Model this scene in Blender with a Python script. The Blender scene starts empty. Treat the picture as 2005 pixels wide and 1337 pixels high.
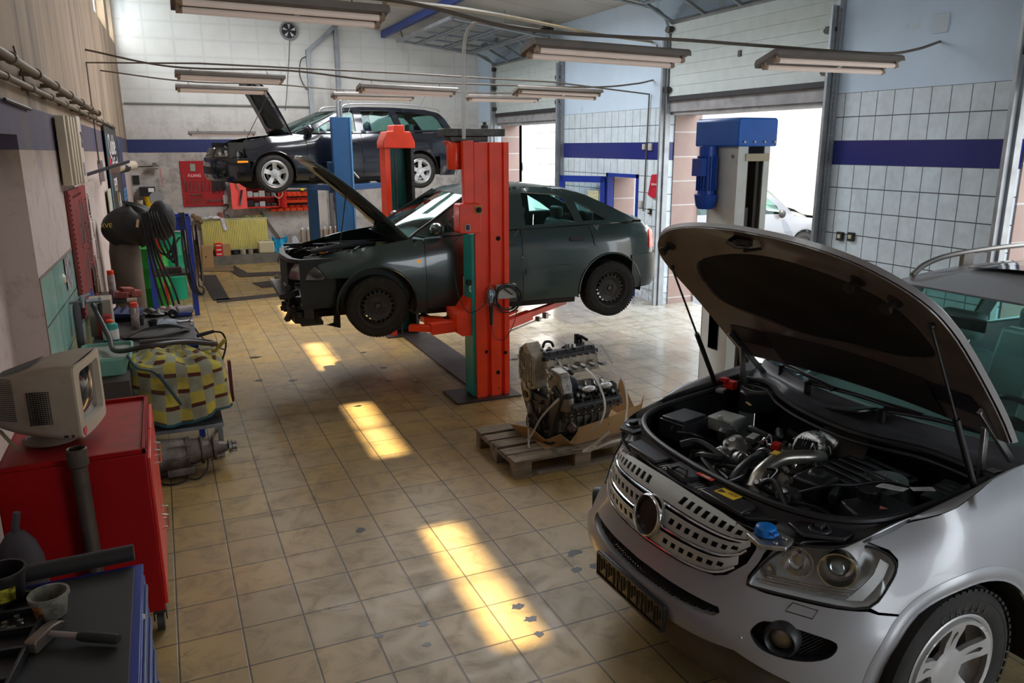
import bpy, bmesh, math, random
from mathutils import Vector, Matrix, Euler
from mathutils.geometry import delaunay_2d_cdt
random.seed(7)
PI = math.pi
SC = bpy.context.scene
COL = SC.collection

# ---------- camera ----------
cam = bpy.data.cameras.new('camera'); cam.sensor_width = 36.0; cam.lens = 1529.65 / 2005 * 36.0
cam.clip_start = 0.05; cam.clip_end = 200
camo = bpy.data.objects.new('camera', cam); COL.objects.link(camo)
_r = Vector((.91445221, -.40467468, -.0039438)); _d = Vector((-.10196295, -.22095524, -.96993935)); _f = Vector((.3916385, .8873653, -.24331484))
_m = Matrix((( _r.x, -_d.x, -_f.x, 0), (_r.y, -_d.y, -_f.y, 0), (_r.z, -_d.z, -_f.z, 0), (0, 0, 0, 1)))
camo.matrix_world = Matrix.Translation((0, 0, 2.5)) @ _m
SC.camera = camo

# ---------- world, sun, exposure ----------
W = bpy.data.worlds.new('sky'); SC.world = W; W.use_nodes = True
wn = W.node_tree.nodes; wl = W.node_tree.links
wbg = wn['Background']; wbg.inputs[0].default_value = (.86, .93, 1.0, 1); wbg.inputs[1].default_value = 3.0
sun = bpy.data.lights.new('sun', 'SUN'); sun.energy = 13; sun.angle = .03; sun.color = (1, .83, .6)
suno = bpy.data.objects.new('sun', sun); COL.objects.link(suno)
suno.rotation_euler = Vector((2.4, -.03, -4.8)).to_track_quat('-Z', 'Y').to_euler()
def portal(name, loc, rot, sx, sy):
    l = bpy.data.lights.new(name, 'AREA'); l.shape = 'RECTANGLE'; l.size = sx; l.size_y = sy; l.cycles.is_portal = True
    o = bpy.data.objects.new(name, l); COL.objects.link(o); o.location = loc; o.rotation_euler = rot
for _y0, _y1 in ((1.6, 4.85), (7.1, 10.35), (13.85, 17.1)):
    portal('door_portal', (7.4, (_y0+_y1)/2, 1.55), (0, PI/2, 0), 3.1, _y1-_y0)
SC.view_settings.view_transform = 'Standard'; SC.view_settings.look = 'None'
SC.view_settings.gamma = 1; SC.view_settings.use_curve_mapping = False
SC.view_settings.exposure = 1.25
SC.cycles.max_bounces = 8; SC.cycles.diffuse_bounces = 5; SC.cycles.glossy_bounces = 4; SC.cycles.transmission_bounces = 6; SC.cycles.transparent_max_bounces = 12
SC.cycles.caustics_reflective = False; SC.cycles.caustics_refractive = False; SC.cycles.use_denoising = True
SC.cycles.sample_clamp_indirect = 6

# ================= helpers =================
def tag(o, label=None, cat=None, group=None, kind=None):
    if label: o['label'] = label
    if cat: o['category'] = cat
    if group: o['group'] = group
    if kind: o['kind'] = kind
    return o
def empty(name, loc=(0, 0, 0), rz=0.0, label=None, cat=None, group=None):
    o = bpy.data.objects.new(name, None); o.empty_display_size = .1; COL.objects.link(o)
    o.location = loc; o.rotation_euler = (0, 0, rz); return tag(o, label, cat, group)
def copy_tree(o, parent=None):
    c = o.copy(); COL.objects.link(c)
    if parent: c.parent = parent
    for ch in list(o.children): copy_tree(ch, c)
    return c
MATS = {}
def mat(name, col, rough=.5, metal=0.0, var=0.0, vscale=6, bump=0.0, bscale=30, dirt=0.0, dcol=(.03, .025, .02), dscale=3, coat=0.0, trans=0.0, ior=1.45, alpha=1.0, spec=None, emit=None, stretch=(1, 1, 1)):
    if name in MATS: return MATS[name]
    m = bpy.data.materials.new(name); m.use_nodes = True; nt = m.node_tree; N = nt.nodes; L = nt.links
    b = N['Principled BSDF']; b.inputs['Base Color'].default_value = (*col, 1)
    b.inputs['Roughness'].default_value = rough; b.inputs['Metallic'].default_value = metal
    b.inputs['Coat Weight'].default_value = coat; b.inputs['Coat Roughness'].default_value = .05
    b.inputs['Transmission Weight'].default_value = trans; b.inputs['IOR'].default_value = ior; b.inputs['Alpha'].default_value = alpha
    if spec is not None: b.inputs['Specular IOR Level'].default_value = spec
    if emit: b.inputs['Emission Color'].default_value = (*emit[:3], 1); b.inputs['Emission Strength'].default_value = emit[3]
    if var or dirt or bump:
        tc = N.new('ShaderNodeTexCoord'); mp = N.new('ShaderNodeMapping'); mp.inputs['Scale'].default_value = stretch
        L.new(tc.outputs['Object'], mp.inputs[0])
        out = None
        if var:
            n = N.new('ShaderNodeTexNoise'); n.inputs['Scale'].default_value = vscale; n.inputs['Detail'].default_value = 5
            L.new(mp.outputs[0], n.inputs['Vector'])
            r = N.new('ShaderNodeMapRange'); r.inputs['From Min'].default_value = .3; r.inputs['From Max'].default_value = .7
            r.inputs['To Min'].default_value = 1-var; r.inputs['To Max'].default_value = 1+var*.6; L.new(n.outputs[0], r.inputs[0])
            v = N.new('ShaderNodeVectorMath'); v.operation = 'SCALE'; v.inputs[0].default_value = col; L.new(r.outputs[0], v.inputs['Scale'])
            out = v.outputs[0]
        if dirt:
            n = N.new('ShaderNodeTexNoise'); n.inputs['Scale'].default_value = dscale; n.inputs['Detail'].default_value = 8; n.inputs['Roughness'].default_value = .65
            L.new(mp.outputs[0], n.inputs['Vector'])
            r = N.new('ShaderNodeMapRange'); r.inputs['From Min'].default_value = .66-.3*dirt; r.inputs['From Max'].default_value = .78-.1*dirt; r.inputs['To Max'].default_value = min(1, dirt*1.3)
            L.new(n.outputs[0], r.inputs[0])
            x = N.new('ShaderNodeMix'); x.data_type = 'RGBA'; L.new(r.outputs[0], x.inputs[0])
            if out: L.new(out, x.inputs[6])
            else: x.inputs[6].default_value = (*col, 1)
            x.inputs[7].default_value = (*dcol, 1); out = x.outputs[2]
        if out: L.new(out, b.inputs['Base Color'])
        if bump:
            n = N.new('ShaderNodeTexNoise'); n.inputs['Scale'].default_value = bscale; n.inputs['Detail'].default_value = 4
            L.new(mp.outputs[0], n.inputs['Vector'])
            bp = N.new('ShaderNodeBump'); bp.inputs['Strength'].default_value = bump; bp.inputs['Distance'].default_value = .01
            L.new(n.outputs[0], bp.inputs['Height']); L.new(bp.outputs[0], b.inputs['Normal'])
    MATS[name] = m; return m
def glass(name, tint=(.85, .93, .92), rough=0.0, mixf=.06, alpha=None):
    """thin pane: tinted see-through mixed with a mirror-like reflection by Fresnel"""
    if name in MATS: return MATS[name]
    m = bpy.data.materials.new(name); m.use_nodes = True; N = m.node_tree.nodes; L = m.node_tree.links
    N.remove(N['Principled BSDF']); out = N['Material Output']
    t = N.new('ShaderNodeBsdfTransparent'); t.inputs[0].default_value = (*tint, 1)
    g = N.new('ShaderNodeBsdfGlossy'); g.inputs['Roughness'].default_value = rough; g.inputs[0].default_value = (.6, .62, .62, 1)
    f = N.new('ShaderNodeLayerWeight'); f.inputs[0].default_value = .5
    pw = N.new('ShaderNodeMath'); pw.operation = 'POWER'; pw.inputs[1].default_value = 4; L.new(f.outputs[1], pw.inputs[0])
    a = N.new('ShaderNodeMath'); a.operation = 'MULTIPLY_ADD'; a.inputs[1].default_value = .5; a.inputs[2].default_value = mixf; a.use_clamp = True; L.new(pw.outputs[0], a.inputs[0])
    x = N.new('ShaderNodeMixShader'); L.new(a.outputs[0], x.inputs[0]); L.new(t.outputs[0], x.inputs[1]); L.new(g.outputs[0], x.inputs[2]); L.new(x.outputs[0], out.inputs[0])
    MATS[name] = m; return m

class MB:
    """collects shapes and links them as one mesh"""
    def __init__(s): s.v = []; s.f = []; s.m = []; s.mi = 0; s.M = None
    def _add(s, vs, fs):
        o = len(s.v)
        if s.M is not None: vs = [tuple(s.M @ Vector(v)) for v in vs]
        s.v += [tuple(v) for v in vs]; s.f += [tuple(i+o for i in f) for f in fs]; s.m += [s.mi]*len(fs); return s
    def mesh(s, vs, fs): return s._add(vs, fs)
    def box(s, c, d, rz=0.0, ry=0.0, rx=0.0):
        h = [x/2 for x in d]; E = Euler((rx, ry, rz)).to_matrix(); c = Vector(c)
        vs = [c + E @ Vector((sx*h[0], sy*h[1], sz*h[2])) for sx in (-1, 1) for sy in (-1, 1) for sz in (-1, 1)]
        return s._add(vs, [(0, 1, 3, 2), (4, 6, 7, 5), (0, 4, 5, 1), (2, 3, 7, 6), (0, 2, 6, 4), (1, 5, 7, 3)])
    def bb(s, x0, x1, y0, y1, z0, z1): return s.box(((x0+x1)/2, (y0+y1)/2, (z0+z1)/2), (x1-x0, y1-y0, z1-z0))
    def bar(s, a, b, w, h, up=(0, 0, 1)):
        a = Vector(a); b = Vector(b); t = (b-a).normalized(); u = Vector(up)
        if abs(t.dot(u)) > .98: u = Vector((1, 0, 0))
        n = t.cross(u).normalized(); u = n.cross(t)
        vs = [p + n*sx*w/2 + u*sy*h/2 for p in (a, b) for sx, sy in ((-1, -1), (1, -1), (1, 1), (-1, 1))]
        return s._add(vs, [(3, 2, 1, 0), (4, 5, 6, 7), (0, 1, 5, 4), (1, 2, 6, 5), (2, 3, 7, 6), (3, 0, 4, 7)])
    def tube(s, path, r, n=8, closed=False, caps=True, rf=None):
        P = [Vector(p) for p in path]; N = len(P); vs = []; prev = None
        for i, p in enumerate(P):
            if closed: t = P[(i+1) % N]-P[i-1]
            else: t = P[min(i+1, N-1)]-P[max(i-1, 0)]
            t = t.normalized() if t.length > 1e-9 else Vector((0, 0, 1))
            if prev is None:
                u = Vector((0, 0, 1)) if abs(t.z) < .9 else Vector((1, 0, 0))
            else: u = prev
            a = t.cross(u)
            if a.length < 1e-6: a = t.cross(Vector((.3, .7, .2)))
            a.normalize(); u = a.cross(t).normalized(); prev = u
            rr = rf(i/(N-1)) if rf else r
            for k in range(n): vs.append(p + (a*math.cos(2*PI*k/n) + u*math.sin(2*PI*k/n))*rr)
        fs = []
        for i in range(N if closed else N-1):
            j = (i+1) % N
            for k in range(n): fs.append((i*n+k, i*n+(k+1) % n, j*n+(k+1) % n, j*n+k))
        if caps and not closed: fs += [tuple(range(n))[::-1], tuple((N-1)*n+k for k in range(n))]
        return s._add(vs, fs)
    def cyl(s, a, b, r, r2=None, n=20):
        r2 = r if r2 is None else r2
        return s.tube([a, b], r, n, rf=lambda t: r+(r2-r)*t)
    def lathe(s, prof, c=(0, 0, 0), axis=(0, 0, 1), n=24, arc=2*PI):
        """prof: [(radius, height)...] about axis from c"""
        c = Vector(c); w = Vector(axis).normalized(); u = w.cross(Vector((0, 0, 1)))
        if u.length < 1e-4: u = Vector((1, 0, 0))
        u.normalize(); v = w.cross(u); vs = []; full = abs(arc-2*PI) < 1e-6; m = n if full else n+1
        for (r, h) in prof:
            for k in range(m):
                a = arc*k/n; vs.append(c + w*h + (u*math.cos(a)+v*math.sin(a))*r)
        fs = []
        for i in range(len(prof)-1):
            for k in range(n):
                k2 = (k+1) % m; fs.append((i*m+k, i*m+k2, (i+1)*m+k2, (i+1)*m+k))
        return s._add(vs, fs)
    def prism(s, poly, fn0, fn1):
        """poly of 2D points, fn0/fn1 map (a,b) to the two end faces"""
        n = len(poly); vs = [fn0(*p) for p in poly] + [fn1(*p) for p in poly]
        return s._add(vs, [tuple(range(n))[::-1], tuple(range(n, 2*n))] + [(i, (i+1) % n, n+(i+1) % n, n+i) for i in range(n)])
    def ext(s, poly, axis, a, b):
        """extrude 2D poly along an axis: 'x' poly=(y,z), 'y' poly=(x,z), 'z' poly=(x,y)"""
        F = {'x': lambda t: (lambda p, q: (t, p, q)), 'y': lambda t: (lambda p, q: (p, t, q)), 'z': lambda t: (lambda p, q: (p, q, t))}[axis]
        return s.prism(poly, F(a), F(b))
    def grid(s, fn, nu, nv, wrap=False):
        vs = [fn(i/nu, j/nv) for i in range(nu+1) for j in range(nv+1)]
        return s._add(vs, [(i*(nv+1)+j, (i+1)*(nv+1)+j, (i+1)*(nv+1)+j+1, i*(nv+1)+j+1) for i in range(nu) for j in range(nv)])
    def sphere(s, c, r, n=12, sc=(1, 1, 1)):
        m = n//2+1
        return s.lathe([(r*math.sin(PI*i/(m)), -r*math.cos(PI*i/m)) for i in range(m+1)], c, (0, 0, 1), n) if sc == (1, 1, 1) else s._ell(c, r, n, sc)
    def _ell(s, c, r, n=12, sc=(1, 1, 1)):
        m = n//2+1; vs = []
        for i in range(m+1):
            for k in range(n):
                a = PI*i/m; b = 2*PI*k/n
                vs.append((c[0]+r*sc[0]*math.sin(a)*math.cos(b), c[1]+r*sc[1]*math.sin(a)*math.sin(b), c[2]-r*sc[2]*math.cos(a)))
        return s._add(vs, [(i*n+k, i*n+(k+1) % n, (i+1)*n+(k+1) % n, (i+1)*n+k) for i in range(m) for k in range(n)])
    def use(s, i): s.mi = i; return s
    def build(s, name, mats, parent=None, bevel=0.0, solid=0.0, smooth=40, seg=2, sub=0, off=-1):
        me = bpy.data.meshes.new(name); me.from_pydata(s.v, [], s.f)
        if not isinstance(mats, (list, tuple)): mats = [mats]
        for m in mats: me.materials.append(m)
        if len(mats) > 1: me.polygons.foreach_set('material_index', s.m)
        me.validate()
        bm = bmesh.new(); bm.from_mesh(me); bmesh.ops.remove_doubles(bm, verts=bm.verts, dist=1e-5)
        bmesh.ops.recalc_face_normals(bm, faces=bm.faces) if not solid else None
        if smooth:
            an = math.radians(smooth)
            for f in bm.faces: f.smooth = True
            for e in bm.edges:
                if (len(e.link_faces) == 2 and e.calc_face_angle(0) > an) or (solid and len(e.link_faces) == 1): e.smooth = False
        bm.to_mesh(me); bm.free()
        o = bpy.data.objects.new(name, me); COL.objects.link(o)
        if parent: o.parent = parent
        if solid:
            md = o.modifiers.new('solid', 'SOLIDIFY'); md.thickness = solid; md.offset = off
        if bevel:
            md = o.modifiers.new('bevel', 'BEVEL'); md.width = bevel; md.segments = seg; md.limit_method = 'ANGLE'; md.angle_limit = math.radians(40); md.harden_normals = False
        if sub:
            md = o.modifiers.new('sub', 'SUBSURF'); md.levels = sub; md.render_levels = sub
        return o
def inpoly(x, y, P):
    c = False; n = len(P)
    for i in range(n):
        x1, y1 = P[i]; x2, y2 = P[i-1]
        if (y1 > y) != (y2 > y) and x < (x2-x1)*(y-y1)/(y2-y1)+x1: c = not c
    return c
def dens(P, step, closed=True):
    out = []; n = len(P)
    for i in range(n if closed else n-1):
        a = P[i]; b = P[(i+1) % n]; d = math.hypot(b[0]-a[0], b[1]-a[1]); k = max(1, int(math.ceil(d/step)))
        out += [(a[0]+(b[0]-a[0])*j/k, a[1]+(b[1]-a[1])*j/k) for j in range(k)]
    if not closed: out.append(P[-1])
    return out
def cdt(outer, holes=(), step=.05):
    """fill a 2D outline with holes; returns points and triangles"""
    loops = [dens(outer, step)] + [dens(h, step) for h in holes]
    pts = []; edges = []
    for lp in loops:
        o = len(pts); pts += lp; edges += [(o+i, o+(i+1) % len(lp)) for i in range(len(lp))]
    bnd = list(pts)
    xs = [p[0] for p in outer]; ys = [p[1] for p in outer]
    nx = int((max(xs)-min(xs))/step); ny = int((max(ys)-min(ys))/step)
    x0 = min(xs); y0 = min(ys); m2 = (step*.55)**2
    hsh = {}
    for p in bnd: hsh.setdefault((int(p[0]//step), int(p[1]//step)), []).append(p)
    for i in range(nx+1):
        for j in range(ny+1):
            x = x0+(i+.5)*step; y = y0+(j+.5)*step
            if not inpoly(x, y, loops[0]) or any(inpoly(x, y, h) for h in loops[1:]): continue
            ok = True; ci, cj = int(x//step), int(y//step)
            for a in (-1, 0, 1):
                for b in (-1, 0, 1):
                    for p in hsh.get((ci+a, cj+b), ()):
                        if (p[0]-x)**2+(p[1]-y)**2 < m2: ok = False
            if ok: pts.append((x, y))
    r = delaunay_2d_cdt([Vector(p) for p in pts], edges, [], 0, 1e-6)
    V = [(v.x, v.y) for v in r[0]]; F = []
    for t in r[2]:
        cx = sum(V[i][0] for i in t)/3; cy = sum(V[i][1] for i in t)/3
        if inpoly(cx, cy, loops[0]) and not any(inpoly(cx, cy, h) for h in loops[1:]): F.append(tuple(t))
    return V, F
def panel(name, outer, fn, m, parent=None, holes=(), step=.05, solid=.003, bevel=0, off=-1, smooth=60):
    V, F = cdt(outer, holes, step); b = MB(); b.mesh([fn(*p) for p in V], F)
    return b.build(name, m, parent, solid=solid, bevel=bevel, off=off, smooth=smooth)
def arc2(cx, cy, r, a0, a1, n=12, ry=None):
    ry = ry or r
    return [(cx+r*math.cos(math.radians(a0+(a1-a0)*i/n)), cy+ry*math.sin(math.radians(a0+(a1-a0)*i/n))) for i in range(n+1)]
def circ(cx, cy, r, n=24, ry=None): return arc2(cx, cy, r, 0, 360, n, ry)[:-1]
def rrect(x0, x1, y0, y1, r, n=4):
    return arc2(x1-r, y1-r, r, 0, 90, n)+arc2(x0+r, y1-r, r, 90, 180, n)+arc2(x0+r, y0+r, r, 180, 270, n)+arc2(x1-r, y0+r, r, 270, 360, n)
def text(name, body, size, m, parent, loc, rot, depth=.0008, align='CENTER', sx=1.0):
    c = bpy.data.curves.new(name, 'FONT'); c.body = body; c.size = size; c.extrude = depth; c.align_x = align; c.align_y = 'CENTER'
    c.materials.append(m); o = bpy.data.objects.new(name, c); dg = None
    COL.objects.link(o); o.location = (0, 0, 0); bpy.context.view_layer.update()
    me = bpy.data.meshes.new_from_object(o); bpy.data.objects.remove(o)
    o = bpy.data.objects.new(name, me); COL.objects.link(o); o.parent = parent; o.location = loc; o.rotation_euler = rot; o.scale = (sx, 1, 1); return o
# common materials
ORD = ['leftmost', 'second from the left', 'third from the left', 'fourth from the left', 'fifth from the left', 'sixth from the left', 'seventh from the left', 'eighth from the left', 'rightmost']
M_black = mat('black plastic', (.012, .012, .014), .45, bump=.1, bscale=80)
M_rub = mat('rubber', (.018, .017, .016), .75, var=.3, dirt=.2, dcol=(.06, .05, .04))
M_steel = mat('bare steel', (.35, .34, .33), .35, 1, var=.3, dirt=.3, dcol=(.08, .06, .05))
M_dsteel = mat('dark steel', (.08, .075, .07), .5, .8, var=.4, vscale=12)
M_galv = mat('galvanised steel', (.32, .34, .36), .45, .7, var=.2, dirt=.25, dcol=(.12, .11, .10))
M_chrome = mat('chrome', (.75, .76, .78), .12, 1)
M_white = mat('white paint', (.7, .7, .68), .4, var=.1, dirt=.25, dcol=(.3, .26, .2))
M_red = mat('lift red paint', (.88, .05, .008), .42, var=.12, dirt=.15, dcol=(.12, .03, .015), dscale=5, coat=.2)
M_blue = mat('blue paint', (.015, .04, .3), .4, var=.15, dirt=.2, dcol=(.02, .02, .05))
M_alu = mat('cast aluminium', (.42, .41, .40), .38, .85, var=.35, vscale=25, bump=.3, bscale=60, dirt=.3, dcol=(.05, .045, .04), dscale=8)

# ---------- car shell mathematics ----------
def crom(P, n=8, closed=False):
    """Catmull-Rom through points, n samples per span"""
    out = []; N = len(P); D = len(P[0])
    for i in range(N if closed else N - 1):
        if closed: a, b, c, d = P[(i-1) % N], P[i], P[(i+1) % N], P[(i+2) % N]
        else:
            b, c = P[i], P[i+1]
            a = P[i-1] if i > 0 else tuple(2*b[k]-c[k] for k in range(D))
            d = P[i+2] if i + 2 < N else tuple(2*c[k]-b[k] for k in range(D))
        for j in range(n):
            t = j / n; t2 = t*t; t3 = t2*t
            out.append(tuple(.5*((2*b[k]) + (-a[k]+c[k])*t + (2*a[k]-5*b[k]+4*c[k]-d[k])*t2 + (-a[k]+3*b[k]-3*c[k]+d[k])*t3) for k in range(D)))
    if not closed: out.append(tuple(P[-1]))
    return out
def pl(tab, x):
    """piecewise smooth lookup of [(x,v),...]"""
    if x <= tab[0][0]: return tab[0][1]
    if x >= tab[-1][0]: return tab[-1][1]
    for i in range(len(tab)-1):
        x0, v0 = tab[i]; x1, v1 = tab[i+1]
        if x <= x1:
            h = x1-x0; t = (x-x0)/h
            m = (v1-v0)/h
            ma = m if i == 0 else (m + (v0-tab[i-1][1])/(x0-tab[i-1][0]))/2
            mb = m if i+2 >= len(tab) else (m + (tab[i+2][1]-v1)/(tab[i+2][0]-x1))/2
            if i and m*(v0-tab[i-1][1]) <= 0: ma = 0
            if i+2 < len(tab) and m*(tab[i+2][1]-v1) <= 0: mb = 0
            t2 = t*t; t3 = t2*t
            return (2*t3-3*t2+1)*v0 + (t3-2*t2+t)*h*ma + (-2*t3+3*t2)*v1 + (t3-t2)*h*mb
class Shell:
    """half body: s runs along the plan outline from the nose centre round to the tail centre, z is height"""
    def __init__(self, plan, insets):
        Q = crom(plan, 12); self.Q = Q; self.S = [0.0]
        for a, b in zip(Q, Q[1:]): self.S.append(self.S[-1] + math.hypot(b[0]-a[0], b[1]-a[1]))
        self.L = self.S[-1]; self.ins = insets
    def at(self, s):
        s = min(max(s, 0), self.L-1e-6); lo, hi = 0, len(self.S)-1
        while hi-lo > 1:
            m = (lo+hi)//2
            if self.S[m] <= s: lo = m
            else: hi = m
        t = (s-self.S[lo])/(self.S[hi]-self.S[lo]); a, b = self.Q[lo], self.Q[hi]
        p = (a[0]+(b[0]-a[0])*t, a[1]+(b[1]-a[1])*t)
        a = self.Q[max(lo-1, 0)]; b = self.Q[min(hi+1, len(self.Q)-1)]
        if lo < 1: a = (self.Q[1][0], -self.Q[1][1])
        dx, dy = b[0]-a[0], b[1]-a[1]; l = math.hypot(dx, dy)
        return p, (dy/l, -dx/l)
    def inset(self, s, z):
        T = self.ins
        if s <= T[0][0]: return pl(T[0][1], z)
        for (s0, t0), (s1, t1) in zip(T, T[1:]):
            if s <= s1:
                u = (s-s0)/(s1-s0); u = u*u*(3-2*u)
                return pl(t0, z)*(1-u) + pl(t1, z)*u
        return pl(T[-1][1], z)
    def pt(self, s, z, side=1, off=0.0):
        p, n = self.at(abs(s)); i = self.inset(abs(s), z) - off
        sg = side if s >= 0 else -side
        return (p[0]-n[0]*i, sg*(p[1]-n[1]*i), z)
    def sx(self, x):
        """s where the outline reaches x on the flank"""
        for i in range(len(self.Q)-1):
            if self.Q[i][0] >= x >= self.Q[i+1][0]:
                t = (self.Q[i][0]-x)/max(1e-9, self.Q[i][0]-self.Q[i+1][0]); return self.S[i]+t*(self.S[i+1]-self.S[i])
        return self.L

# ================= the room =================
XR, YB = 7.2, 18.25
def LX(y): return -.95 + .023*y
def ROOF(x): return 5.65 - .122*(x+.5)
class NG:
    """small node-graph writer"""
    def __init__(s, name, rough=.6):
        s.m = bpy.data.materials.new(name); s.m.use_nodes = True; s.N = s.m.node_tree.nodes; s.L = s.m.node_tree.links
        s.b = s.N['Principled BSDF']; s.b.inputs['Roughness'].default_value = rough
        s.tc = s.N.new('ShaderNodeTexCoord'); s.sx = s.N.new('ShaderNodeSeparateXYZ'); s.L.new(s.tc.outputs['Object'], s.sx.inputs[0])
        s.x, s.y, s.z = s.sx.outputs
    def put(s, v, sock):
        if isinstance(v, (int, float)): sock.default_value = v
        elif isinstance(v, tuple): sock.default_value = (*v, 1) if len(v) == 3 else v
        else: s.L.new(v, sock)
    def op(s, o, *a, clamp=False):
        n = s.N.new('ShaderNodeMath'); n.operation = o; n.use_clamp = clamp
        for i, v in enumerate(a): s.put(v, n.inputs[i])
        return n.outputs[0]
    def mix(s, f, a, b):
        n = s.N.new('ShaderNodeMix'); n.data_type = 'RGBA'; s.put(f, n.inputs[0]); s.put(a, n.inputs[6]); s.put(b, n.inputs[7]); return n.outputs[2]
    def noise(s, scale, detail=4, st=(1, 1, 1), rough=.5, dist=0.0):
        mp = s.N.new('ShaderNodeMapping'); mp.inputs['Scale'].default_value = st; s.L.new(s.tc.outputs['Object'], mp.inputs[0])
        n = s.N.new('ShaderNodeTexNoise'); n.inputs['Scale'].default_value = scale; n.inputs['Detail'].default_value = detail; n.inputs['Roughness'].default_value = rough; n.inputs['Distortion'].default_value = dist
        s.L.new(mp.outputs[0], n.inputs['Vector']); return n.outputs[0]
    def rng(s, v, a, b, c=0.0, d=1.0):
        n = s.N.new('ShaderNodeMapRange'); s.put(v, n.inputs[0])
        for i, q in enumerate((a, b, c, d)): n.inputs[i+1].default_value = q
        return n.outputs[0]
    def line(s, v, off, per, w):
        """1 on grout lines"""
        f = s.op('FRACT', s.op('DIVIDE', s.op('SUBTRACT', v, off), per)); f = s.op('ABSOLUTE', s.op('SUBTRACT', f, .5))
        return s.rng(f, .5-w/per, .5-w/per*.5)
    def cell(s, u, v, o1, p1, o2, p2):
        c = s.N.new('ShaderNodeCombineXYZ')
        s.put(s.op('FLOOR', s.op('DIVIDE', s.op('SUBTRACT', u, o1), p1)), c.inputs[0]); s.put(s.op('FLOOR', s.op('DIVIDE', s.op('SUBTRACT', v, o2), p2)), c.inputs[1])
        w = s.N.new('ShaderNodeTexWhiteNoise'); s.L.new(c.outputs[0], w.inputs['Vector']); return w.outputs['Value']
    def bump(s, h, st=.3, dist=.01):
        b = s.N.new('ShaderNodeBump'); b.inputs['Strength'].default_value = st; b.inputs['Distance'].default_value = dist; s.put(h, b.inputs['Height']); s.L.new(b.outputs[0], s.b.inputs['Normal'])
    def out(s, col, rough=None):
        s.put(col, s.b.inputs['Base Color'])
        if rough is not None: s.put(rough, s.b.inputs['Roughness'])
        return s.m
def struct(o, **k): o['kind'] = 'structure'; return o

# floor tiles
g = NG('floor tiles')
lx = g.line(g.x, -.156, .31786, .006); ly = g.line(g.y, 4.6325, .34055, .006); ln = g.op('MAXIMUM', lx, ly)
cv = g.cell(g.x, g.y, -.156, .31786, 4.6325, .34055)
n1 = g.noise(.7, 6, rough=.6); n2 = g.noise(5, 8, rough=.7, dist=.6); n3 = g.noise(1.6, 5, (1, .45, 1)); n4 = g.noise(2.3, 9, (.6, 1.3, 1), .75, 1.2)
c = g.mix(g.rng(n3, .35, .68), (.43, .285, .095), (.33, .205, .065))
c = g.mix(g.rng(g.x, 2.6, 6.5), c, (.41, .40, .35))
c = g.mix(g.op('MULTIPLY', cv, .45), c, (.25, .20, .13))
c = g.mix(g.rng(n2, .48, .68, 0, .65), c, (.15, .105, .055))
c = g.mix(g.rng(n4, .62, .70, 0, .75), c, (.055, .045, .03))
c = g.mix(g.op('MULTIPLY', ln, .85), c, (.03, .025, .018))
wet = g.op('MULTIPLY', g.rng(n1, .42, .56), g.rng(g.x, 2.8, 4.4))
ro = g.op('SUBTRACT', g.rng(n2, .3, .7, .30, .55), g.op('MULTIPLY', wet, .27))
g.bump(g.op('SUBTRACT', g.op('MULTIPLY', n2, .25), g.op('MULTIPLY', ln, .6)), .35, .004)
M_floor = g.out(c, ro)
b = MB(); b.bb(-1.6, 7.75, -3, 18.6, -.12, 0)
floor = struct(b.build('floor', M_floor, smooth=0))
# ceiling
g = NG('ceiling boards', .7)
c = g.mix(g.rng(g.noise(.8, 5), .35, .7), (.60, .58, .54), (.45, .43, .39)); c = g.mix(g.line(g.y, 0, 1.2, .012), c, (.22, .2, .18))
M_ceil = g.out(c)
b = MB(); b.mesh([(-1.12, -3, ROOF(-1.12)), (7.6, -3, ROOF(7.6)), (7.6, 18.6, ROOF(7.6)), (-1.12, 18.6, ROOF(-1.12)), (-1.12, -3, ROOF(-1.12)+.15), (7.6, -3, ROOF(7.6)+.15), (7.6, 18.6, ROOF(7.6)+.15), (-1.12, 18.6, ROOF(-1.12)+.15)], [(0, 1, 2, 3), (7, 6, 5, 4), (0, 4, 5, 1), (1, 5, 6, 2), (2, 6, 7, 3), (3, 7, 4, 0)])
ceil_o = struct(b.build('ceiling', M_ceil, smooth=0))
for _i, (_x0, _x1, _y0, _y1) in enumerate(((1.9, 3.2, 11.5, 15.6), (3.5, 4.8, 8.0, 12.5))):  # two glowing panels added under the unseen ceiling for fill light
    _w = empty('window_%d' % (7+_i), ((_x0+_x1)/2, (_y0+_y1)/2, ROOF((_x0+_x1)/2)-.03)); _w['kind'] = 'structure'; _w.rotation_euler = (0, .1214, 0)  # holds an added fill panel, no real window here
    b = MB(); b.box((0, 0, 0), (_x1-_x0, _y1-_y0, .02)); b.build('fill_light_panel', mat('added fill light', (.8, .8, .8), .6, emit=(.95, .97, 1, 6.3)), _w)
    b = MB()
    for _k in range(4): b.box((0, -(_y1-_y0)/2+(_y1-_y0)*_k/3, -.02), (_x1-_x0, .05, .05))
    b.build('fill_light_bar', M_galv, _w)
b = MB(); b.bar((4.92, -3, ROOF(4.92)-.07), (4.92, YB, ROOF(4.92)-.07), .10, .13)
o = struct(b.build('trim_1', mat('beam blue', (.012, .04, .22), .4)))
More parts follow.
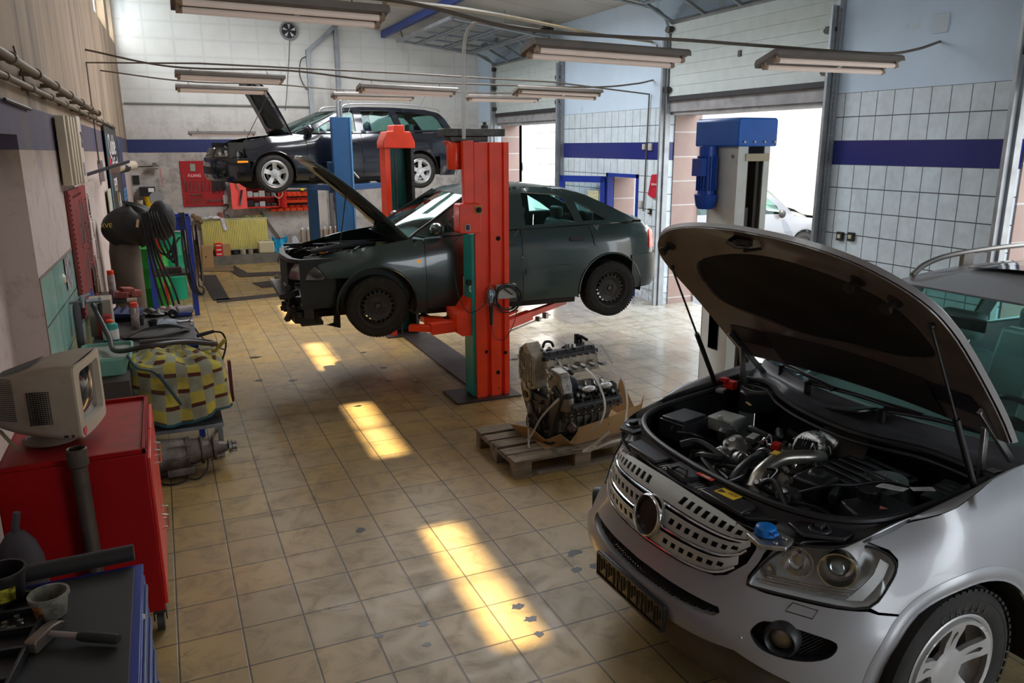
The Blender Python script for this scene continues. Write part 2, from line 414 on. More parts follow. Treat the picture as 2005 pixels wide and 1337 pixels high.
# back wall
g = NG('back wall paint', .75)
n = g.noise(1.1, 6, rough=.6); n2 = g.noise(6, 8, (1, 1, 1), .7); n5 = g.noise(1.6, 5, (1, 1, .25))
c = g.mix(g.rng(n, .3, .7), (.88, .88, .86), (.76, .755, .74))
blk = g.op('MAXIMUM', g.line(g.z, 2.65, .33, .03), g.line(g.x, 0, .55, .03)); c = g.mix(g.op('MULTIPLY', blk, .12), c, (.33, .32, .30))
low = g.mix(g.rng(n2, .45, .68), (.47, .43, .40), (.26, .22, .20))
c = g.mix(g.rng(g.z, 3.9, 2.4), c, low)
inb = g.op('MULTIPLY', g.op('GREATER_THAN', g.z, 2.385), g.op('LESS_THAN', g.z, 2.65)); c = g.mix(inb, c, (.018, .028, .115))
c = g.mix(g.rng(n5, .60, .72, 0, .5), c, (.14, .11, .09))
g.bump(n2, .15); M_back = g.out(c, .7)
b = MB(); b.bb(-1.2, 7.75, YB, YB+.3, 0, 5.9); wb = struct(b.build('wall_back', M_back, smooth=0))
# left wall with its high windows and niche
g = NG('left wall plaster', .8)
n = g.noise(1.3, 6, (1, 1, .3), .6); n2 = g.noise(8, 8, (1, 1, 1), .7); n3 = g.noise(2.5, 6, (1, 1, .1), .6)
c = g.mix(g.rng(n, .35, .65), (.37, .27, .19), (.28, .20, .135)); c = g.mix(g.rng(n3, .50, .64, 0, .85), c, (.13, .10, .075)); c = g.mix(g.rng(n2, .62, .78, 0, .5), c, (.14, .10, .08))
c = g.mix(g.rng(g.z, 2.55, 2.2), c, g.mix(g.rng(n2, .5, .72), (.52, .425, .385), (.36, .28, .25)))
top = g.op('SUBTRACT', 2.79, g.op('MULTIPLY', g.op('SUBTRACT', g.y, 5.5), .0105)); bot = g.op('SUBTRACT', 2.49, g.op('MULTIPLY', g.op('SUBTRACT', g.y, 5.5), .0075))
inb = g.op('MULTIPLY', g.op('GREATER_THAN', g.z, bot), g.op('LESS_THAN', g.z, top)); c = g.mix(inb, c, g.mix(g.rng(n, .4, .6), (.065, .055, .10), (.10, .075, .085)))
tl = g.op('MAXIMUM', g.line(g.z, 1.63, .34, .008), g.line(g.y, 6.08, .62, .008))
teal = g.mix(g.rng(g.noise(3, 6, (1, 1, .3)), .35, .7), (.22, .46, .40), (.38, .54, .46)); teal = g.mix(tl, teal, (.08, .12, .10))
int_ = g.op('MULTIPLY', g.op('LESS_THAN', g.z, 1.63), g.op('MULTIPLY', g.op('GREATER_THAN', g.y, 6.065), g.op('LESS_THAN', g.y, 8.6)))
c = g.mix(int_, c, teal); g.bump(n2, .25); M_left = g.out(c, g.rng(int_, 0, 1, .8, .15))
WIN = [(3.2, 4.7), (5.95, 7.5), (8.75, 10.2), (11.4, 13.0), (13.85, 16.2), (16.85, 18.1)]
def lwq(b, y0, y1, z0, z1, d0=0.0, th=.3):
    b.ext([(LX(y0)-d0, y0), (LX(y1)-d0, y1), (LX(y1)-d0-th, y1), (LX(y0)-d0-th, y0)], 'z', z0, z1)
b = MB()
lwq(b, 6.05, 18.5, 0, 2.58); lwq(b, -3, 18.5, 2.58, 4.47); lwq(b, -3, 18.5, 5.5, 5.9); lwq(b, -3, 6.2, 0, 2.7, .20, .2); lwq(b, -3, 4.0, 0, 2.58, 0, .3)
ys = [-3] + [v for w in WIN for v in w] + [18.5]
for i in range(0, len(ys), 2): lwq(b, ys[i], ys[i+1], 4.47, 5.5)
wl_o = struct(b.build('wall_left', M_left, smooth=0))
b = MB(); b.ext([(LX(6.06)+.004, 6.06), (LX(8.6)+.004, 8.6), (LX(8.6)-.01, 8.6), (LX(6.06)-.01, 6.06)], 'z', 1.625, 1.645); b.ext([(LX(6.06)+.006, 6.055), (LX(6.06)+.006, 6.075), (LX(6.06)-.01, 6.075), (LX(6.06)-.01, 6.055)], 'z', 0, 1.645)
o = struct(b.build('trim_2', mat('tile edge strip', (.2, .16, .13), .6)))
M_frost = bpy.data.materials.new('clouded pane'); M_frost.use_nodes = True; _n = M_frost.node_tree
_t = _n.nodes.new('ShaderNodeBsdfTranslucent'); _t.inputs[0].default_value = (.88, .93, .95, 1); _n.links.new(_t.outputs[0], _n.nodes['Material Output'].inputs[0]); _n.nodes.remove(_n.nodes['Principled BSDF'])
for i, (y0, y1) in enumerate(WIN):
    w = empty('window_%d' % (i+1), (LX((y0+y1)/2)-.14, (y0+y1)/2, 4.47)); w['kind'] = 'structure'
    h = (y1-y0)/2; b = MB()
    for y in (-h+.025, h-.025, 0): b.bb(-.03, .03, y-.025, y+.025, .05, .98)
    for z in (.025, 1.005): b.bb(-.03, .03, -h, h, z-.025, z+.025)
    b.build('window_frame', mat('window frame', (.5, .5, .48), .5), w)
    b = MB(); b.bb(-.003, .003, -h+.05, h-.05, .05, .98); b.build('window_pane', glass('dusty glass', (.93, .93, .9), .05, .03) if i < 4 else M_frost, w)
# right wall: piers between the three door openings
def tilewall(name, per, base):
    g = NG(name, .3)
    n = g.noise(1.2, 5, rough=.6); n2 = g.noise(7, 7, rough=.7); st = g.noise(1.7, 3)
    pla = g.mix(g.rng(n, .3, .7), (.60, .74, .90), (.52, .65, .80)); pla = g.mix(g.rng(st, .66, .74, 0, .45), pla, (.42, .38, .20))
    t = g.mix(g.rng(n2, .4, .7), base, tuple(v*.8 for v in base)); t = g.mix(g.op('MULTIPLY', g.cell(g.y, g.z, 0, per, 3.06, .262), .2), t, (.35, .4, .42))
    t = g.mix(g.op('MAXIMUM', g.line(g.z, 3.06, .262, .007), g.line(g.y, .05, per, .006)), t, (.07, .085, .10))
    dirty = g.op('MULTIPLY', g.rng(g.z, 1.0, .1), g.rng(n2, .4, .6, 0, .5)); t = g.mix(dirty, t, (.15, .13, .11))
    band = g.op('MULTIPLY', g.op('GREATER_THAN', g.z, 2.274), g.op('LESS_THAN', g.z, 2.536)); t = g.mix(band, t, (.016, .026, .17))
    ist = g.op('LESS_THAN', g.z, 3.06); c = g.mix(ist, pla, t); g.bump(n2, .08)
    return g.out(c, g.rng(ist, 0, 1, .75, .22))
M_rt = tilewall('right wall tiles', .222, (.68, .79, .88))
def rw(name, segs, m):
    b = MB()
    for y0, y1, z0, z1 in segs: b.bb(XR, XR+.55, y0, y1, z0, z1)
    return struct(b.build(name, m, smooth=0))
rw('wall_right', [(-3, 1.6, 0, 3.0), (4.88, 7.08, 0, 3.0), (10.37, 11.13, 0, 3.0), (12.15, 13.83, 0, 3.0), (17.12, 18.3, 0, 3.0), (11.13, 12.15, 2.03, 3.0), (-3, 18.3, 3.0, 5.0)], M_rt)
# pink stone cladding on the outer jambs
g = NG('pink stone cladding', .5)
n = g.noise(.9, 3, rough=.6); n2 = g.noise(5, 6)
cc = g.cell(g.x, g.z, .0, .6, .1, .37)
c = g.mix(cc, (.34, .23, .19), (.23, .14, .135)); c = g.mix(g.rng(n2, .4, .7, 0, .4), c, (.32, .27, .21)); c = g.mix(g.line(g.z, .1, .37, .012), c, (.45, .42, .40)); M_pink = g.out(c)
b = MB()
for y in (4.86, 10.35, 17.1): b.bb(XR+.12, XR+.62, y, y+.03, 0, 3.0); b.bb(XR+.553, XR+.62, y, y+.75, 0, 3.4)
struct(b.build('trim_3', M_pink, smooth=0))
b = MB(); b.bb(XR+.1, XR+.6, 11.12, 11.14, 0, 2.0); b.bb(XR+.14, XR+.56, 12.13, 12.15, 0, 2.03); struct(b.build('trim_4', M_pink, smooth=0))
b = MB(); b.bb(XR+.03, XR+.5, 1.6, 4.88, 2.94, 3.02); b.bb(XR+.03, XR+.5, 7.08, 10.37, 2.94, 3.02); b.bb(XR+.03, XR+.5, 13.83, 17.12, 2.94, 3.02)
for _y0, _y1 in ((1.6, 4.88), (7.08, 10.37), (13.83, 17.12)): b.bb(XR-.012, XR+.04, _y0, _y1, 2.985, 3.22)
struct(b.build('trim_5', mat('lintel render', (.36, .36, .38), .8, var=.3, dirt=.4, dcol=(.1, .09, .09)), smooth=0))
# front wall behind the camera; wide opening added to let fill light in
b = MB(); b.bb(-1.6, 7.75, -3.3, -3, 3.2, 5.9); b.bb(-1.6, 3.2, -3.3, -3, 0, 3.2); b.bb(6.2, 7.75, -3.3, -3, 0, 3.2)
struct(b.build('wall_front', M_back, smooth=0))

# sectional overhead doors
M_dpanel = mat('door panel white', (.58, .66, .66), .45, var=.08, dirt=.18, dcol=(.25, .26, .24), dscale=2)
M_plex = glass('clear plastic pane', (.80, .84, .87), .06, .06)
def curve_track(y):
    p = [(XR-.07, y, 0), (XR-.07, y, 4.12)] + [(XR-.07-.32*(1-math.cos(a)), y, 4.12+.32*math.sin(a)) for a in [PI/2*k/6 for k in range(1, 7)]]
    return p + [(5.0, y, 4.66)]
def sec_door(idx, y0, y1):
    d = empty('door_%d' % idx, (0, 0, 0)); d['kind'] = 'structure'
    # vertical white leaf
    b = MB(); nb = 7; zz = [3.2 + (4.22-3.2)*k/nb for k in range(nb+1)]
    for a, c in zip(zz, zz[1:]): b.ext([(XR-.06, a+.004), (XR-.055, a), (XR-.02, a), (XR-.02, c), (XR-.055, c), (XR-.06, c-.004)], 'y', y0+.06, y1-.06)
    b.build('door_section', M_dpanel, d)
    b = MB(); b.bb(XR-.07, XR-.01, y0+.05, y1-.05, 3.14, 3.205); b.build('bottom_seal', mat('door seal', (.035, .035, .04), .6), d)
    # framed clear sections: one tilting in the bend, the others lying under the roof
    secs = [((XR-.045, 4.23), (6.60, 4.50)), ((6.58, 4.505), (5.98, 4.56)), ((5.96, 4.565), (5.36, 4.61)), ((5.34, 4.615), (4.95, 4.65))]
    for (x0, z0), (x1, z1) in secs:
        b = MB(); L = y1-y0-.12; dd = Vector((x1-x0, 0, z1-z0)); up = Vector((0, 1, 0)).cross(dd).normalized()
        P = lambda t, y: (x0+dd.x*t, y, z0+dd.z*t)
        for t in (.05, .95): b.bar(P(t, y0+.06), P(t, y1-.06), .06, .04, up)
        for k in range(5):
            y = y0+.09 + (L-.06)*k/4; b.bar(P(.02, y), P(.98, y), .05, .038, up)
        b.build('section_frame', M_galv, d)
        b = MB(); b.mesh([P(.07, y0+.1), P(.93, y0+.1), P(.93, y1-.1), P(.07, y1-.1)], [(0, 1, 2, 3)]); b.build('section_pane', M_plex, d)
    for y in (y0-.01, y1+.01):
        b = MB(); b.tube(curve_track(y), .022, 6); b.bb(XR-.09, XR+.0, y-.05, y+.05, 0, 4.1)
        sg = 1 if y < (y0+y1)/2 else -1
        b.bb(XR-.16, XR-.09, y+sg*.0-.02, y+sg*.0+.02, 0, 4.0)
        b.build('guide_rail', M_galv, d, bevel=.004)
    for y in (y0+.05, y1-.05):
        for z in (3.3, 3.75, 4.15):
            b = MB(); b.bb(XR-.13, XR-.06, y-.05, y+.05, z-.04, z+.04); b.cyl((XR-.09, y-.09, z), (XR-.09, y+.09, z), .025, n=10); b.build('roller', M_dsteel, d)
    b = MB(); b.tube([(XR-.3, y0-.1, 4.62), (XR-.3, y1+.1, 4.62)], .03, 8); b.cyl((XR-.3, y0, 4.62), (XR-.3, y0+.1, 4.62), .09); b.cyl((XR-.3, y1-.1, 4.62), (XR-.3, y1, 4.62), .09); b.build('spring_shaft', M_dsteel, d)
    b = MB(); b.ext(rrect(y0+.42, y0+.66, 3.42, 3.56, .04), 'x', XR-.10, XR-.05); b.build('pull_handle', mat('handle dark', (.02, .02, .025), .4), d, bevel=.008)
    b = MB(); b.bb(XR-.075, XR-.055, (y0+y1)/2-.03, (y0+y1)/2+.03, 3.62, 3.7); b.build('hinge', M_dsteel, d)
    b = MB()   # hanging chain loop down the near rail
    for k in range(62): z = .15+k*.062; b.tube([(XR-.10+.012*math.cos(a)*(k % 2), y0-.09+.012*math.cos(a)*((k+1) % 2), z+.03*math.sin(a)) for a in [2*PI*j/6 for j in range(6)]], .0045, 4, closed=True)
    b.build('chain', M_dsteel, d)
    b = MB()
    for y in (y0, y1): b.bar((5.05, y, 4.68), (5.05, y+.25, ROOF(5.05)), .03, .004); b.bar((6.0, y, 4.58), (6.0, y, ROOF(6.0)), .03, .004)
    b.bar((4.93, y0-.05, 4.66), (4.93, y1+.05, 4.66), .05, .06); b.build('rail_hanger', M_galv, d)
    return d
sec_door(1, 7.1, 10.35); sec_door(2, 13.85, 17.1); sec_door(3, 1.6, 4.86)
# blue framed service door, standing open
d = empty('door_4', (0, 0, 0)); d['kind'] = 'structure'
M_bl = mat('door frame blue', (.012, .035, .28), .35)
b = MB(); b.bb(XR-.02, XR+.1, 11.13, 11.19, 0, 2.03); b.bb(XR-.02, XR+.1, 12.09, 12.15, 0, 2.03); b.bb(XR-.02, XR+.1, 11.13, 12.15, 1.97, 2.03); b.build('door_frame', M_bl, d)
h = Vector((XR-.03, 12.12, 0)); ang = math.radians(118); L = .96
def lp(t, z, o=0): return (h.x - math.sin(ang)*t*L*-1*-1 + 0*o, h.y - math.cos(ang)*t*L, z)
lf = empty('door_leaf', (h.x, h.y, 0), math.radians(28)); lf.parent = d; lf.location = (h.x, h.y, 0)
# leaf along local +Y after rotation (swung into the room against the wall)
b = MB()
for a, c in ((0, .09), (.87, .96)): b.bb(-.05, 0, a, c, .03, 1.97)
for a, c in ((.03, .15), (.85, .95), (1.86, 1.97)): b.bb(-.05, 0, 0, .96, a, c)
b.bb(-.045, -.005, .05, .9, .1, .9); b.build('leaf_frame', M_bl, lf)
b = MB(); b.bb(-.03, -.02, .09, .87, .95, 1.86); b.build('leaf_pane', glass('door glass', (.9, .95, .96), 0, .06), lf)
b = MB(); b.bb(-.055, -.031, .12, .34, 1.35, 1.72); b.build('notice', mat('paper yellow', (.55, .55, .35), .7, var=.3, vscale=30), lf)
b = MB(); b.bb(-.09, -.05, .86, .9, 1.0, 1.14); b.tube([(-.09, .88, 1.06), (-.11, .88, 1.06), (-.11, .76, 1.06)], .01, 6); b.build('door_handle', M_chrome, lf)

# ---------- outside ----------
b = MB(); b.ext([(7.75, -.02), (8.3, -.02), (12, -.5), (60, -.5), (60, -.7), (7.75, -.7)], 'y', -30, 60)
struct(b.build('ground', mat('forecourt paving', (.13, .13, .135), .8, var=.15, vscale=2), smooth=0))
o_b = empty('white_building', (14.2, 0, 0), 0, 'white building with a grey panelled garage door across the forecourt', 'building')
g = NG('white render', .8); c = g.mix(g.rng(g.noise(.5, 3), .3, .7), (.30, .30, .31), (.27, .27, .28)); M_wr = g.out(c)
b = MB(); b.bb(0, 6, 24.5, 46, -.5, 9); b.build('facade', M_wr, o_b, smooth=0)
b = MB()
for k in range(6): b.bb(-.08, 0, 25.8, 29.75, -.02+k*.6, .57+k*.6)
b.build('garage_door', mat('garage panels', (.22, .235, .245), .5), o_b, bevel=.015)
b = MB(); b.bb(-.10, -.07, 27.5, 29.4, 2.45, 2.95); b.build('door_window', mat('brown glazing', (.25, .22, .17), .1), o_b)
b = MB(); b.bb(-.10, -.05, 26.0, 29.7, 3.06, 3.26); b.build('door_vent', mat('grey vent', (.3, .29, .27), .6), o_b)
b = MB(); b.bb(-.1, -.04, 30.9, 30.98, 1.45, 1.8); b.bb(-.12, -.08, 30.9, 31.15, 1.74, 1.8); b.build('door_handle', M_black, o_b)

# ================= vehicles =================
M_tyre = mat('tyre rubber', (.020, .018, .016), .8, var=.35, vscale=14, bump=.3, bscale=90, dirt=.25, dcol=(.07, .06, .05), dscale=9)
M_under = mat('underbody', (.02, .019, .018), .8, var=.4, dirt=.3, dcol=(.07, .05, .04))
M_glass = glass('car glass', (.72, .88, .86), 0, .03)
M_clear = glass('lamp lens', (.97, .98, .98), 0, .04)
M_seat = mat('grey upholstery', (.10, .11, .11), .6, var=.2)
def wheel(parent, loc, R, w, rr, side, kind, m_rim, name='wheel', letters=None):
    """axis along y, outer face towards +y*side"""
    t = empty(name, loc); t.parent = parent
    b = MB(); h = w/2
    pr = [(rr-.012, -h*.85), (rr+.01, -h*.92), (R*.80, -h*1.02), (R*.93, -h*.96), (R*.985, -h*.80)]
    for k in range(5):   # ribs and grooves
        y0 = -h*.78 + k*(h*1.56)/5; y1 = y0+(h*1.56)/5; pr += [(R, y0+.004), (R, y1-.012), (R-.009, y1-.009), (R-.009, y1-.001)]
    pr += [(R*.985, h*.80), (R*.93, h*.96), (R*.87, h*1.01), (R*.865, h*.995), (R*.80, h*1.02), (rr+.022, h*.95), (rr+.012, h*.90), (rr-.012, h*.86)]
    b.lathe(pr, (0, 0, 0), (0, side, 0), 56)
    nb = 60
    for k in range(nb):   # shoulder blocks
        a = 2*PI*k/nb
        for sy in (-1, 1):
            c = Vector((math.cos(a)*(R*.979), side*sy*h*.84, math.sin(a)*(R*.979)))
            b.box(c, (.012, h*.24, R*.066), ry=-a)
    b.build('tyre', M_tyre, t, smooth=35)
    b = MB(); b.lathe([(rr-.012, -h*.85), (rr-.02, -h*.6), (rr-.045, -h*.3), (rr-.05, h*.3), (rr-.02, h*.62), (rr-.008, h*.80), (rr+.006, h*.90), (rr+.012, h*.93), (rr+.006, h*.96), (rr-.004, h*.93), (rr-.014, h*.80)], (0, 0, 0), (0, side, 0), 48)
    b.build('rim', m_rim, t)
    Rr = rr-.012
    if kind == 'steel':
        holes = [circ(Rr*.80*math.cos(a), Rr*.80*math.sin(a), .0135, 10) for a in [2*PI*k/20 for k in range(20)]]
        prf = [(0, .42), (.035, .42), (.04, .50), (.075, .52), (.10, .46), (.125, .62), (.15, .66), (.165, .60), (.20, .35)]
        def fd(u, v):
            r = math.hypot(u, v); return (u, side*h*pl(prf, r*(.195/Rr)), v)
        panel('wheel_disc', circ(0, 0, Rr, 48), fd, m_rim, t, holes, .02, .004, smooth=50)
        b = MB()
        for k in range(5): a = 2*PI*k/5+.3; b.cyl((.056*math.cos(a), side*h*.42, .056*math.sin(a)), (.056*math.cos(a), side*h*.66, .056*math.sin(a)), .011, .009, 6)
        b.lathe([(.030, h*.4), (.030, h*.6), (.022, h*.66), (0, h*.66)], (0, 0, 0), (0, side, 0), 20); b.build('lug_nut', M_dsteel, t)
    else:
        n = 5; holes = []
        for k in range(n):
            a0 = 360/n*k + (90 if kind == 'star' else 90); sp = 17 if kind == 'star' else 15
            o_ = arc2(0, 0, Rr*.93, a0+sp*.75, a0+72-sp*.75, 10); q = arc2(0, 0, Rr*(.36 if kind == 'star' else .38), a0+72-sp*1.55, a0+sp*1.55, 4)
            holes.append(o_+q)
        if kind == 'twin':
            for k in range(n): a = math.radians(72*k+90); holes.append([(Rr*r*math.cos(a+d), Rr*r*math.sin(a+d)) for r, d in ((.46, 0), (.78, .07), (.84, 0), (.78, -.07))])
        def fd(u, v):
            r = math.hypot(u, v)/Rr; return (u, side*h*pl([(0, .66), (.2, .68), (.35, .60), (.6, .66), (.85, .80), (1, .84)], r), v)
        panel('spoke_disc', circ(0, 0, Rr, 60), fd, m_rim, t, holes, .022, .022, smooth=45)
        b = MB(); b.lathe([(.001, h*.74), (.03, h*.74), (.036, h*.70), (.036, h*.5)], (0, 0, 0), (0, side, 0), 20)
        for k in range(5): a = 2*PI*k/5+.94; b.cyl((.055*math.cos(a), side*h*.6, .055*math.sin(a)), (.055*math.cos(a), side*h*.72, .055*math.sin(a)), .009, n=6)
        b.build('hub_cap', mat('hub cap', (.22, .22, .23), .3, .8), t)
        b = MB(); b.lathe([(.02, -.02), (.15 if R > .35 else .12, -.02), (.15 if R > .35 else .12, 0), (.02, 0)], (0, 0, 0), (0, side, 0), 32); b.build('brake_disc', M_steel, t)
    b = MB(); b.cyl((0, -side*h*.6, 0), (0, side*h*.1, 0), .09, n=16); b.cyl((0, -side*(h+.25), 0), (0, -side*h*.3, 0), .03, n=10); b.build('hub', M_under, t)
    if letters:
        for i, ch in enumerate(letters):
            a = math.radians(112 - i*8.5)
            o = text('tyre_lettering', ch, .052, mat('raised rubber', (.06, .055, .05), .7), t, (0, 0, 0), (0, 0, 0), .0015)
            rl = R*.80+.022; ca = math.radians(112-i*8.5)
            # letters stand radially on the sidewall, seen from outside (+y)
            rad = Vector((-math.cos(ca)*side, 0, math.sin(ca))); X = Vector((rad.z, 0, -rad.x))*1.0
            if X.cross(rad).y*side < 0: X = -X
            Mx = Matrix((X, rad, X.cross(rad))).transposed().to_4x4(); Mx.translation = rad*(rl-.03) + Vector((0, side*h*1.015, 0)); o.matrix_local = Mx
    return t
def cab_seat(parent, x, y, z, m, w=.50, s=1.0):
    t = empty('seat', (x, y, z)); t.parent = parent
    b = MB(); b.ext([(-.25, 0), (.27, .03), (.29, .12), (.22, .16), (-.22, .12), (-.28, .08)], 'y', -w/2, w/2); b.build('cushion', m, t, bevel=.035, seg=3)
    b = MB(); b.ext([(-.20, .12), (-.28, .10), (-.45, .66), (-.40, .70), (-.33, .66), (-.24, .35)], 'y', -w/2+.02, w/2-.02); b.build('backrest', m, t, bevel=.04, seg=3)
    b = MB(); b.box((-.43, 0, .81), (.10, .27, .17), ry=-.2); b.build('head_restraint', m, t, bevel=.035, seg=3)
    b = MB(); b.cyl((-.41, -.06, .66), (-.43, -.06, .76), .007, n=8); b.cyl((-.41, .06, .66), (-.43, .06, .76), .007, n=8); b.build('post', M_chrome, t)
    return t
def strip(S, tbl_fn, vfn, nt, nv):
    """surface between mirrored edges: tbl_fn(t)-> left edge point; vfn(t,v)-> (dx,dz)"""
    def fn(i, j):
        p = tbl_fn(i); v = 2*j-1; dx, dz = vfn(i, v); return (p[0]+dx, p[1]*v, p[2]+dz)
    return fn
def rot_hinge(p, hx, hz, th):
    dx, dz = p[0]-hx, p[2]-hz; c, s = math.cos(th), math.sin(th); return (hx+dx*c-dz*s, p[1], hz+dx*s+dz*c)
def car_common(C, S, q):
    """q: dict of profile data. builds flanks, glasshouse, glass, roof, wheels, floor, cabin"""
    mp = q['paint']; k = 1
    R, wr = q['R'], q['wheels']
    zb = q['sill']; st = .05
    X = lambda x: S.sx(x)
    off = 0
    def archpts(cx, r, z0, a0=180, a1=0):
        zc = q['zc']; lo = math.degrees(math.asin(max(-1, min(1, (z0-zc)/r))))
        return arc2(cx, zc, r, 180-lo if a0 == 180 else a0, lo if a1 == 0 else a1, 16)
    ra = q['ra']
    for side in (1, -1):
        def F(x, z, o=0.0): return S.pt(X(x), z, side, o)
        def pn(name, poly, o=0.0, m=None, parent=C, holes=(), step=st, solid=.004, bevel=0): return panel(name, poly, lambda x, z: F(x, z, o), m or mp, parent, holes, step, solid, off=0, bevel=bevel)
        # front fender
        xf0 = q['fend_x']; xd = q['door_x']
        fa = arc2(0, q['zc'], ra, 180, math.degrees(math.asin((q['fend_z']-q['zc'])/ra)), 16)  # rear low .. front
        fa = [(-x, z) for x, z in arc2(0, q['zc'], ra, math.degrees(math.asin(min(1, (q['fend_z']-q['zc'])/ra))), 180+math.degrees(math.asin((q['zc']-zb-.02)/ra)), 20)]
        fa = [(-x, z) for x, z in fa]  # x>0 front first
        poly = q['fend_front'] + fa + [(xd+.003, zb+.02)] + [(xd+.003, q['belt'](xd)-.004)] + q['fend_top']
        pn('front_fender', poly, m=q.get('fender_paint', mp))
        # doors and quarter panel
        xs = q['door_xs']; names = ['front_door', 'rear_door']
        for i in range(len(xs)-1):
            a, c = xs[i]-.003, xs[i+1]+.003
            if i < len(xs)-2 or not q.get('door_arch'):
                poly = [(a, zb+.06), (a, q['belt'](a))] + [(a+(c-a)*t, q['belt'](a+(c-a)*t)) for t in (.33, .66)] + [(c, q['belt'](c)), (c, zb+.06)]
            else:
                cx = -q['wb']; zz = q['door_arch']
                aa = [(x, z) for x, z in arc2(cx, q['zc'], ra+.012, math.degrees(math.asin((zb+.06-q['zc'])/(ra+.012))), 68, 10)]
                poly = [(a, zb+.06), (a, q['belt'](a))] + [(a+(c-a)*t, q['belt'](a+(c-a)*t)) for t in (.33, .66)] + [(c, q['belt'](c)), (c-.03, .80*q['belt'](c)), (aa[-1][0]-.02, aa[-1][1]+.05)] + aa[::-1]
            d = pn(names[i], poly)
            b = MB(); hx = c+.17; hz = q['belt'](hx)-.13
            b.ext(rrect(hx-.09, hx+.09, hz-.022, hz+.022, .02), 'y', 0, .022)
            ho = b.build('door_handle', M_black if q.get('dark_handles', 1) else mp, d, bevel=.006); p = F(hx, hz)
            ho.location = (0, side*(abs(p[1])) if side > 0 else -abs(p[1])-.022, 0)
            if q.get('mould'):
                zm = q['mould']; a2 = a-.03; c2 = c+.03
                if i == 1: c2 = -q['wb']+ra+.05
                panel('side_moulding', [(a2, zm-.028), (a2, zm+.028), (c2, zm+.028+.03*(i == 1)), (c2, zm-.028+.03*(i == 1))], lambda x, z: F(x, z, .010), q.get('mould_m', mp), d, (), .08, .012, off=0)
        # sill
        pn('sill', [(xd, zb), (xd, zb+.055), (-q['wb']+ra+.04, zb+.055), (-q['wb']+ra+.03, zb)], o=-.012, m=q.get('sill_m', M_under), solid=.01)
        # quarter panel
        cx = -q['wb']; zl = zb+.03
        fr = math.degrees(math.asin((zb+.02-q['zc'])/ra)); ar = arc2(cx, q['zc'], ra, 180-math.degrees(math.asin((q['rb_z']-q['zc'])/ra)) , fr, 20)
        xl = xs[-1]-.003
        top = q['quarter_top']
        if q.get('door_arch'):
            aa = arc2(cx, q['zc'], ra+.009, 66, 3, 8); aq = arc2(cx, q['zc'], ra, 180-math.degrees(math.asin((q['rb_z']-q['zc'])/ra)), 62, 16)
            poly = [(xl-.003, q['belt'](xl))] + top + q['quarter_rear'] + aq + [(aa[0][0]-.026, aa[0][1]+.05), (xl-.036, .80*q['belt'](xl))]
        else: poly = [(xl, q['belt'](xl))] + top + q['quarter_rear'] + ar + [(xl, zb+.02)]
        pn('rear_quarter', poly)
        # wheel arch liners
        for cxx in (0, -q['wb']):
            b = MB(); yo = abs(S.pt(X(cxx), q['zc']+ra-.01, 1)[1])-.012; yi = yo-.34
            A = [math.radians(v) for v in range(-12, 193, 8)]
            def L_(i, j): a = A[0]+(A[-1]-A[0])*i; return (cxx+(ra-.003)*math.cos(a), side*(yi+(yo-yi)*j), q['zc']+(ra-.003)*math.sin(a))
            b.grid(L_, 26, 2); b.ext([(cxx+(ra-.003)*math.cos(a), q['zc']+(ra-.003)*math.sin(a)) for a in A], 'y', side*yi, side*(yi-.01)); b.build('wheel_arch_liner', M_under, C)
            if q.get('arch_lip'):
                b = MB(); b.tube([S.pt(X(cxx+ra*math.cos(a)), q['zc']+ra*math.sin(a), side, .003) for a in [math.radians(v) for v in range(*q['arch_lip'])]], .011, 6); b.build('arch_lip', mp, C)
        # glasshouse side with windows
        G = q['green']; hs = q['windows']
        outer = G
        o = pn('side_window_frame', outer, holes=hs, step=.04, solid=.03)
        for hq in hs:
            gl = panel('side_window', hq, lambda x, z: F(x, z, -.006), M_glass, o, (), .12, .004, off=0)
            b = MB(); b.tube([F(x, z, .004) for x, z in hq], .008, 5, closed=True); b.build('window_seal', q.get('seal_m', M_black), o)
        # door mirror
        if q.get('mirror') and (side == 1 or 1):
            mx, mz = q['mirror']; p = F(mx, mz); b = MB()
            b._ell((mx, side*(abs(p[1])+.12), mz+.02), .1, 14, (.75, 1.15, .70)); b.bar((mx, p[1]-side*.02, mz-.05), (mx, p[1]+side*.1, mz-.02), .05, .03); b.build('door_mirror', q.get('mirror_m', mp), C, bevel=.004)
    # wheels
    for i, cx in enumerate((0, -q['wb'])):
        for side in (1, -1):
            wheel(C, (cx, side*(q['track']), q['R']), q['R'], q['tw'], q['rim'], side, q['kind'], q['rim_m'], letters=q.get('letters') if (i == 0 and side == 1) else None)
    # windscreen, roof, rear window
    wA, wB = q['ws']; rf = q['roofline']; cb = q['rw']
    def edge(P): return lambda t: S.pt(X(P[0][0]+(P[1][0]-P[0][0])*t), P[0][1]+(P[1][1]-P[0][1])*t, 1, -.01)
    ea = edge(q['ws']); b = MB(); bu = q.get('ws_bulge', .22)
    b.grid(lambda i, j: (lambda p, v: (p[0]+(bu*(1-i*.5))*(1-v*v), p[1]*v, p[2]+.015*(1-v*v)))(ea(i), 2*j-1), 8, 16); ws = b.build('windscreen', M_glass, C, solid=.005, off=0)
    b = MB()
    for sd in (1, -1): b.tube([(lambda p: (p[0]+.004, sd*p[1], p[2]+.004))(ea(t/8)) for t in range(9)], .016, 6)
    b.build('pillar_trim', M_black, ws)
    def er(t):
        x = rf[0][0]+(rf[-1][0]-rf[0][0])*t; z = pl(sorted(rf), x); return S.pt(X(x), z, 1, -.004)
    cr = q.get('crown', .05)
    def wsx(t, v): return (bu*.5)*(1-v*v)*max(0, 1-t*5)
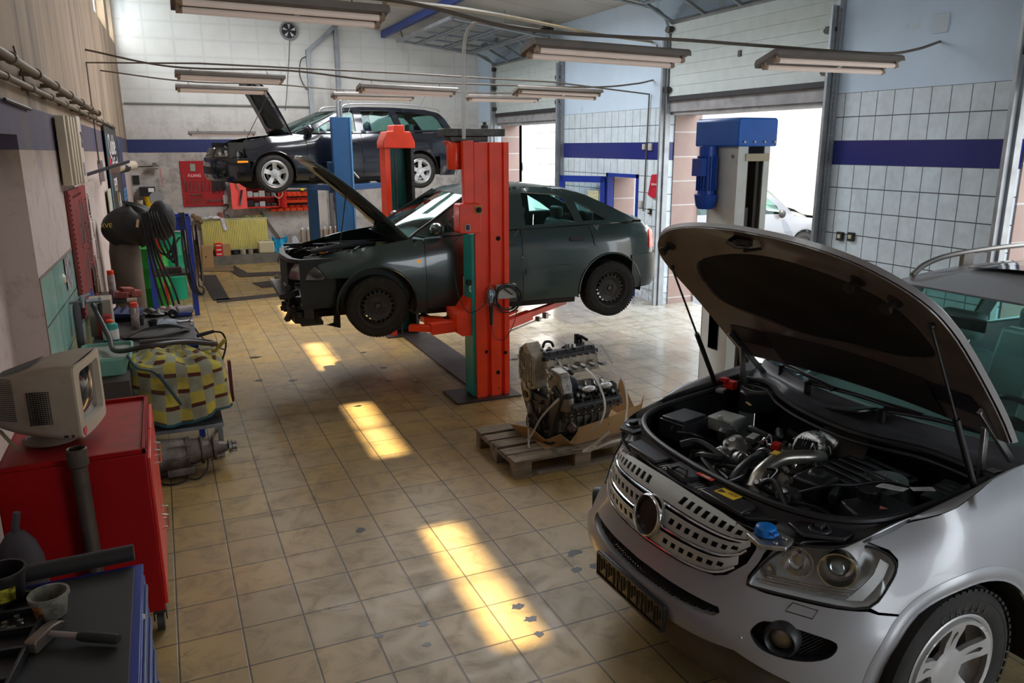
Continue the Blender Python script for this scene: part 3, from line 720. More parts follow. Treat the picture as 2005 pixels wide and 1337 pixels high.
    def rwx(t, v): return -(q.get('rw_bulge', .1)*.6)*(1-v*v)*max(0, t*5-4)
    b = MB(); b.grid(lambda i, j: (lambda p, v: (p[0]+wsx(i, v)+rwx(i, v), p[1]*v, p[2]+cr*(1-abs(v)**2.6)*(.35+.65*min(1, i*4, (1-i)*4+.3))))(er(i), 2*j-1), 24, 20); b.build('roof', mp, C, solid=.012, off=0)
    if cb:
        ec = edge(cb); b = MB(); rb = q.get('rw_bulge', .1)
        b.grid(lambda i, j: (lambda p, v: (p[0]-rb*(.6+.4*i)*(1-v*v), p[1]*v, p[2]+.015*(1-v*v)*(1-i)))(ec(i), 2*j-1), 8, 14); b.build('rear_window', M_glass, C, solid=.005, off=0)
    # floor pan and cabin
    b = MB(); b.bb(-q['wb']+ra, -ra-.02, -.62, .62, zb-.03, zb+.06); b.bb(-ra-.05, q.get('pan_front', .55), -.44, .44, zb-.02, zb+.05); b.bb(q['rear_x']+.15, -q['wb']+ra, -.44, .44, zb+.05, zb+.14)
    b.bar((0, -.6, q['R']), (0, .6, q['R']), .06, .06); b.bar((-q['wb'], -.6, q['R']), (-q['wb'], .6, q['R']), .09, .09)
    b.tube([(.2, -.12, zb-.05), (-.9, -.15, zb-.06), (-1.7, -.12, zb-.05), (q['rear_x']+.5, -.3, zb)], .03, 8); b.build('underbody', M_under, C)
    sz = q['seat_z']; sm = q.get('seat_m', M_seat); hs_ = q.get('seat_x', -1.35)
    for y in (-.36, .36): cab_seat(C, hs_, y, sz, sm)
    b = MB(); b.ext([(hs_-1.15, sz), (hs_-.62, sz+.02), (hs_-.60, sz+.14), (hs_-1.05, sz+.14), (hs_-1.22, sz+.66), (hs_-1.32, sz+.66)], 'y', -.62, .62)
    for y in (-.4, .4): b.box((hs_-1.27, y, sz+.74), (.09, .24, .14))
    b.build('rear_seat', sm, C, bevel=.03)
    dx, dz = q['dash']; b = MB(); b.ext([(dx+.28, dz-.02), (dx+.05, dz+.01), (dx-.08, dz), (dx-.12, dz-.12), (dx-.05, dz-.35), (dx+.28, dz-.35)], 'y', -.66, .66); b.build('dashboard', q.get('dash_m', mat('dash dark', (.03, .03, .035), .6)), C, bevel=.02)
    b = MB(); c = Vector((dx-.28, .36, dz-.05)); n_ = Vector((-.88, 0, .47)); u = Vector((0, 1, 0)); v = n_.cross(u)
    b.tube([c+(u*math.cos(a)+v*math.sin(a))*.185 for a in [2*PI*i/28 for i in range(28)]], .015, 8, closed=True)
    b.lathe([(.0, .0), (.07, -.01), (.075, -.04), (0, -.05)], c, n_, 16); b.bar(c+u*.18, c-u*.18, .03, .02); b.bar(c, c-v*-.17, .03, .02); b.build('steering_wheel', M_black, C)
    b = MB(); b.box((q['ws'][1][0]+.25, 0, q['ws'][1][1]-.10), (.02, .24, .07)); b.build('rear_view_mirror', M_black, C, bevel=.01)
def clutter(name_pairs): pass
def hose(b, pts, r, n=8): b.tube(crom(pts, 6), r, n)
def open_hood(C, S, q, H):
    """H: outline (x,y) list half, zf(x,y), hinge, angle"""
    hx, hz, th = H['hinge']; up = H.get('lift', 0)
    def rot_hinge(p, hx, hz, th):
        dx, dz = p[0]-hx, p[2]-hz; c, s = math.cos(th), math.sin(th); return (hx+dx*c-dz*s, p[1], hz+up+dx*s+dz*c)
    half = crom(H['half'], 4); out = half + [(x, -y) for x, y in half[::-1][1:-1]]
    ef = H.get('edge', .03)
    def fo(x, y): return rot_hinge((x, y, H['z'](x, y)), hx, hz, th)
    h = panel('hood', out, fo, H['paint'], C, (), .05, .004, off=0)
    # turned-down rim
    b = MB(); n = len(out); vs = [rot_hinge((x, y, H['z'](x, y)), hx, hz, th) for x, y in out] + [rot_hinge((x*.988, y*.988, H['z'](x, y)-.018), hx, hz, th) for x, y in out]
    b.mesh(vs, [(i, (i+1) % n, n+(i+1) % n, n+i) for i in range(n)]); b.build('hood_rim', H['paint'], h, solid=.003)
    # pressed inner frame with recesses
    sc = lambda k: [(x*k+(1-k)*H['cx'], y*k) for x, y in out]
    def fi(x, y, d): return rot_hinge((x, y, H['z'](x, y)-d), hx, hz, th)
    inner = H['recess']; inner = crom(inner, 4, True)
    panel('inner_frame', sc(.985), lambda x, y: fi(x, y, .03), H['inner_m'], h, [inner], .05, .006, off=0)
    b = MB(); n = len(inner); vs = [fi(x, y, .033) for x, y in inner] + [fi(x, y, .012) for x, y in inner]
    b.mesh(vs, [(i, (i+1) % n, n+(i+1) % n, n+i) for i in range(n)]); b.build('recess_edge', H['inner_m'], h, solid=.003)
    panel('insulation_pad', [((x-H['cx'])*.985+H['cx'], y*.985) for x, y in inner], lambda x, y: fi(x, y, .018+.01*math.sin(x*14)*math.sin(y*9)), H['pad_m'], h, (), .05, .006, off=0)
    return h, fi
def lampunit(C, S, poly, side, cells, m_back, m_lens, name='headlight', depth=.09, trim=None):
    """(s,z) outline on the shell; reflector bowl behind a clear lens"""
    F = lambda s, z, o=0.0: S.pt(s, z, side, o)
    P = crom(poly, 3, True)
    t = panel(name, P, lambda s, z: F(s, z, -depth), m_back, C, (), .04, .003, off=0)
    b = MB(); n = len(P); vs = [F(s, z, -.002) for s, z in P] + [F(s, z, -depth) for s, z in P]; b.mesh(vs, [(i, (i+1) % n, n+(i+1) % n, n+i) for i in range(n)]); b.build('lamp_housing', m_back, t, solid=.002)
    for (s, z, r, kind) in cells:
        p = Vector(F(s, z, -depth)); q2 = Vector(F(s, z, -.02)); ax = (q2-p).normalized(); ax = (ax+Vector((.7, 0, 0))).normalized()
        b = MB()
        if kind == 'p':
            b.lathe([(r*.25, 0), (r*.9, .01), (r, .045), (r*1.04, .07), (r*1.12, .07), (r*1.12, .02)], p, ax, 28); b.build('reflector', M_chrome, t)
            b = MB(); b.lathe([(.0, .062), (r*.3, .058), (r*.55, .04), (r*.68, .015), (r*.7, 0)], p, ax, 24); b.build('projector_lens', mat('projector glass', (.35, .4, .42), .05, .6), t)
        else:
            b.lathe([(.012, 0), (r*.5, .008), (r*.85, .03), (r, .055), (r*1.05, .055)], p, ax, 24); b.cyl(p, p+ax*.035, .012, .010, 8); b.build('reflector', M_chrome, t)
    l = panel('lens', P, lambda s, z: F(s, z, .002), m_lens, t, (), .05, .003, off=0)
    if trim:
        b = MB(); b.tube([F(s, z, .001) for s, z in P], .006, 5, closed=True); b.build('lamp_seal', M_black, t)
    return t
def engine_bits(C, x0, x1, y0, y1, z0, z1, seed, density=1.0, mats=None, pre=''):
    """manifolds, hoses, covers and small fittings packed under an open hood"""
    rd = random.Random(seed); U = rd.uniform
    b = MB(); b.bb(x0+.12*(x1-x0), x1-.2*(x1-x0), y0+.3*(y1-y0), y1-.3*(y1-y0), z0, z0+(z1-z0)*.55)
    for k in range(8): b.box((U(x0+.1, x1-.1), U(y0*.5, y1*.5), z0+(z1-z0)*U(.3, .6)), (U(.06, .2), U(.06, .2), U(.05, .14)), rz=U(-.3, .3))
    b.build(pre+'engine_block', M_alu, C, bevel=.008)
    hm = mat('hose rubber', (.014, .014, .015), .4)
    for k in range(int(10*density)):
        p = Vector((U(x0, x1), U(y0, y1), z1-U(.03, .12))); P = [p]
        for _ in range(4): p = p+Vector((U(-.16, .16), U(-.18, .18), U(-.05, .05))); p.x = min(max(p.x, x0), x1); p.y = min(max(p.y, y0), y1); p.z = min(max(p.z, z0+.1), z1); P.append(p.copy())
        b = MB(); hose(b, P, rd.choice([.007, .01, .014, .022])); b.build('hose', hm, C)
    for k in range(int(8*density)):
        c = Vector((U(x0+.05, x1-.05), U(y0+.05, y1-.05), z1-U(.05, .14))); r = U(.02, .05); b = MB(); a = rd.choice([(0, 0, 1), (1, 0, .2), (0, 1, .3), (.7, .7, .5)])
        b.lathe([(0, 0), (r, 0), (r, r*.6), (r*.8, r*.7), (r*.8, r), (r*.4, r*1.15), (0, r*1.15)], c, a, 16); b.build('fitting', rd.choice([M_alu, M_steel, M_dsteel, M_black]), C)
    b = MB()
    for k in range(int(26*density)):
        c = Vector((U(x0+.05, x1-.05), U(y0+.05, y1-.05), z1-U(.04, .12))); r = U(.006, .012); b.cyl(c, c+Vector((U(-.01, .01), U(-.01, .01), U(.015, .03))), r, n=6)
    b.build('bolt_heads', M_steel, C)['kind'] = 'stuff'

# ---------- dark green sedan on the red lift ----------
M_green = mat('dark green car paint', (.022, .046, .043), .25, .0, coat=.6, spec=.6, dirt=.12, dcol=(.035, .032, .027), dscale=4)
AU = Shell([(.93, 0), (.915, .3), (.85, .50), (.74, .66), (.58, .77), (.30, .83), (0, .855), (-.6, .862), (-1.6, .862), (-2.6, .855), (-3.0, .82), (-3.22, .73), (-3.36, .5), (-3.42, .2), (-3.43, 0)],
 [(0, [(.15, .10), (.3, .03), (.45, 0), (.55, .01), (.68, .06), (.78, .12), (.85, .2)]),
  (1.0, [(.15, .08), (.3, .02), (.5, 0), (.62, .0), (.70, .03), (.78, .10), (.84, .2)]),
  (1.6, [(.15, .07), (.25, .02), (.5, 0), (.7, .008), (.82, .03), (.90, .07), (.97, .13), (1.02, .2)]),
  (2.3, [(.15, .07), (.25, .02), (.5, 0), (.7, .008), (.85, .025), (.95, .06), (1.02, .095), (1.2, .17), (1.40, .27), (1.46, .36)]),
  (4.3, [(.15, .07), (.25, .02), (.5, 0), (.7, .008), (.85, .025), (.95, .06), (1.02, .10), (1.2, .18), (1.40, .28), (1.46, .36)]),
  (4.9, [(.25, .06), (.40, .0), (.60, 0), (.67, .015), (.8, .03), (.95, .07), (1.0, .13), (1.04, .2)]),
  (5.6, [(.25, .06), (.40, .0), (.60, 0), (.67, .04), (.8, .06), (.95, .09), (1.0, .14), (1.04, .2)])])
_ax, _ay, _aa, _az = 1.897, 8.366, 3.104, .638
A = empty('sedan', (_ax, _ay, _az), _aa, 'dark green sedan with open hood raised on the red two-post lift, front bumper missing', 'car')
qa = dict(paint=M_green, R=.308, wheels=0, sill=.19, zc=.315, ra=.395, wb=2.617, track=.765, tw=.19, rim=.20, kind='steel', rim_m=mat('rusty steel wheel', (.045, .040, .037), .55, .5, var=.4, dirt=.3, dcol=(.10, .07, .05), dscale=8),
 fend_x=.55, door_x=-.50, fend_z=.615, fend_front=[(.56, .805), (.57, .70), (.47, .615)],
 fend_top=[(-.37, .955), (-.15, .925), (.15, .885), (.40, .84)],
 belt=lambda x: pl([(-3.4, 1.0), (-2.7, 1.02), (-2.2, 1.012), (-1.4, .995), (-.8, .965), (-.35, .945)], x),
 door_xs=[-.50, -1.555, -2.37], door_arch=1, mould=.56,
 quarter_top=[(-2.55, 1.02), (-2.9, 1.025), (-3.18, 1.015)], quarter_rear=[(-3.24, .97), (-3.20, .92), (-3.16, .74), (-3.20, .675), (-3.0, .672), (-2.86, .668)], rb_z=.62,
 green=[(-.50, .965), (-.80, .972), (-1.4, 1.0), (-2.2, 1.018), (-2.9, 1.03), (-3.02, 1.045), (-2.80, 1.14), (-2.60, 1.235), (-2.38, 1.33), (-2.15, 1.39), (-1.8, 1.42), (-1.45, 1.425), (-1.15, 1.40), (-.98, 1.345), (-.75, 1.19), (-.42, .985)],
 windows=[[(-.66, .995), (-1.45, 1.03), (-1.45, 1.375), (-1.20, 1.365), (-1.05, 1.315), (-.85, 1.18)], [(-1.62, 1.035), (-2.22, 1.05), (-2.12, 1.30), (-2.02, 1.345), (-1.62, 1.38)], [(-2.30, 1.055), (-2.60, 1.06), (-2.42, 1.18), (-2.235, 1.27)]],
 seal_m=mat('window trim', (.16, .15, .14), .35, .6), mirror=(-.62, 1.03), mirror_m=M_green,
 ws=[(-.38, .965), (-1.02, 1.365)], roofline=[(-1.02, 1.365), (-1.2, 1.405), (-1.6, 1.427), (-2.0, 1.405), (-2.3, 1.355), (-2.42, 1.31)], rw=[(-2.42, 1.31), (-2.95, 1.055)], rw_bulge=.15, crown=.035,
 rear_x=-3.4, seat_z=.33, seat_x=-1.25, dash=(-.72, .93), arch_lip=(-5, 165, 8))
car_common(A, AU, qa)
# boot lid, rear bumper, lamps
ez = lambda t: AU.pt(AU.sx(-2.95-.30*t), 1.045-.01*t, 1, 0)
b = MB(); b.grid(lambda i, j: (lambda p, v: (p[0]-.12*(1-v*v), p[1]*v, p[2]+.02*(1-v*v)))(ez(i), 2*j-1), 8, 14); b.build('boot_lid', M_green, A, solid=.004)
Lr = AU.L; s1 = AU.sx(-3.18)
def rear_band(name, z0, z1, m, o=0.0, sa=None):
    sa = s1 if sa is None else sa
    b = MB(); zz = [z0+(z1-z0)*k/5 for k in range(6)]
    b.grid(lambda i, j: (lambda s: AU.pt(min(s, 2*Lr-s), z0+(z1-z0)*j, 1 if s < Lr else -1, o))(sa+(2*Lr-2*sa)*i), 30, 5); return b.build(name, m, A, solid=.004)
rear_band('rear_panel', .67, 1.02, M_green)
rear_band('rear_bumper', .30, .672, mat('dusty bumper green', (.05, .06, .055), .4, dirt=.3, dcol=(.12, .1, .08)), .012, AU.sx(-2.88))
M_tail = mat('tail lamp red', (.75, .02, .012), .15, coat=.8, emit=(.9, .03, .01, .25))
for sd in (1, -1):
    s0 = AU.sx(-3.15); tl = panel('tail_light', [(s0, .735), (s0+.02, .90), (s0+.06, .935), (s0+.30, .93), (s0+.30, .74)], lambda s, z: AU.pt(s, z, sd, .006), M_tail, A, (), .05, .01, off=0)
    b = MB(); p = AU.pt(AU.sx(-.43), .74, sd); b._ell((p[0], p[1], p[2]), .022, 10, (1, .4, .8)); b.build('side_indicator', mat('amber lens', (.85, .28, .02), .25, emit=(1, .35, .02, .2)), A)
    # lower front valance pieces left after the bumper came off
    b = MB(); b.bb(.36, .385, sd*.60-.12*(sd < 0), sd*.60+.12*(sd > 0), .10, .60); b.mesh([(.39, sd*.80, .12), (.34, sd*.80, .62), (.34, sd*.45, .62), (.39, sd*.45, .10), (.50, sd*.72, .14)], [(0, 1, 2, 3), (0, 4, 3)]); b.build('splash_shield', M_under, A, solid=.004)
hl = [(.32, .735), (.50, .74), (.72, .745), (.90, .74), (1.08, .715), (1.10, .66), (1.05, .60), (.85, .585), (.62, .595), (.38, .615)]
lens = glass('ribbed lamp lens', (.75, .76, .76), .15, .25)
sh = AU.sx
for sd in (1, -1):
    pts = [(sh(.83)+.02, .62), (sh(.80), .75), (sh(.72), .755), (sh(.62), .735), (sh(.53), .69), (sh(.50), .61), (sh(.62), .60), (sh(.76), .598)]
    lampunit(A, AU, pts, sd, [(sh(.75), .675, .058, 'r'), (sh(.58), .665, .04, 'r')], mat('lamp silver', (.45, .45, .44), .25, .8), lens, depth=.08, trim=1)
# engine bay tray, front support
b = MB()
b.bb(-.47, -.42, -.70, .70, .30, .93); b.bb(-.42, .72, -.72, -.66, .35, .80); b.bb(-.42, .72, .66, .72, .35, .80); b.bb(-.42, .72, -.66, .66, .30, .34)
b.build('engine_bay_tray', mat('bay green black', (.012, .016, .015), .5, dirt=.3, dcol=(.04, .035, .03)), A)
b = MB(); b.ext([(.72, -.60), (.80, -.45), (.84, 0), (.80, .45), (.72, .60), (.66, .60), (.74, .42), (.77, 0), (.74, -.42), (.66, -.60)], 'z', .745, .785); b.bb(.70, .76, -.58, .58, .20, .26)
b.build('slam_panel', M_black, A, bevel=.008)
b = MB(); b.bb(.74, .80, -.36, .36, .24, .73)
for k in range(22): b.bb(.80, .806, -.35, .35, .25+k*.0215, .262+k*.0215)
b.build('radiator', mat('radiator dark', (.018, .018, .018), .6), A)
b = MB(); b.bar((.86, -.55, .42), (.86, .55, .42), .05, .10, (1, 0, 0)); b.bar((.72, -.5, .45), (.86, -.5, .42), .06, .06); b.bar((.72, .5, .45), (.86, .5, .42), .06, .06); b.cyl((.84, .40, .53), (.84, .66, .53), .018, n=10); b.cyl((.84, .64, .53), (.84, .68, .53), .03, n=10)
b.build('crash_bar', mat('dirty black steel', (.02, .02, .02), .45, .3, dirt=.4, dcol=(.1, .08, .07)), A, bevel=.005)
b = MB(); b.ext([(.58, .56), (.78, .50), (.80, .22), (.74, .12), (.55, .10), (.48, .30)], 'z', .13, .30); b.mesh([(.80, .28, .36), (.66, .62, .42), (.52, .66, .14), (.70, .30, .10)], [(0, 1, 2, 3)]); b.bb(.5, .72, .2, .52, .1, .14); b.bb(.60, .70, .56, .64, .2, .6)
b.build('air_duct', mat('duct plastic', (.03, .03, .032), .55, dirt=.3, dcol=(.09, .08, .07)), A, bevel=.006)
for k in range(14):
    b = MB(); y = -.55+k*.085; b.box((.80+.02*math.sin(k*2.1), y, .30+.14*math.sin(k*1.7)), (.05, .05, .10), rz=k, rx=k*.7); b.build('bumper_bracket', M_black, A, bevel=.004)
engine_bits(A, -.38, .66, -.60, .60, .36, .82, 11, 1.4)
b = MB(); b.ext(rrect(.02, .36, .30, .52, .05), 'z', .70, .80); b.cyl((.06, .42, .80), (.06, .42, .84), .035); b.build('coolant_tank', mat('yellowed plastic', (.45, .36, .20), .35, alpha=1), A, bevel=.03, seg=3)
b = MB(); b.cyl((.02, .41, .8), (.02, .41, .83), .038); b.build('tank_cap', mat('blue cap', (.02, .08, .3), .4), A)
b = MB(); hose(b, [(-.2, .2, .84), (0, .30, .88), (.2, .34, .88), (.42, .30, .84), (.5, .1, .80)], .028, 10); hose(b, [(.6, .35, .76), (.5, .55, .78), (.3, .62, .80), (-.1, .60, .86)], .02); b.build('radiator_hose', mat('grey hose', (.06, .07, .09), .5), A)
b = MB(); b.lathe([(.03, 0), (.045, .0), (.045, .012), (.03, .012)], (.42, .28, .80), (0, 0, 1), 16); b.box((.42, .28, .83), (.02, .06, .03)); b.build('dipstick_handle', mat('orange plastic', (.8, .25, .03), .4), A)
b = MB(); b.cyl((-.15, .42, .80), (-.15, .42, .88), .07, .06); b.cyl((-.15, .42, .88), (-.15, .42, .9), .05); b.build('brake_reservoir', mat('olive plastic', (.16, .17, .08), .4), A)
b = MB(); b.ext([(-.44, .90), (-.28, .905), (-.24, .93), (-.40, .965)], 'y', -.66, .66); b.build('cowl', M_black, A)
HA = dict(hinge=(-.40, .955, math.radians(50)), cx=.2, paint=M_green, half=[(.86, 0), (.84, .25), (.78, .45), (.70, .56), (.58, .64), (.2, .71), (-.36, .735), (-.46, .70), (-.50, .35), (-.52, 0)],
 z=lambda x, y: pl([(-.55, .985), (-.4, .975), (0, .94), (.4, .875), (.7, .80), (.8, .755), (.88, .68)], x) - .04*(y/.72)**2,
 recess=[(.62, -.36), (.66, 0), (.62, .36), (.40, .50), (.0, .55), (-.25, .50), (-.30, 0), (-.25, -.50), (0, -.55), (.40, -.50)], inner_m=M_green, pad_m=mat('hood pad black', (.012, .012, .011), .9, var=.3))
ho, fi = open_hood(A, AU, qa, HA)
# grille opening in the hood's nose
b = MB()
for y in (-.13, .13): b.tube([fi(*p) for p in ((.845, y-.10, -.012), (.845, y+.10, -.012), (.78, y+.115, -.012), (.78, y-.115, -.012))], .009, 5, closed=True)
b.build('grille_surround', M_chrome, ho)
b = MB()
for y in (-.13, .13): b.mesh([fi(*p) for p in ((.84, y-.09, -.006), (.84, y+.09, -.006), (.785, y+.105, -.006), (.785, y-.105, -.006))], [(0, 1, 2, 3)])
b.build('grille_mesh', mat('grille dark', (.02, .02, .02), .5), ho)
b = MB(); b.tube([(.30, .52, .84), fi(.35, .38, .03)], .006, 6); b.build('prop_rod', M_dsteel, A)
b = MB(); b.mesh([fi(*p) for p in ((-.02, .18, .05), (.07, .20, .05), (.05, .31, .05), (-.04, .29, .05))], [(0, 1, 2, 3)]); b.build('hood_sticker', mat('old sticker', (.30, .27, .2), .6), ho, solid=.001)

# ---------- black estate on the blue lift ----------
M_bk = mat('black car paint', (.006, .007, .012), .18, coat=.7, spec=.6, dirt=.08, dcol=(.03, .03, .03))
VO = Shell([(.88, 0), (.865, .3), (.80, .52), (.68, .68), (.48, .78), (.2, .825), (-.1, .84), (-.7, .855), (-1.6, .86), (-2.6, .85), (-3.1, .81), (-3.38, .70), (-3.50, .45), (-3.54, 0)],
 [(0, [(.15, .06), (.3, 0), (.5, 0), (.56, .02), (.62, .06), (.72, .10), (.80, .18)]),
  (.95, [(.15, .05), (.3, 0), (.5, 0), (.56, .02), (.64, .04), (.72, .08), (.80, .18)]),
  (1.5, [(.15, .05), (.25, .01), (.5, 0), (.7, .01), (.8, .04), (.88, .10), (.94, .18)]),
  (2.3, [(.15, .05), (.25, .01), (.5, 0), (.72, .008), (.85, .03), (.94, .07), (1.1, .13), (1.30, .21), (1.37, .30)]),
  (4.4, [(.15, .05), (.25, .01), (.5, 0), (.72, .008), (.85, .03), (.94, .07), (1.1, .13), (1.30, .21), (1.37, .30)]),
  (5.4, [(.25, .05), (.35, .0), (.55, 0), (.6, .03), (.85, .05), (.95, .08), (1.1, .16), (1.30, .27), (1.37, .34)])])
V = empty('estate_car', (1.62, 14.2, 1.765), math.radians(187), 'black estate car with five-spoke wheels and open hood, high on the blue lift', 'car')
qv = dict(paint=M_bk, R=.302, wheels=0, sill=.17, zc=.31, ra=.355, wb=2.56, track=.755, tw=.185, rim=.205, kind='star', rim_m=mat('silver wheel', (.55, .55, .55), .3, .7, dirt=.15, dcol=(.15, .13, .12)),
 door_x=-.55, fend_x=.7, fend_z=.50, fend_front=[(.46, .82), (.44, .74), (.42, .60), (.36, .50)],
 fend_top=[(-.35, .935), (-.1, .905), (.2, .865)],
 belt=lambda x: pl([(-3.5, .97), (-2.6, .955), (-1.5, .935), (-.3, .915)], x),
 door_xs=[-.55, -1.50, -2.25], mould=.50,
 quarter_top=[(-2.7, .955), (-3.1, .965), (-3.36, .97)], quarter_rear=[(-3.40, .80), (-3.40, .60), (-3.1, .565), (-2.86, .55)], rb_z=.50,
 green=[(-.50, .94), (-1.5, .945), (-2.6, .965), (-3.36, .98), (-3.34, 1.05), (-3.18, 1.22), (-3.06, 1.30), (-2.8, 1.345), (-2.2, 1.375), (-1.6, 1.375), (-1.3, 1.35), (-1.12, 1.28), (-.8, 1.11), (-.42, .955)],
 windows=[[(-.68, .965), (-1.42, .975), (-1.42, 1.31), (-1.28, 1.295), (-1.1, 1.21), (-.85, 1.08)], [(-1.56, .978), (-2.18, .988), (-2.08, 1.325), (-1.56, 1.32)], [(-2.30, .99), (-3.15, 1.005), (-3.05, 1.17), (-2.94, 1.26), (-2.20, 1.32)]],
 mirror=(-.60, .99), ws=[(-.36, .95), (-1.16, 1.30)], roofline=[(-1.16, 1.30), (-1.4, 1.355), (-1.9, 1.375), (-2.5, 1.36), (-3.0, 1.315), (-3.1, 1.27)], rw=[(-3.1, 1.27), (-3.36, .99)], rw_bulge=.06, crown=.03,
 rear_x=-3.5, seat_z=.30, seat_x=-1.3, dash=(-.75, .90), arch_lip=(-5, 186, 8))
car_common(V, VO, qv)
Lv = VO.L
def vband(name, sa, z0, z1, m, o=0.0, rear=True, parent=V):
    b = MB()
    if rear: b.grid(lambda i, j: (lambda s: VO.pt(min(s, 2*Lv-s), z0+(z1-z0)*j, 1 if s < Lv else -1, o))(sa+(2*Lv-2*sa)*i), 26, 5)
    else: b.grid(lambda i, j: (lambda s: VO.pt(s, z0+(z1-z0)*j, 1, o))(-sa+2*sa*i), 30, 5)
    return b.build(name, m, parent, solid=.004)
vband('rear_bumper', VO.sx(-2.95), .22, .57, M_bk, .02); vband('tailgate', VO.sx(-3.36), .57, .98, M_bk)
fb = vband('front_bumper', VO.sx(.37), .20, .56, M_bk, .025, False); vband('lower_grille', .45, .30, .42, mat('grille black', (.01, .01, .01), .6), .03, False)
gr = vband('grille', .30, .575, .72, mat('grille black', (.01, .01, .01), .6), .0, False)
b = MB()
for k in range(13): s = -.27+k*.045; b.bar(VO.pt(s, .58, 1, .006), VO.pt(s, .715, 1, .006), .008, .01)
b.bar(VO.pt(-.27, .585, 1, .012), VO.pt(.27, .71, 1, .012), .02, .01); b.build('grille_bars', M_chrome, gr)
for sd in (1, -1):
    sh = VO.sx
    lampunit(V, VO, [(.36, .58), (.36, .70), (.50, .715), (sh(.66), .70), (sh(.52), .67), (sh(.46), .60), (sh(.55), .575), (.60, .575)], sd, [(.50, .64, .05, 'r'), (.68, .635, .045, 'r')], mat('lamp silver', (.45, .45, .44), .25, .8), M_clear, depth=.07, trim=1)
    panel('indicator', [(sh(.55), .485), (sh(.55), .515), (sh(.40), .515), (sh(.40), .49)], lambda s, z: VO.pt(s, z, sd, .03), mat('amber lens', (.85, .28, .02), .25), fb, (), .05, .006, off=0)
    tz = sh(-3.33); panel('tail_light', [(tz, .62), (tz, .96), (tz+.14, .96), (tz+.16, .62)], lambda s, z: VO.pt(s, z, sd, .008), M_tail, V, (), .08, .01, off=0)
    b = MB(); y = .60*sd; b.tube(crom([(-1.25, y, 1.34), (-1.35, y, 1.42), (-1.9, y, 1.44), (-2.6, y, 1.425), (-3.0, y, 1.38), (-3.08, y, 1.33)], 5), .014, 6); b.build('roof_rail', mat('rail grey', (.35, .36, .37), .35, .5), V)
b = MB(); b.bb(-.42, -.38, -.66, .66, .3, .92); b.bb(-.40, .66, -.70, -.64, .35, .80); b.bb(-.4, .66, .64, .70, .35, .80); b.bb(-.4, .66, -.64, .64, .28, .32); b.bb(.60, .70, -.5, .5, .60, .72); b.build('engine_bay_tray', M_under, V)
engine_bits(V, -.3, .6, -.5, .5, .34, .78, 5, .6)
HV = dict(hinge=(-.36, .93, math.radians(71)), cx=.15, paint=M_bk, half=[(.74, 0), (.72, .3), (.64, .52), (.48, .66), (.2, .71), (-.32, .73), (-.42, .70), (-.48, .35), (-.5, 0)],
 z=lambda x, y: pl([(-.5, .965), (-.36, .955), (0, .915), (.4, .845), (.7, .74)], x) - .03*(y/.7)**2,
 recess=[(.52, -.33), (.56, 0), (.52, .33), (.35, .46), (0, .52), (-.22, .5), (-.26, 0), (-.22, -.5), (0, -.52), (.35, -.46)], inner_m=M_bk, pad_m=mat('hood pad black', (.012, .012, .011), .9, var=.3))
hv, fv = open_hood(V, VO, qv, HV)
b = MB(); b.tube([(.38, .58, .80), fv(.28, .45, .03)], .006, 6); b.build('prop_rod', M_dsteel, V)
b = MB(); b.tube([(-2.85, .2, 1.38), (-3.0, .2, 1.62)], .003, 5); b.build('aerial', M_black, V)
ML = Shell([(.965,0),(.95,.27),(.895,.50),(.765,.71),(.55,.87),(.25,.96),(-.1,.99),(-.6,.975),(-1.6,.965),(-2.8,.97),(-3.3,.93),(-3.7,.80),(-3.86,.5),(-3.9,0)],
 [(0,[(.2,.14),(.32,.05),(.42,.01),(.52,0),(.60,.02),(.70,.06),(.85,.10),(.95,.16),(1.0,.22)]),
  (.75,[(.2,.12),(.32,.04),(.42,.005),(.54,0),(.62,.03),(.72,.08),(.85,.12),(.95,.17),(1.02,.27)]),
  (1.15,[(.2,.10),(.32,.03),(.45,0),(.60,.0),(.72,.03),(.86,.07),(.96,.115),(1.06,.22)]),
  (1.55,[(.2,.08),(.4,.01),(.62,0),(.8,0),(.95,.03),(1.06,.065),(1.14,.12),(1.20,.22)]),
  (2.2,[(.2,.08),(.4,.0),(.62,0),(.85,.0),(1.0,.02),(1.12,.05),(1.19,.09),(1.27,.14),(1.75,.34)]),
  (5.2,[(.2,.08),(.4,.0),(.62,0),(.85,.0),(1.0,.02),(1.12,.05),(1.19,.09),(1.27,.14),(1.75,.34)])])

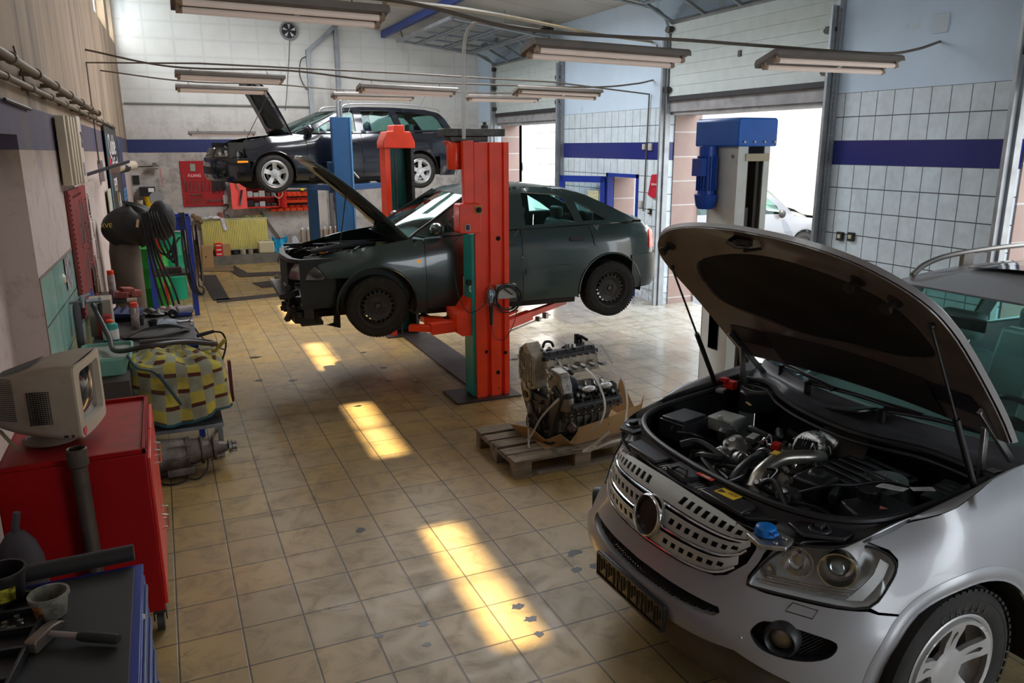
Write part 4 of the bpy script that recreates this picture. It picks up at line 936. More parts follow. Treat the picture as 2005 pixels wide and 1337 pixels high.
# ---------- silver off-roader in the foreground ----------
M_silver = mat('silver car paint', (.345, .345, .36), .38, .30, coat=.35, dirt=.10, dcol=(.30, .28, .25), dscale=2)
C = empty('off_roader', (2.777, 2.769, 0), math.radians(181.2), 'silver off-roader with open hood in the foreground, missing its badge', 'car')
xo = lambda s: ML.at(s)[0][0]
qm = dict(paint=M_silver, R=.375, wheels=0, sill=.34, zc=.385, ra=.43, wb=2.915, track=.815, tw=.25, rim=.248, kind='twin', letters='PIRELLI', rim_m=mat('alloy wheel dusty', (.46, .45, .44), .42, .4, dirt=.4, dcol=(.12, .10, .08), dscale=6),
 door_x=-.62, fend_x=.3, fend_z=.725, fend_front=[(xo(1.15), .985), (xo(1.225), .962), (xo(1.252), .93), (xo(1.248), .905), (xo(1.206), .841), (xo(1.118), .76), (xo(1.153), .742), (xo(1.271), .724)],
 fend_top=[(-.45, 1.205), (-.2, 1.165), (.1, 1.10), (.28, 1.04), (.44, .995)],
 belt=lambda x: pl([(-3.8, 1.22), (-2.5, 1.20), (-1.4, 1.18), (-.6, 1.165), (-.4, 1.16)], x),
 door_xs=[-.62, -1.62, -2.50], sill_m=M_silver,
 quarter_top=[(-2.9, 1.20), (-3.3, 1.21), (-3.6, 1.215)], quarter_rear=[(-3.75, 1.0), (-3.75, .75), (-3.5, .70), (-3.34, .66)], rb_z=.60,
 green=[(-.62, 1.175), (-1.5, 1.185), (-2.6, 1.205), (-3.5, 1.22), (-3.62, 1.25), (-3.5, 1.48), (-3.35, 1.62), (-3.0, 1.69), (-2.2, 1.72), (-1.7, 1.70), (-1.45, 1.665), (-1.2, 1.53), (-.62, 1.195)],
 windows=[[(-.95, 1.22), (-1.55, 1.225), (-1.55, 1.63), (-1.45, 1.615), (-1.22, 1.47)], [(-1.68, 1.225), (-2.42, 1.235), (-2.42, 1.665), (-1.68, 1.66)], [(-2.56, 1.24), (-3.45, 1.25), (-3.32, 1.50), (-3.22, 1.58), (-2.56, 1.655)]],
 mirror=(-.80, 1.25), mirror_m=M_silver, ws=[(-.58, 1.205), (-1.40, 1.655)], ws_bulge=.17, roofline=[(-1.40, 1.655), (-1.6, 1.695), (-2.2, 1.725), (-2.9, 1.705), (-3.3, 1.64), (-3.4, 1.60)], rw=[(-3.4, 1.60), (-3.62, 1.24)], rw_bulge=.06, crown=.055,
 rear_x=-3.8, seat_z=.62, seat_x=-1.22, seat_m=mat('grey leather', (.42, .46, .46), .42), dash=(-.88, 1.13), dash_m=mat('dash grey', (.20, .22, .22), .5), pan_front=.6)
car_common(C, ML, qm)
P = lambda s, z, o=0.0, sd=1: ML.pt(s, z, sd, o)
def mir(half): return half + [(-s, z) for s, z in half[::-1] if abs(s) > 1e-6]
hl_poly = [(.605, .776), (.683, .882), (.803, .943), (.959, .972), (1.115, .976), (1.209, .951), (1.241, .905), (1.202, .841), (1.113, .762), (.912, .760), (.69, .765)]
bump = mir([(0, .50), (.34, .50), (.60, .515), (.85, .43), (1.02, .36), (1.13, .36), (1.165, .46), (1.235, .596), (1.33, .715), (1.27, .715), (1.153, .731), (1.111, .745), (.912, .748), (.69, .752), (.60, .762), (.60, .80), (.645, .875), (.665, .915), (.665, .95), (.612, .962), (.617, .905), (.585, .845), (.50, .775), (.44, .755), (.27, .738), (0, .732)])
intake = mir([(0, .572), (.222, .580), (.40, .596), (.49, .612), (.515, .632), (.50, .650), (.30, .648), (0, .645)])
def fogp(sd): return [(sd*s, z) for s, z in crom([(.655, .615), (.70, .655), (.80, .655), (.90, .645), (.985, .625), (.97, .575), (.90, .545), (.80, .538), (.71, .553), (.665, .585)], 3, True)]
bo = panel('front_bumper', bump, lambda s, z: P(s, z), M_silver, C, [intake, fogp(1), fogp(-1)], .035, .004, off=0)
def rim_in(name, loop, d, m, parent):
    b = MB(); n = len(loop); b.mesh([P(s, z, -.001) for s, z in loop]+[P(s, z, -d) for s, z in loop], [(i, (i+1) % n, n+(i+1) % n, n+i) for i in range(n)]); return b.build(name, m, parent, solid=.003)
rim_in('intake_edge', dens(intake, .05), .05, M_silver, bo)
def meshgrid(name, poly, o, parent, pitch=.022, th=.004, ang=1.0):
    """diamond mesh bars clipped to an outline"""
    b = MB(); xs = [p[0] for p in poly]; zs = [p[1] for p in poly]; x0, x1, z0, z1 = min(xs), max(xs), min(zs), max(zs)
    for sg in (1, -1):
        c = x0-(z1-z0)
        while c < x1+(z1-z0):
            seg = []; k = 14
            for i in range(k+1):
                z = z0+(z1-z0)*i/k; s = c+sg*(z-z0)*1.6
                if inpoly(s, z, poly): seg.append((s, z))
                else:
                    if len(seg) > 1: b.bar(P(*seg[0], o), P(*seg[-1], o), th, th*1.5)
                    seg = []
            if len(seg) > 1: b.bar(P(*seg[0], o), P(*seg[-1], o), th, th*1.5)
            c += pitch
    return b.build(name, M_black, parent)
panel('intake_backing', intake, lambda s, z: P(s, z, -.06), mat('recess black', (.006, .006, .006), .8), bo, (), .06, .003, off=0)
meshgrid('intake_mesh', intake, -.03, bo)
for sd in (1, -1):
    fl = fogp(sd); rim_in('fog_recess', fl, .05, M_black, bo)
    panel('fog_backing', fl, lambda s, z: P(s, z, -.055), mat('recess black', (.006, .006, .006), .8), bo, (), .06, .003, off=0)
    meshgrid('fog_mesh', fl, -.035, bo, .020, .003)
    c = Vector(P(sd*.785, .60, -.05)); ax = (Vector(P(sd*.785, .60, .0))-c).normalized()+Vector((.4, 0, 0)); ax.normalize()
    f = empty('fog_light', c); f.parent = C
    b = MB(); b.lathe([(.046, .0), (.074, .005), (.070, .05), (.058, .062), (.048, .05), (.046, .02)], (0, 0, 0), ax, 32); b.build('bezel', M_black, f)
    b = MB(); b.lathe([(0, .042), (.02, .041), (.04, .034), (.048, .025)], (0, 0, 0), ax, 28); b.build('lens', mat('fog lens', (.30, .28, .24), .06, .5, spec=.8), f)
    b = MB(); b.tube([P(sd*s, z, .0025) for s, z in crom([(.785, .706), (.812, .741), (.916, .731), (.893, .698)], 1, True)], .0022, 5, closed=True); b.build('washer_cover_gap', M_black, bo)
    b = MB(); b.lathe([(0, .004), (.006, .004), (.008, 0)], P(sd*.62, .575, .0), (.9, .3*sd, 0), 14); b.build('parking_sensor', M_silver, bo)
# lower apron, plate holder
ap = mir([(0, .30), (.5, .28), (.85, .27), (1.10, .27), (1.12, .352), (1.02, .355), (.85, .425), (.60, .510), (.34, .495), (0, .495)])
panel('lower_apron', ap, lambda s, z: P(s, z, -.035), mat('dusty plastic', (.10, .085, .07), .7, var=.3), C, (), .06, .005, off=0)
pt_ = empty('number_plate_holder', (.965, 0, .50), 0); pt_.parent = C
b = MB(); b.ext(rrect(-.275, .275, -.065, .065, .01), 'x', .0, .016)
for z in (-.058, .058): b.bb(.016, .024, -.27, .27, z-.005, z+.005)
for y in (-.27, .27, -.09, .0, .11): b.bb(.016, .021, y-.004, y+.004, -.06, .06)
b.build('plate_frame', mat('plate frame black', (.012, .011, .010), .45, dirt=.2, dcol=(.04, .035, .03)), pt_, bevel=.002)
b = MB()
for k in range(24): b.bb(.016, .019, -.26+k*.022, -.25+k*.022, -.045+.02*(k % 3), .045-.012*(k % 2))
b.build('frame_ribs', M_rub, pt_)
# grille
gh = [(0, .745), (.27, .75), (.43, .768), (.49, .79), (.565, .85), (.60, .905), (.605, .955), (.45, .978), (.26, .992), (0, 1.0)]
gp = mir(gh); gr = panel('grille', gp, lambda s, z: P(s, z, -.05), mat('recess black', (.006, .006, .006), .8), C, (), .06, .003, off=0)
M_gsil = mat('grille silver', (.50, .52, .50), .42, .2, coat=.2)
gT = lambda s: pl([(0, 1.0), (.26, .992), (.45, .978), (.606, .955)], s)
gB = lambda s: pl([(0, .745), (.27, .750), (.43, .768), (.50, .797), (.565, .85), (.606, .925)], s)
for f0, f1, sm, n in ((.0, .275, .602, 9), (.345, .62, .585, 8), (.69, .965, .545, 8)):
    zf = lambda s, f: gT(s)+(gB(s)-gT(s))*f
    half = [(sm*k/12, zf(sm*k/12, f1)) for k in range(13)] + [(sm*k/12, zf(sm*k/12, f0)) for k in range(12, -1, -1)]
    poly = mir(half); holes = []
    for sd in (1, -1):
        for k in range(n):
            s = .138+k*.054; h = (zf(s, f0)-zf(s, f1))*.5
            if s > sm-.03 or h < .018: break
            zc = zf(s, (f0+f1)/2); w = .0155; h = min(h*.42, .0165)
            holes.append([(sd*(s+a_*w+c_*.005), zc+c_*h) for a_, c_ in ((-1, -1), (1, -1), (1, 1), (-1, 1))])
    panel('slotted_bar', poly, lambda s, z: P(s, z, .014-.05*abs((gT(abs(s))-z)/max(.02, gT(abs(s))-gB(abs(s)))-f0)), M_gsil, gr, holes, .022, .006, off=0, smooth=40)
    b = MB(); b.tube([P(s/20*sm*.985, zf(abs(s)/20*sm*.985, f1)-.006, .006) for s in range(-20, 21)], .0055, 6); b.build('chrome_strip', M_chrome, gr)
bd = empty('badge_ring', P(0, .852, .010)); bd.parent = C
ax = Vector((1, 0, .25)).normalized()
b = MB(); b.lathe([(.092, -.03), (.100, -.01), (.100, .016), (.096, .026), (.090, .030), (.084, .018), (.083, .008)], (0, 0, 0), ax, 48); b.build('chrome_ring', M_chrome, bd)
b = MB(); b.lathe([(0, .012), (.05, .010), (.085, .004), (.09, -.01)], (0, 0, 0), ax, 40); b.build('black_dish', mat('black dish', (.006, .006, .006), .45), bd)
# headlights
for sd in (1, -1):
    lampunit(C, ML, hl_poly, sd, [(1.03, .885, .066, 'p'), (.845, .885, .062, 'r'), (.70, .83, .035, 'r')], mat('lamp silver bright', (.82, .82, .82), .35, .15), M_clear, depth=.075, trim=1)
    b = MB()
    for k in range(4): b.tube([ML.pt(s, .777+k*.011, sd, -.035) for s in [.64+.02*k+j*.045 for j in range(10)]], .0045, 5)
    b.build('lamp_ribs', M_chrome, C)
    panel('corner_reflector', [(1.10, .775), (1.195, .855), (1.225, .905), (1.19, .925), (1.15, .87), (1.06, .80), (1.03, .775)], lambda s, z: ML.pt(s, z, sd, -.02), mat('lamp insert grey', (.42, .41, .40), .4, .1), C, (), .04, .004, off=0)
# wheel arch flares, rear, rails, sunroof, wipers
for sd in (1, -1):
    for cx in (0, -2.915):
        b = MB(); A_ = [math.radians(v) for v in range(-2, 168 if cx == 0 else 182, 5)]
        b.grid(lambda i, j: (lambda a, r: ML.pt(ML.sx(cx+r*math.cos(a)), .385+r*math.sin(a), sd, .006*math.sin(PI*min(1, (1-j)*1.0+.12)) + .001))(A_[0]+(A_[-1]-A_[0])*i, .430+.06*j), 34, 6); b.build('wheel_arch_flare', M_silver, C, solid=.003)
    b = MB(); y = .63*sd; b.tube(crom([(-1.50, y, 1.70), (-1.62, y, 1.765), (-1.9, y, 1.81), (-2.6, y, 1.83), (-3.1, y, 1.80), (-3.35, y, 1.68)], 6), .018, 8)
    for x, z in ((-2.0, 1.76), (-2.7, 1.77)): b.bb(x-.05, x+.05, y-.015, y+.015, z-.05, z+.05)
    b.build('roof_rail', mat('rail anodised', (.30, .28, .26), .3, .8), C)
    s0 = ML.sx(-3.72); panel('tail_light', [(s0-.1, .95), (s0-.1, 1.18), (s0+.12, 1.18), (s0+.12, .95)], lambda s, z: ML.pt(s, z, sd, .01), M_tail, C, (), .08, .01, off=0)
Lm = ML.L; b = MB(); sa = ML.sx(-3.6); b.grid(lambda i, j: (lambda s: ML.pt(min(s, 2*Lm-s), .34+.88*j, 1 if s < Lm else -1, 0))(sa+(2*Lm-2*sa)*i), 30, 8); b.build('tailgate', M_silver, C, solid=.004)
b = MB(); b.grid(lambda i, j: (-1.72-.75*i, -.42+.84*j, 1.735+.052+.02*math.sin(PI*i)-.03*(2*j-1)**2), 8, 10); b.build('sunroof', mat('sunroof dark glass', (.03, .03, .03), .08, coat=1), C, solid=.004)
def hoodz(x, y): return pl([(-.65, 1.265), (-.42, 1.25), (-.1, 1.205), (.3, 1.125), (.55, 1.055), (.70, .99), (.78, .94)], x) - .075*(y/.87)**2
HM = dict(lift=.125, hinge=(-.38, 1.225, math.radians(56.5)), cx=.1, paint=M_silver, half=[(.775, 0), (.755, .28), (.71, .50), (.63, .68), (.50, .82), (.34, .87), (.05, .865), (-.36, .84), (-.42, .79), (-.44, .45), (-.45, 0)], z=hoodz,
 recess=[(.50, -.34), (.545, 0), (.50, .34), (.40, .60), (.22, .68), (.05, .64), (-.08, .30), (-.10, 0), (-.08, -.30), (.05, -.64), (.22, -.68), (.40, -.60)], inner_m=mat('hood underside', (.17, .14, .125), .45, .2, coat=.3, dirt=.45, dcol=(.03, .024, .02), dscale=4), pad_m=mat('hood pad black', (.012, .012, .011), .9, var=.3))
hm, fm = open_hood(C, ML, qm, HM)
for sd in (1, -1): b = MB(); b.mesh([fm(*p) for p in ((-.28, sd*.76, .036), (-.14, sd*.74, .036), (-.16, sd*.50, .036), (-.30, sd*.50, .036))], [(0, 1, 2, 3)]); b.build('frame_recess', M_black, hm, solid=.002)
b = MB(); b.grid(lambda i, j: fm(-.43+.28*i, -.5+1.0*j, .034+.012*math.sin(PI*i)), 6, 14); b.build('rear_ribbing', mat('dark rib', (.03, .027, .025), .6), hm)
b = MB(); b.box(fm(.68, 0, .055), (.03, .10, .03)); b.tube([fm(.70, -.04, .04), fm(.72, -.02, .09), fm(.70, .02, .10), fm(.66, .03, .07)], .011, 6); b.tube([fm(.62, -.05, .04), fm(.64, 0, .085), fm(.62, .05, .04)], .008, 6); b.build('hood_striker', M_dsteel, hm, bevel=.004)
for x, y in ((.55, -.66), (.52, .52), (.44, .66)):
    b = MB(); c = fm(x, y, .03); n_ = (Vector(fm(x, y, .06))-Vector(c)).normalized(); b.lathe([(.035, 0), (.032, .012), (.016, .02), (.016, .05), (.024, .055), (.024, .068), (0, .072)], c, n_, 16); b.build('rubber_stop', M_rub, hm)
for sd in (1, -1):
    a = Vector((-.15, sd*.82, 1.12)); t = Vector(fm(.36, sd*.80, .05)); md = a.lerp(t, .45)
    gs = MB(); gs.cyl(a, md, .014, n=12); gs.cyl(md, t, .006, n=8); gs.sphere(tuple(t), .014, 8); gs.build('gas_strut', M_black, C)
    hb = MB(); hb.bar((-.50, sd*.76, 1.13), fm(-.20, sd*.77, .05), .02, .03); hb.bar((-.30, sd*.74, 1.10), fm(-.32, sd*.75, .05), .02, .03); hb.box((-.40, sd*.755, 1.12), (.16, .04, .04)); hb.build('hood_hinge', M_steel, C, bevel=.003)
# ----- engine bay -----
M_bayp = mat('bay plastic', (.026, .026, .030), .30, dirt=.15, dcol=(.05, .045, .04), dscale=6)
M_cowl = mat('cowl plastic', (.085, .088, .105), .5, var=.3, vscale=7)
seal = [(.615, 0, 1.035), (.60, .28, 1.037), (.555, .50, 1.04), (.46, .66, 1.043), (.30, .755, 1.05), (.05, .785, 1.075), (-.30, .775, 1.12)]
sealc = crom(seal, 6); ns = len(sealc)
outc = crom([(.735, 0, .955), (.72, .28, .955), (.675, .50, .955), (.60, .675, .965), (.49, .785, 1.0), (.32, .815, 1.05), (.05, .825, 1.10), (-.32, .815, 1.155)], 6)
def ev(L_, t): f = t*(len(L_)-1); i = min(int(f), len(L_)-2); u = f-i; return Vector(L_[i]).lerp(Vector(L_[i+1]), u)
full = lambda L_, t: (lambda p, s: (p.x, p.y*s, p.z))(ev(L_, abs(2*t-1)), 1 if t >= .5 else -1)
b = MB(); b.grid(lambda i, j: (lambda a, c: (a[0]+(c[0]-a[0])*j, a[1]+(c[1]-a[1])*j, a[2]+(c[2]-a[2])*j - .045*math.sin(PI*j)**.7))(full(sealc, i), full(outc, i)), 80, 8); b.build('bay_surround', M_bayp, C, solid=.004)
b = MB(); b.grid(lambda i, j: (lambda a: (a[0]*(1-.03*(j > 0)), a[1]*(1-.03*(j > 0)), a[2]-.005-.50*j))(full(sealc, i)), 80, 2); b.bb(-.45, .6, -.76, .76, .50, .55); b.bb(-.50, -.44, -.78, .78, .5, 1.08); b.build('bay_walls', mat('bay dark', (.008, .008, .009), .6), C)
for sd in (1, -1):
    fo_ = crom([(.50, .925), (.44, .985), (.28, 1.045), (.1, 1.10), (-.2, 1.165), (-.46, 1.207)], 4); fi_ = crom([(.52, .775, .985), (.44, .805, 1.02), (.28, .822, 1.062), (.1, .83, 1.095), (-.2, .828, 1.14), (-.46, .825, 1.17)], 4)
    b = MB(); b.grid(lambda i, j: (lambda o_, n_: tuple(o_[k]+(n_[k]-o_[k])*j for k in (0, 1))+(o_[2]+(n_[2]-o_[2])*j+.006*math.sin(PI*j),))(ML.pt(ML.sx(ev([(a, 0, c) for a, c in fo_], i).x), ev([(a, 0, c) for a, c in fo_], i).z, sd, -.002), (lambda v: (v.x, sd*v.y, v.z))(ev(fi_, i))), 24, 6); b.build('fender_top', M_silver, C, solid=.004)
b = MB(); b.tube([full(sealc, i/120) for i in range(121)], .016, 8); b.build('bay_seal', mat('seal rubber', (.016, .016, .018), .45), C)
# cowl
c1 = crom([(-.32, -.80, 1.14), (-.36, -.60, 1.15), (-.24, -.38, 1.155), (-.155, -.14, 1.16), (-.13, .15, 1.16), (-.18, .32, 1.155), (-.27, .50, 1.15), (-.31, .80, 1.13)], 5)
def wb_(t):
    v = 2*t-1; e = ML.pt(ML.sx(-.58), 1.205, 1, -.01); return (e[0]+.17*(1-v*v)+.03, e[1]*v*.98, 1.215)
b = MB(); b.grid(lambda i, j: (lambda a, c: (a[0]+(c[0]-a[0])*j, a[1]+(c[1]-a[1])*j, a[2]+(c[2]-a[2])*j-.03*math.sin(PI*j)-.012*math.sin(PI*3*j)))(ev(c1, i), wb_(i)), 40, 12); b.build('cowl_cover', M_cowl, C, solid=.004)
b = MB(); b.tube([tuple(ev(c1, i/60)) for i in range(61)], .016, 7); b.tube([tuple(ev(c1, i/60)+Vector((.03, 0, -.03))) for i in range(61)], .009, 6); b.build('cowl_seal', mat('seal rubber', (.016, .016, .018), .45), C)
b = MB(); b.ext(rrect(-.16, .14, -.075, .075, .03), 'z', 0, .02); fl = b.build('filter_flap', M_bayp, C, bevel=.006); fl.location = (-.32, .02, 1.185); fl.rotation_euler = (0, -.25, 1.35)
for (y0, x0, y1, x1) in ((-.62, -.50, -.12, -.355), (-.30, -.38, .38, -.40), (.20, -.36, .66, -.47)):
    b = MB(); b.tube([(x0+.02, y0, 1.235), ((x0+x1)/2+.03, (y0+y1)/2, 1.26), (x1+.02, y1, 1.25)], .008, 6); b.bar((x0+.02, y0, 1.25), (x1+.02, y1, 1.265), .012, .02); b.cyl((x0+.03, y0, 1.18), (x0+.03, y0, 1.245), .018, n=12); b.build('wiper', M_black, C)
# slam panel kit: radiator top, latch, stickers
b = MB(); b.ext([(.60, -.50), (.70, -.44), (.735, -.2), (.745, 0), (.735, .2), (.70, .44), (.60, .50)], 'z', .985, 1.0)
b.build('front_cross_panel', M_bayp, C, bevel=.004)
b = MB()
for k in range(40): b.bb(.66, .72, -.40+k*.0205, -.392+k*.0205, 1.0, 1.006)
b.build('cooler_fins', M_alu, C)
b = MB(); b.ext([(.60, -.12), (.72, -.10), (.735, .05), (.60, .09)], 'z', 1.0, 1.03); b.tube([(.72, -.06, 1.03), (.70, -.03, 1.05), (.70, .03, 1.05), (.72, .05, 1.03)], .008, 6); b.build('latch_cover', M_black, C, bevel=.006)
b = MB(); b.ext([(.635, .155), (.735, .17), (.725, .42), (.62, .40)], 'z', 1.0, 1.022); b.build('air_guide', M_bayp, C, bevel=.006)
b = MB(); b.ext([(.62, -.46), (.715, -.44), (.725, -.18), (.63, -.18)], 'z', 1.0, 1.02); b.build('air_guide', M_bayp, C, bevel=.006)
st = empty('yellow_sticker', (.655, .262, 1.0235), .12); st.parent = C
b = MB(); b.bb(-.03, .03, -.055, .055, 0, .001); b.build('label', mat('label yellow', (.85, .55, .02), .4), st)
b = MB(); b.ext([(-.012, -.050), (.026, -.045), (.010, -.025), (-.002, -.012)], 'z', .001, .0016)
for k in range(3): b.bb(-.018+k*.008, -.015+k*.008, -.005, .045, .001, .0016)
b.build('print', M_black, st)
st = empty('red_label', (.643, .090, 1.033), .1); st.parent = C
b = MB(); b.bb(-.013, .013, -.05, .05, 0, .002); b.build('label', mat('label red', (.65, .05, .03), .4), st); text('digits', '168', .028, mat('label white', (.8, .75, .7), .5), st, (0, 0, .0025), (0, 0, PI/2), .0004, sx=1.3)
b = MB(); b.lathe([(.0, .03), (.02, .03), (.04, .022), (.045, .0), (.045, -.01)], (.70, .545, .99), (0, 0, 1), 20); b.box((.70, .59, 1.0), (.03, .03, .012)); b.build('washer_cap', mat('cap bright blue', (.01, .16, .55), .3), C, bevel=.003)
b = MB(); b.ext([(.63, .52), (.76, .50), (.78, .60), (.70, .66), (.62, .62)], 'z', .955, .975); b.cyl((.66, .61, .975), (.66, .61, .985), .012, n=8); b.cyl((.72, .62, .975), (.72, .62, .985), .012, n=8); b.build('lamp_bracket', M_alu, C, bevel=.004)
for sd in (1, -1):
    b = MB(); b.ext([(.50, sd*.58), (.60, sd*.56), (.62, sd*.66), (.50, sd*.76), (.42, sd*.74)], 'z', 1.0, 1.015); b.lathe([(.02, 0), (.045, 0), (.045, .008), (.03, .012)], (.53, sd*.66, 1.012), (0, 0, 1), 18); b.box((.53, sd*.66, 1.03), (.05, .03, .02), rz=.4); b.build('lamp_cover_panel', M_bayp, C, bevel=.004)
# engine: blocks, turbo, pipes, reservoirs
b = MB(); b.bb(-.30, .36, -.36, .36, .60, .84)
for k in range(14): b.box((-.25+.09*(k % 7), -.28+.55*(k//7)+.03*math.sin(k), .86+.02*math.sin(k*2)), (.07, .16, .08), rz=.2*math.sin(k))
b.build('engine_block', M_alu, C, bevel=.01)
b = MB(); b.ext(rrect(-.32, .02, .10, .46, .03), 'z', .90, .985)
for k in range(5): b.bb(-.30+k*.065, -.275+k*.065, .13, .43, .985, .997)
b.build('engine_cover', M_bayp, C, bevel=.01)
b = MB(); c = Vector((-.17, -.065, .97)); b.lathe([(.0, -.03), (.05, -.035), (.085, -.02), (.095, .01), (.085, .04), (.055, .05), (.03, .045)], c, (.8, .25, .5), 32)
for k in range(18): a = 2*PI*k/18; b.box(c+Vector((.3, 0, -.1))*0+Vector((-.02+.02*math.cos(a), .088*math.cos(a), .088*math.sin(a))), (.03, .008, .008))
b.tube(crom([(-.14, -.06, .93), (-.10, -.02, .94), (-.09, .03, .97), (-.12, .06, 1.0)], 5), .028, 12); b.build('turbocharger', mat('bright cast alloy', (.55, .55, .56), .28, .9, bump=.2, bscale=90), C)
b = MB(); b.lathe([(.0, -.02), (.06, -.02), (.08, 0), (.08, .03), (.05, .045), (0, .045)], (-.29, -.06, .99), (.8, -.1, .5), 28); b.build('compressor_housing', mat('bright cast alloy', (.55, .55, .56), .28, .9), C)
b = MB(); hose(b, [(.33, .06, .90), (.26, .04, .965), (.12, .02, 1.0), (-.02, .06, 1.0), (-.11, .06, .98)], .036, 14); b.build('charge_pipe', mat('brushed pipe', (.50, .47, .42), .32, .85), C)
b = MB(); b.box((.155, .015, 1.036), (.05, .035, .004), rz=.3); b.build('pipe_label', mat('label yellow', (.85, .55, .02), .4), C)
b = MB(); hose(b, [(.40, -.02, .84), (.34, -.03, .93), (.25, -.05, .97), (.14, -.09, .97)], .036, 12); b.build('intake_hose', mat('hose rubber', (.014, .014, .015), .4), C)
b = MB(); b.lathe([(.040, 0), (.044, .005), (.044, .02), (.040, .025)], (.13, -.095, .97), (-.8, -.3, 0), 20); b.build('hose_clamp', M_steel, C)
for x, y, z, r in ((.13, -.30, .95, .062), (.25, -.255, .93, .050), (.20, -.16, .92, .035)):
    b = MB(); b.lathe([(0, -.05), (r, -.05), (r, .01), (r*.9, .02), (r*.9, .035), (r*.5, .045), (r*.3, .06), (0, .06)], (x, y, z), (.5, .1, .85), 26)
    for k in range(6): a = 2*PI*k/6; b.box((x+r*.85*math.cos(a), y+r*.85*math.sin(a), z+.02), (.016, .016, .02), rz=a)
    b.build('throttle_body', M_alu, C)
b = MB(); b.lathe([(.0, .035), (.035, .035), (.05, .02), (.052, -.03)], (.11, -.385, .99), (0, 0, 1), 20); b.build('oil_filler_cap', M_bayp, C)
b = MB(); b.box((.24, -.60, .985), (.22, .17, .10), rz=.25); b.box((.24, -.60, 1.04), (.20, .15, .02), rz=.25); b.cyl((.345, -.56, 1.0), (.345, -.55, 1.0), .02, n=8); b.cyl((.335, -.64, 1.0), (.335, -.63, 1.0), .02, n=8); b.build('fuse_box', M_bayp, C, bevel=.008)
b = MB(); hose(b, [(.36, -.50, 1.0), (.30, -.44, 1.0), (.22, -.44, .96), (.12, -.46, .90)], .008, 8); b.build('cable', M_black, C)
b = MB(); b.ext(circ(-.345, -.66, .13, 24, .085), 'z', .98, 1.10); b.build('suspension_tower', M_bayp, C, bevel=.01)
b = MB(); b.lathe([(.10, 0), (.10, .015), (.085, .015), (.085, 0)], (-.345, -.66, 1.10), (0, 0, 1), 28)
for k in range(3): a = 2*PI*k/3; b.cyl((-.345+.05*math.cos(a), -.66+.05*math.sin(a), 1.08), (-.345+.05*math.cos(a), -.66+.05*math.sin(a), 1.12), .01, n=6)
b.build('tower_ring', M_steel, C)
b = MB(); b.lathe([(0, .0), (.11, 0), (.12, -.06), (.13, -.12)], (-.12, .41, .985), (.25, -.05, 1), 28)
for k in range(4): a = 2*PI*k/4+.5; b.cyl((-.12+.07*math.cos(a), .41+.07*math.sin(a), .985), (-.11+.07*math.cos(a), .41+.07*math.sin(a), 1.02), .006, n=6)
b.build('strut_dome', mat('bright cast alloy', (.55, .55, .56), .28, .9), C)
b = MB(); b.box((-.20, -.745, 1.125), (.05, .07, .05), rz=.3); b.box((-.17, -.76, 1.155), (.035, .045, .025), rz=.3); b.build('battery_terminal_cover', mat('terminal red', (.70, .02, .02), .35), C, bevel=.006)
b = MB(); b.box((-.13, -.74, 1.10), (.06, .05, .02), rz=.5); b.build('terminal', M_alu, C, bevel=.003)
b = MB(); b.bar((-.20, -.60, 1.06), (-.16, -.52, 1.07), .012, .006); b.build('dipstick', mat('tan tab', (.55, .38, .14), .5), C)
b = MB(); b.ext([(.20, .45), (.24, .58), (.10, .72), (-.05, .70), (-.04, .48)], 'z', .86, .985); b.build('washer_tank', M_bayp, C, bevel=.015)
b = MB(); b.lathe([(0, .03), (.042, .03), (.046, .02), (.046, -.02)], (.07, .50, 1.0), (0, 0, 1), 22)
for k in range(12): a = 2*PI*k/12; b.box((.07+.046*math.cos(a), .50+.046*math.sin(a), 1.01), (.008, .008, .03), rz=a)
b.build('tank_cap', M_bayp, C)
b = MB(); b.ext([(.09, .575), (.12, .60), (.085, .615)], 'z', .986, .988); b.build('warning_triangle', mat('label pink', (.7, .25, .25), .5), C)
b = MB(); b.lathe([(0, .02), (.05, .02), (.055, 0), (.055, -.03)], (.30, .27, .95), (0, 0, 1), 24); b.build('coolant_cap', M_bayp, C)
b = MB(); b.box((.14, .26, .95), (.16, .15, .12), rz=.2); b.lathe([(0, .03), (.04, .03), (.045, 0)], (.12, .25, 1.0), (0, 0, 1), 20); b.build('coolant_tank', M_bayp, C, bevel=.015)
b = MB(); b.tube(crom([(.28, .30, .97), (.2, .40, 1.03), (.1, .44, 1.03), (-.05, .47, 1.03), (-.15, .52, 1.0)], 6), .008, 8); b.tube(crom([(.38, .22, .93), (.3, .4, .95), (.25, .55, .93), (.18, .66, .95)], 6), .010, 8); b.build('washer_hose', M_black, C)
for i, (x, y, z, rz, w, l) in enumerate(((.0, .555, 1.045, .35, .085, .115), (-.075, .645, 1.06, .9, .06, .09))):
    st = empty('paper_tag', (x, y, z), rz); st.parent = C
    b = MB(); b.bb(-w/2, w/2, -l/2, l/2, 0, .0015); b.build('card', mat('paper white', (.75, .74, .76), .6), st, bevel=.0005)
    b = MB()
    for k in range(5): b.bb(-w/2+.012+k*.013, -w/2+.0135+k*.013, -l/2+.01, l/2-.02, .0016, .002)
    b.build('handwriting', mat('ink grey', (.25, .25, .4), .6), st); st.rotation_euler = (.1, -.15, rz)
b = MB(); b.grid(lambda i, j: (-.25-.04*i, -.02+.20*j, .93+.14*i+.03*math.sin(PI*j)), 8, 8); b.build('heat_shield', mat('perforated steel', (.2, .18, .16), .4, .8, bump=1, bscale=220), C, solid=.003)
b = MB(); b.box((-.02, -.55, .98), (.16, .16, .08), rz=.3); b.lathe([(0, 0), (.02, 0), (.02, .02), (0, .02)], (.06, -.50, 1.03), (1, 0, .4), 12); b.build('inner_wing', mat('inner wing grey', (.38, .39, .36), .45, dirt=.3), C, bevel=.02)
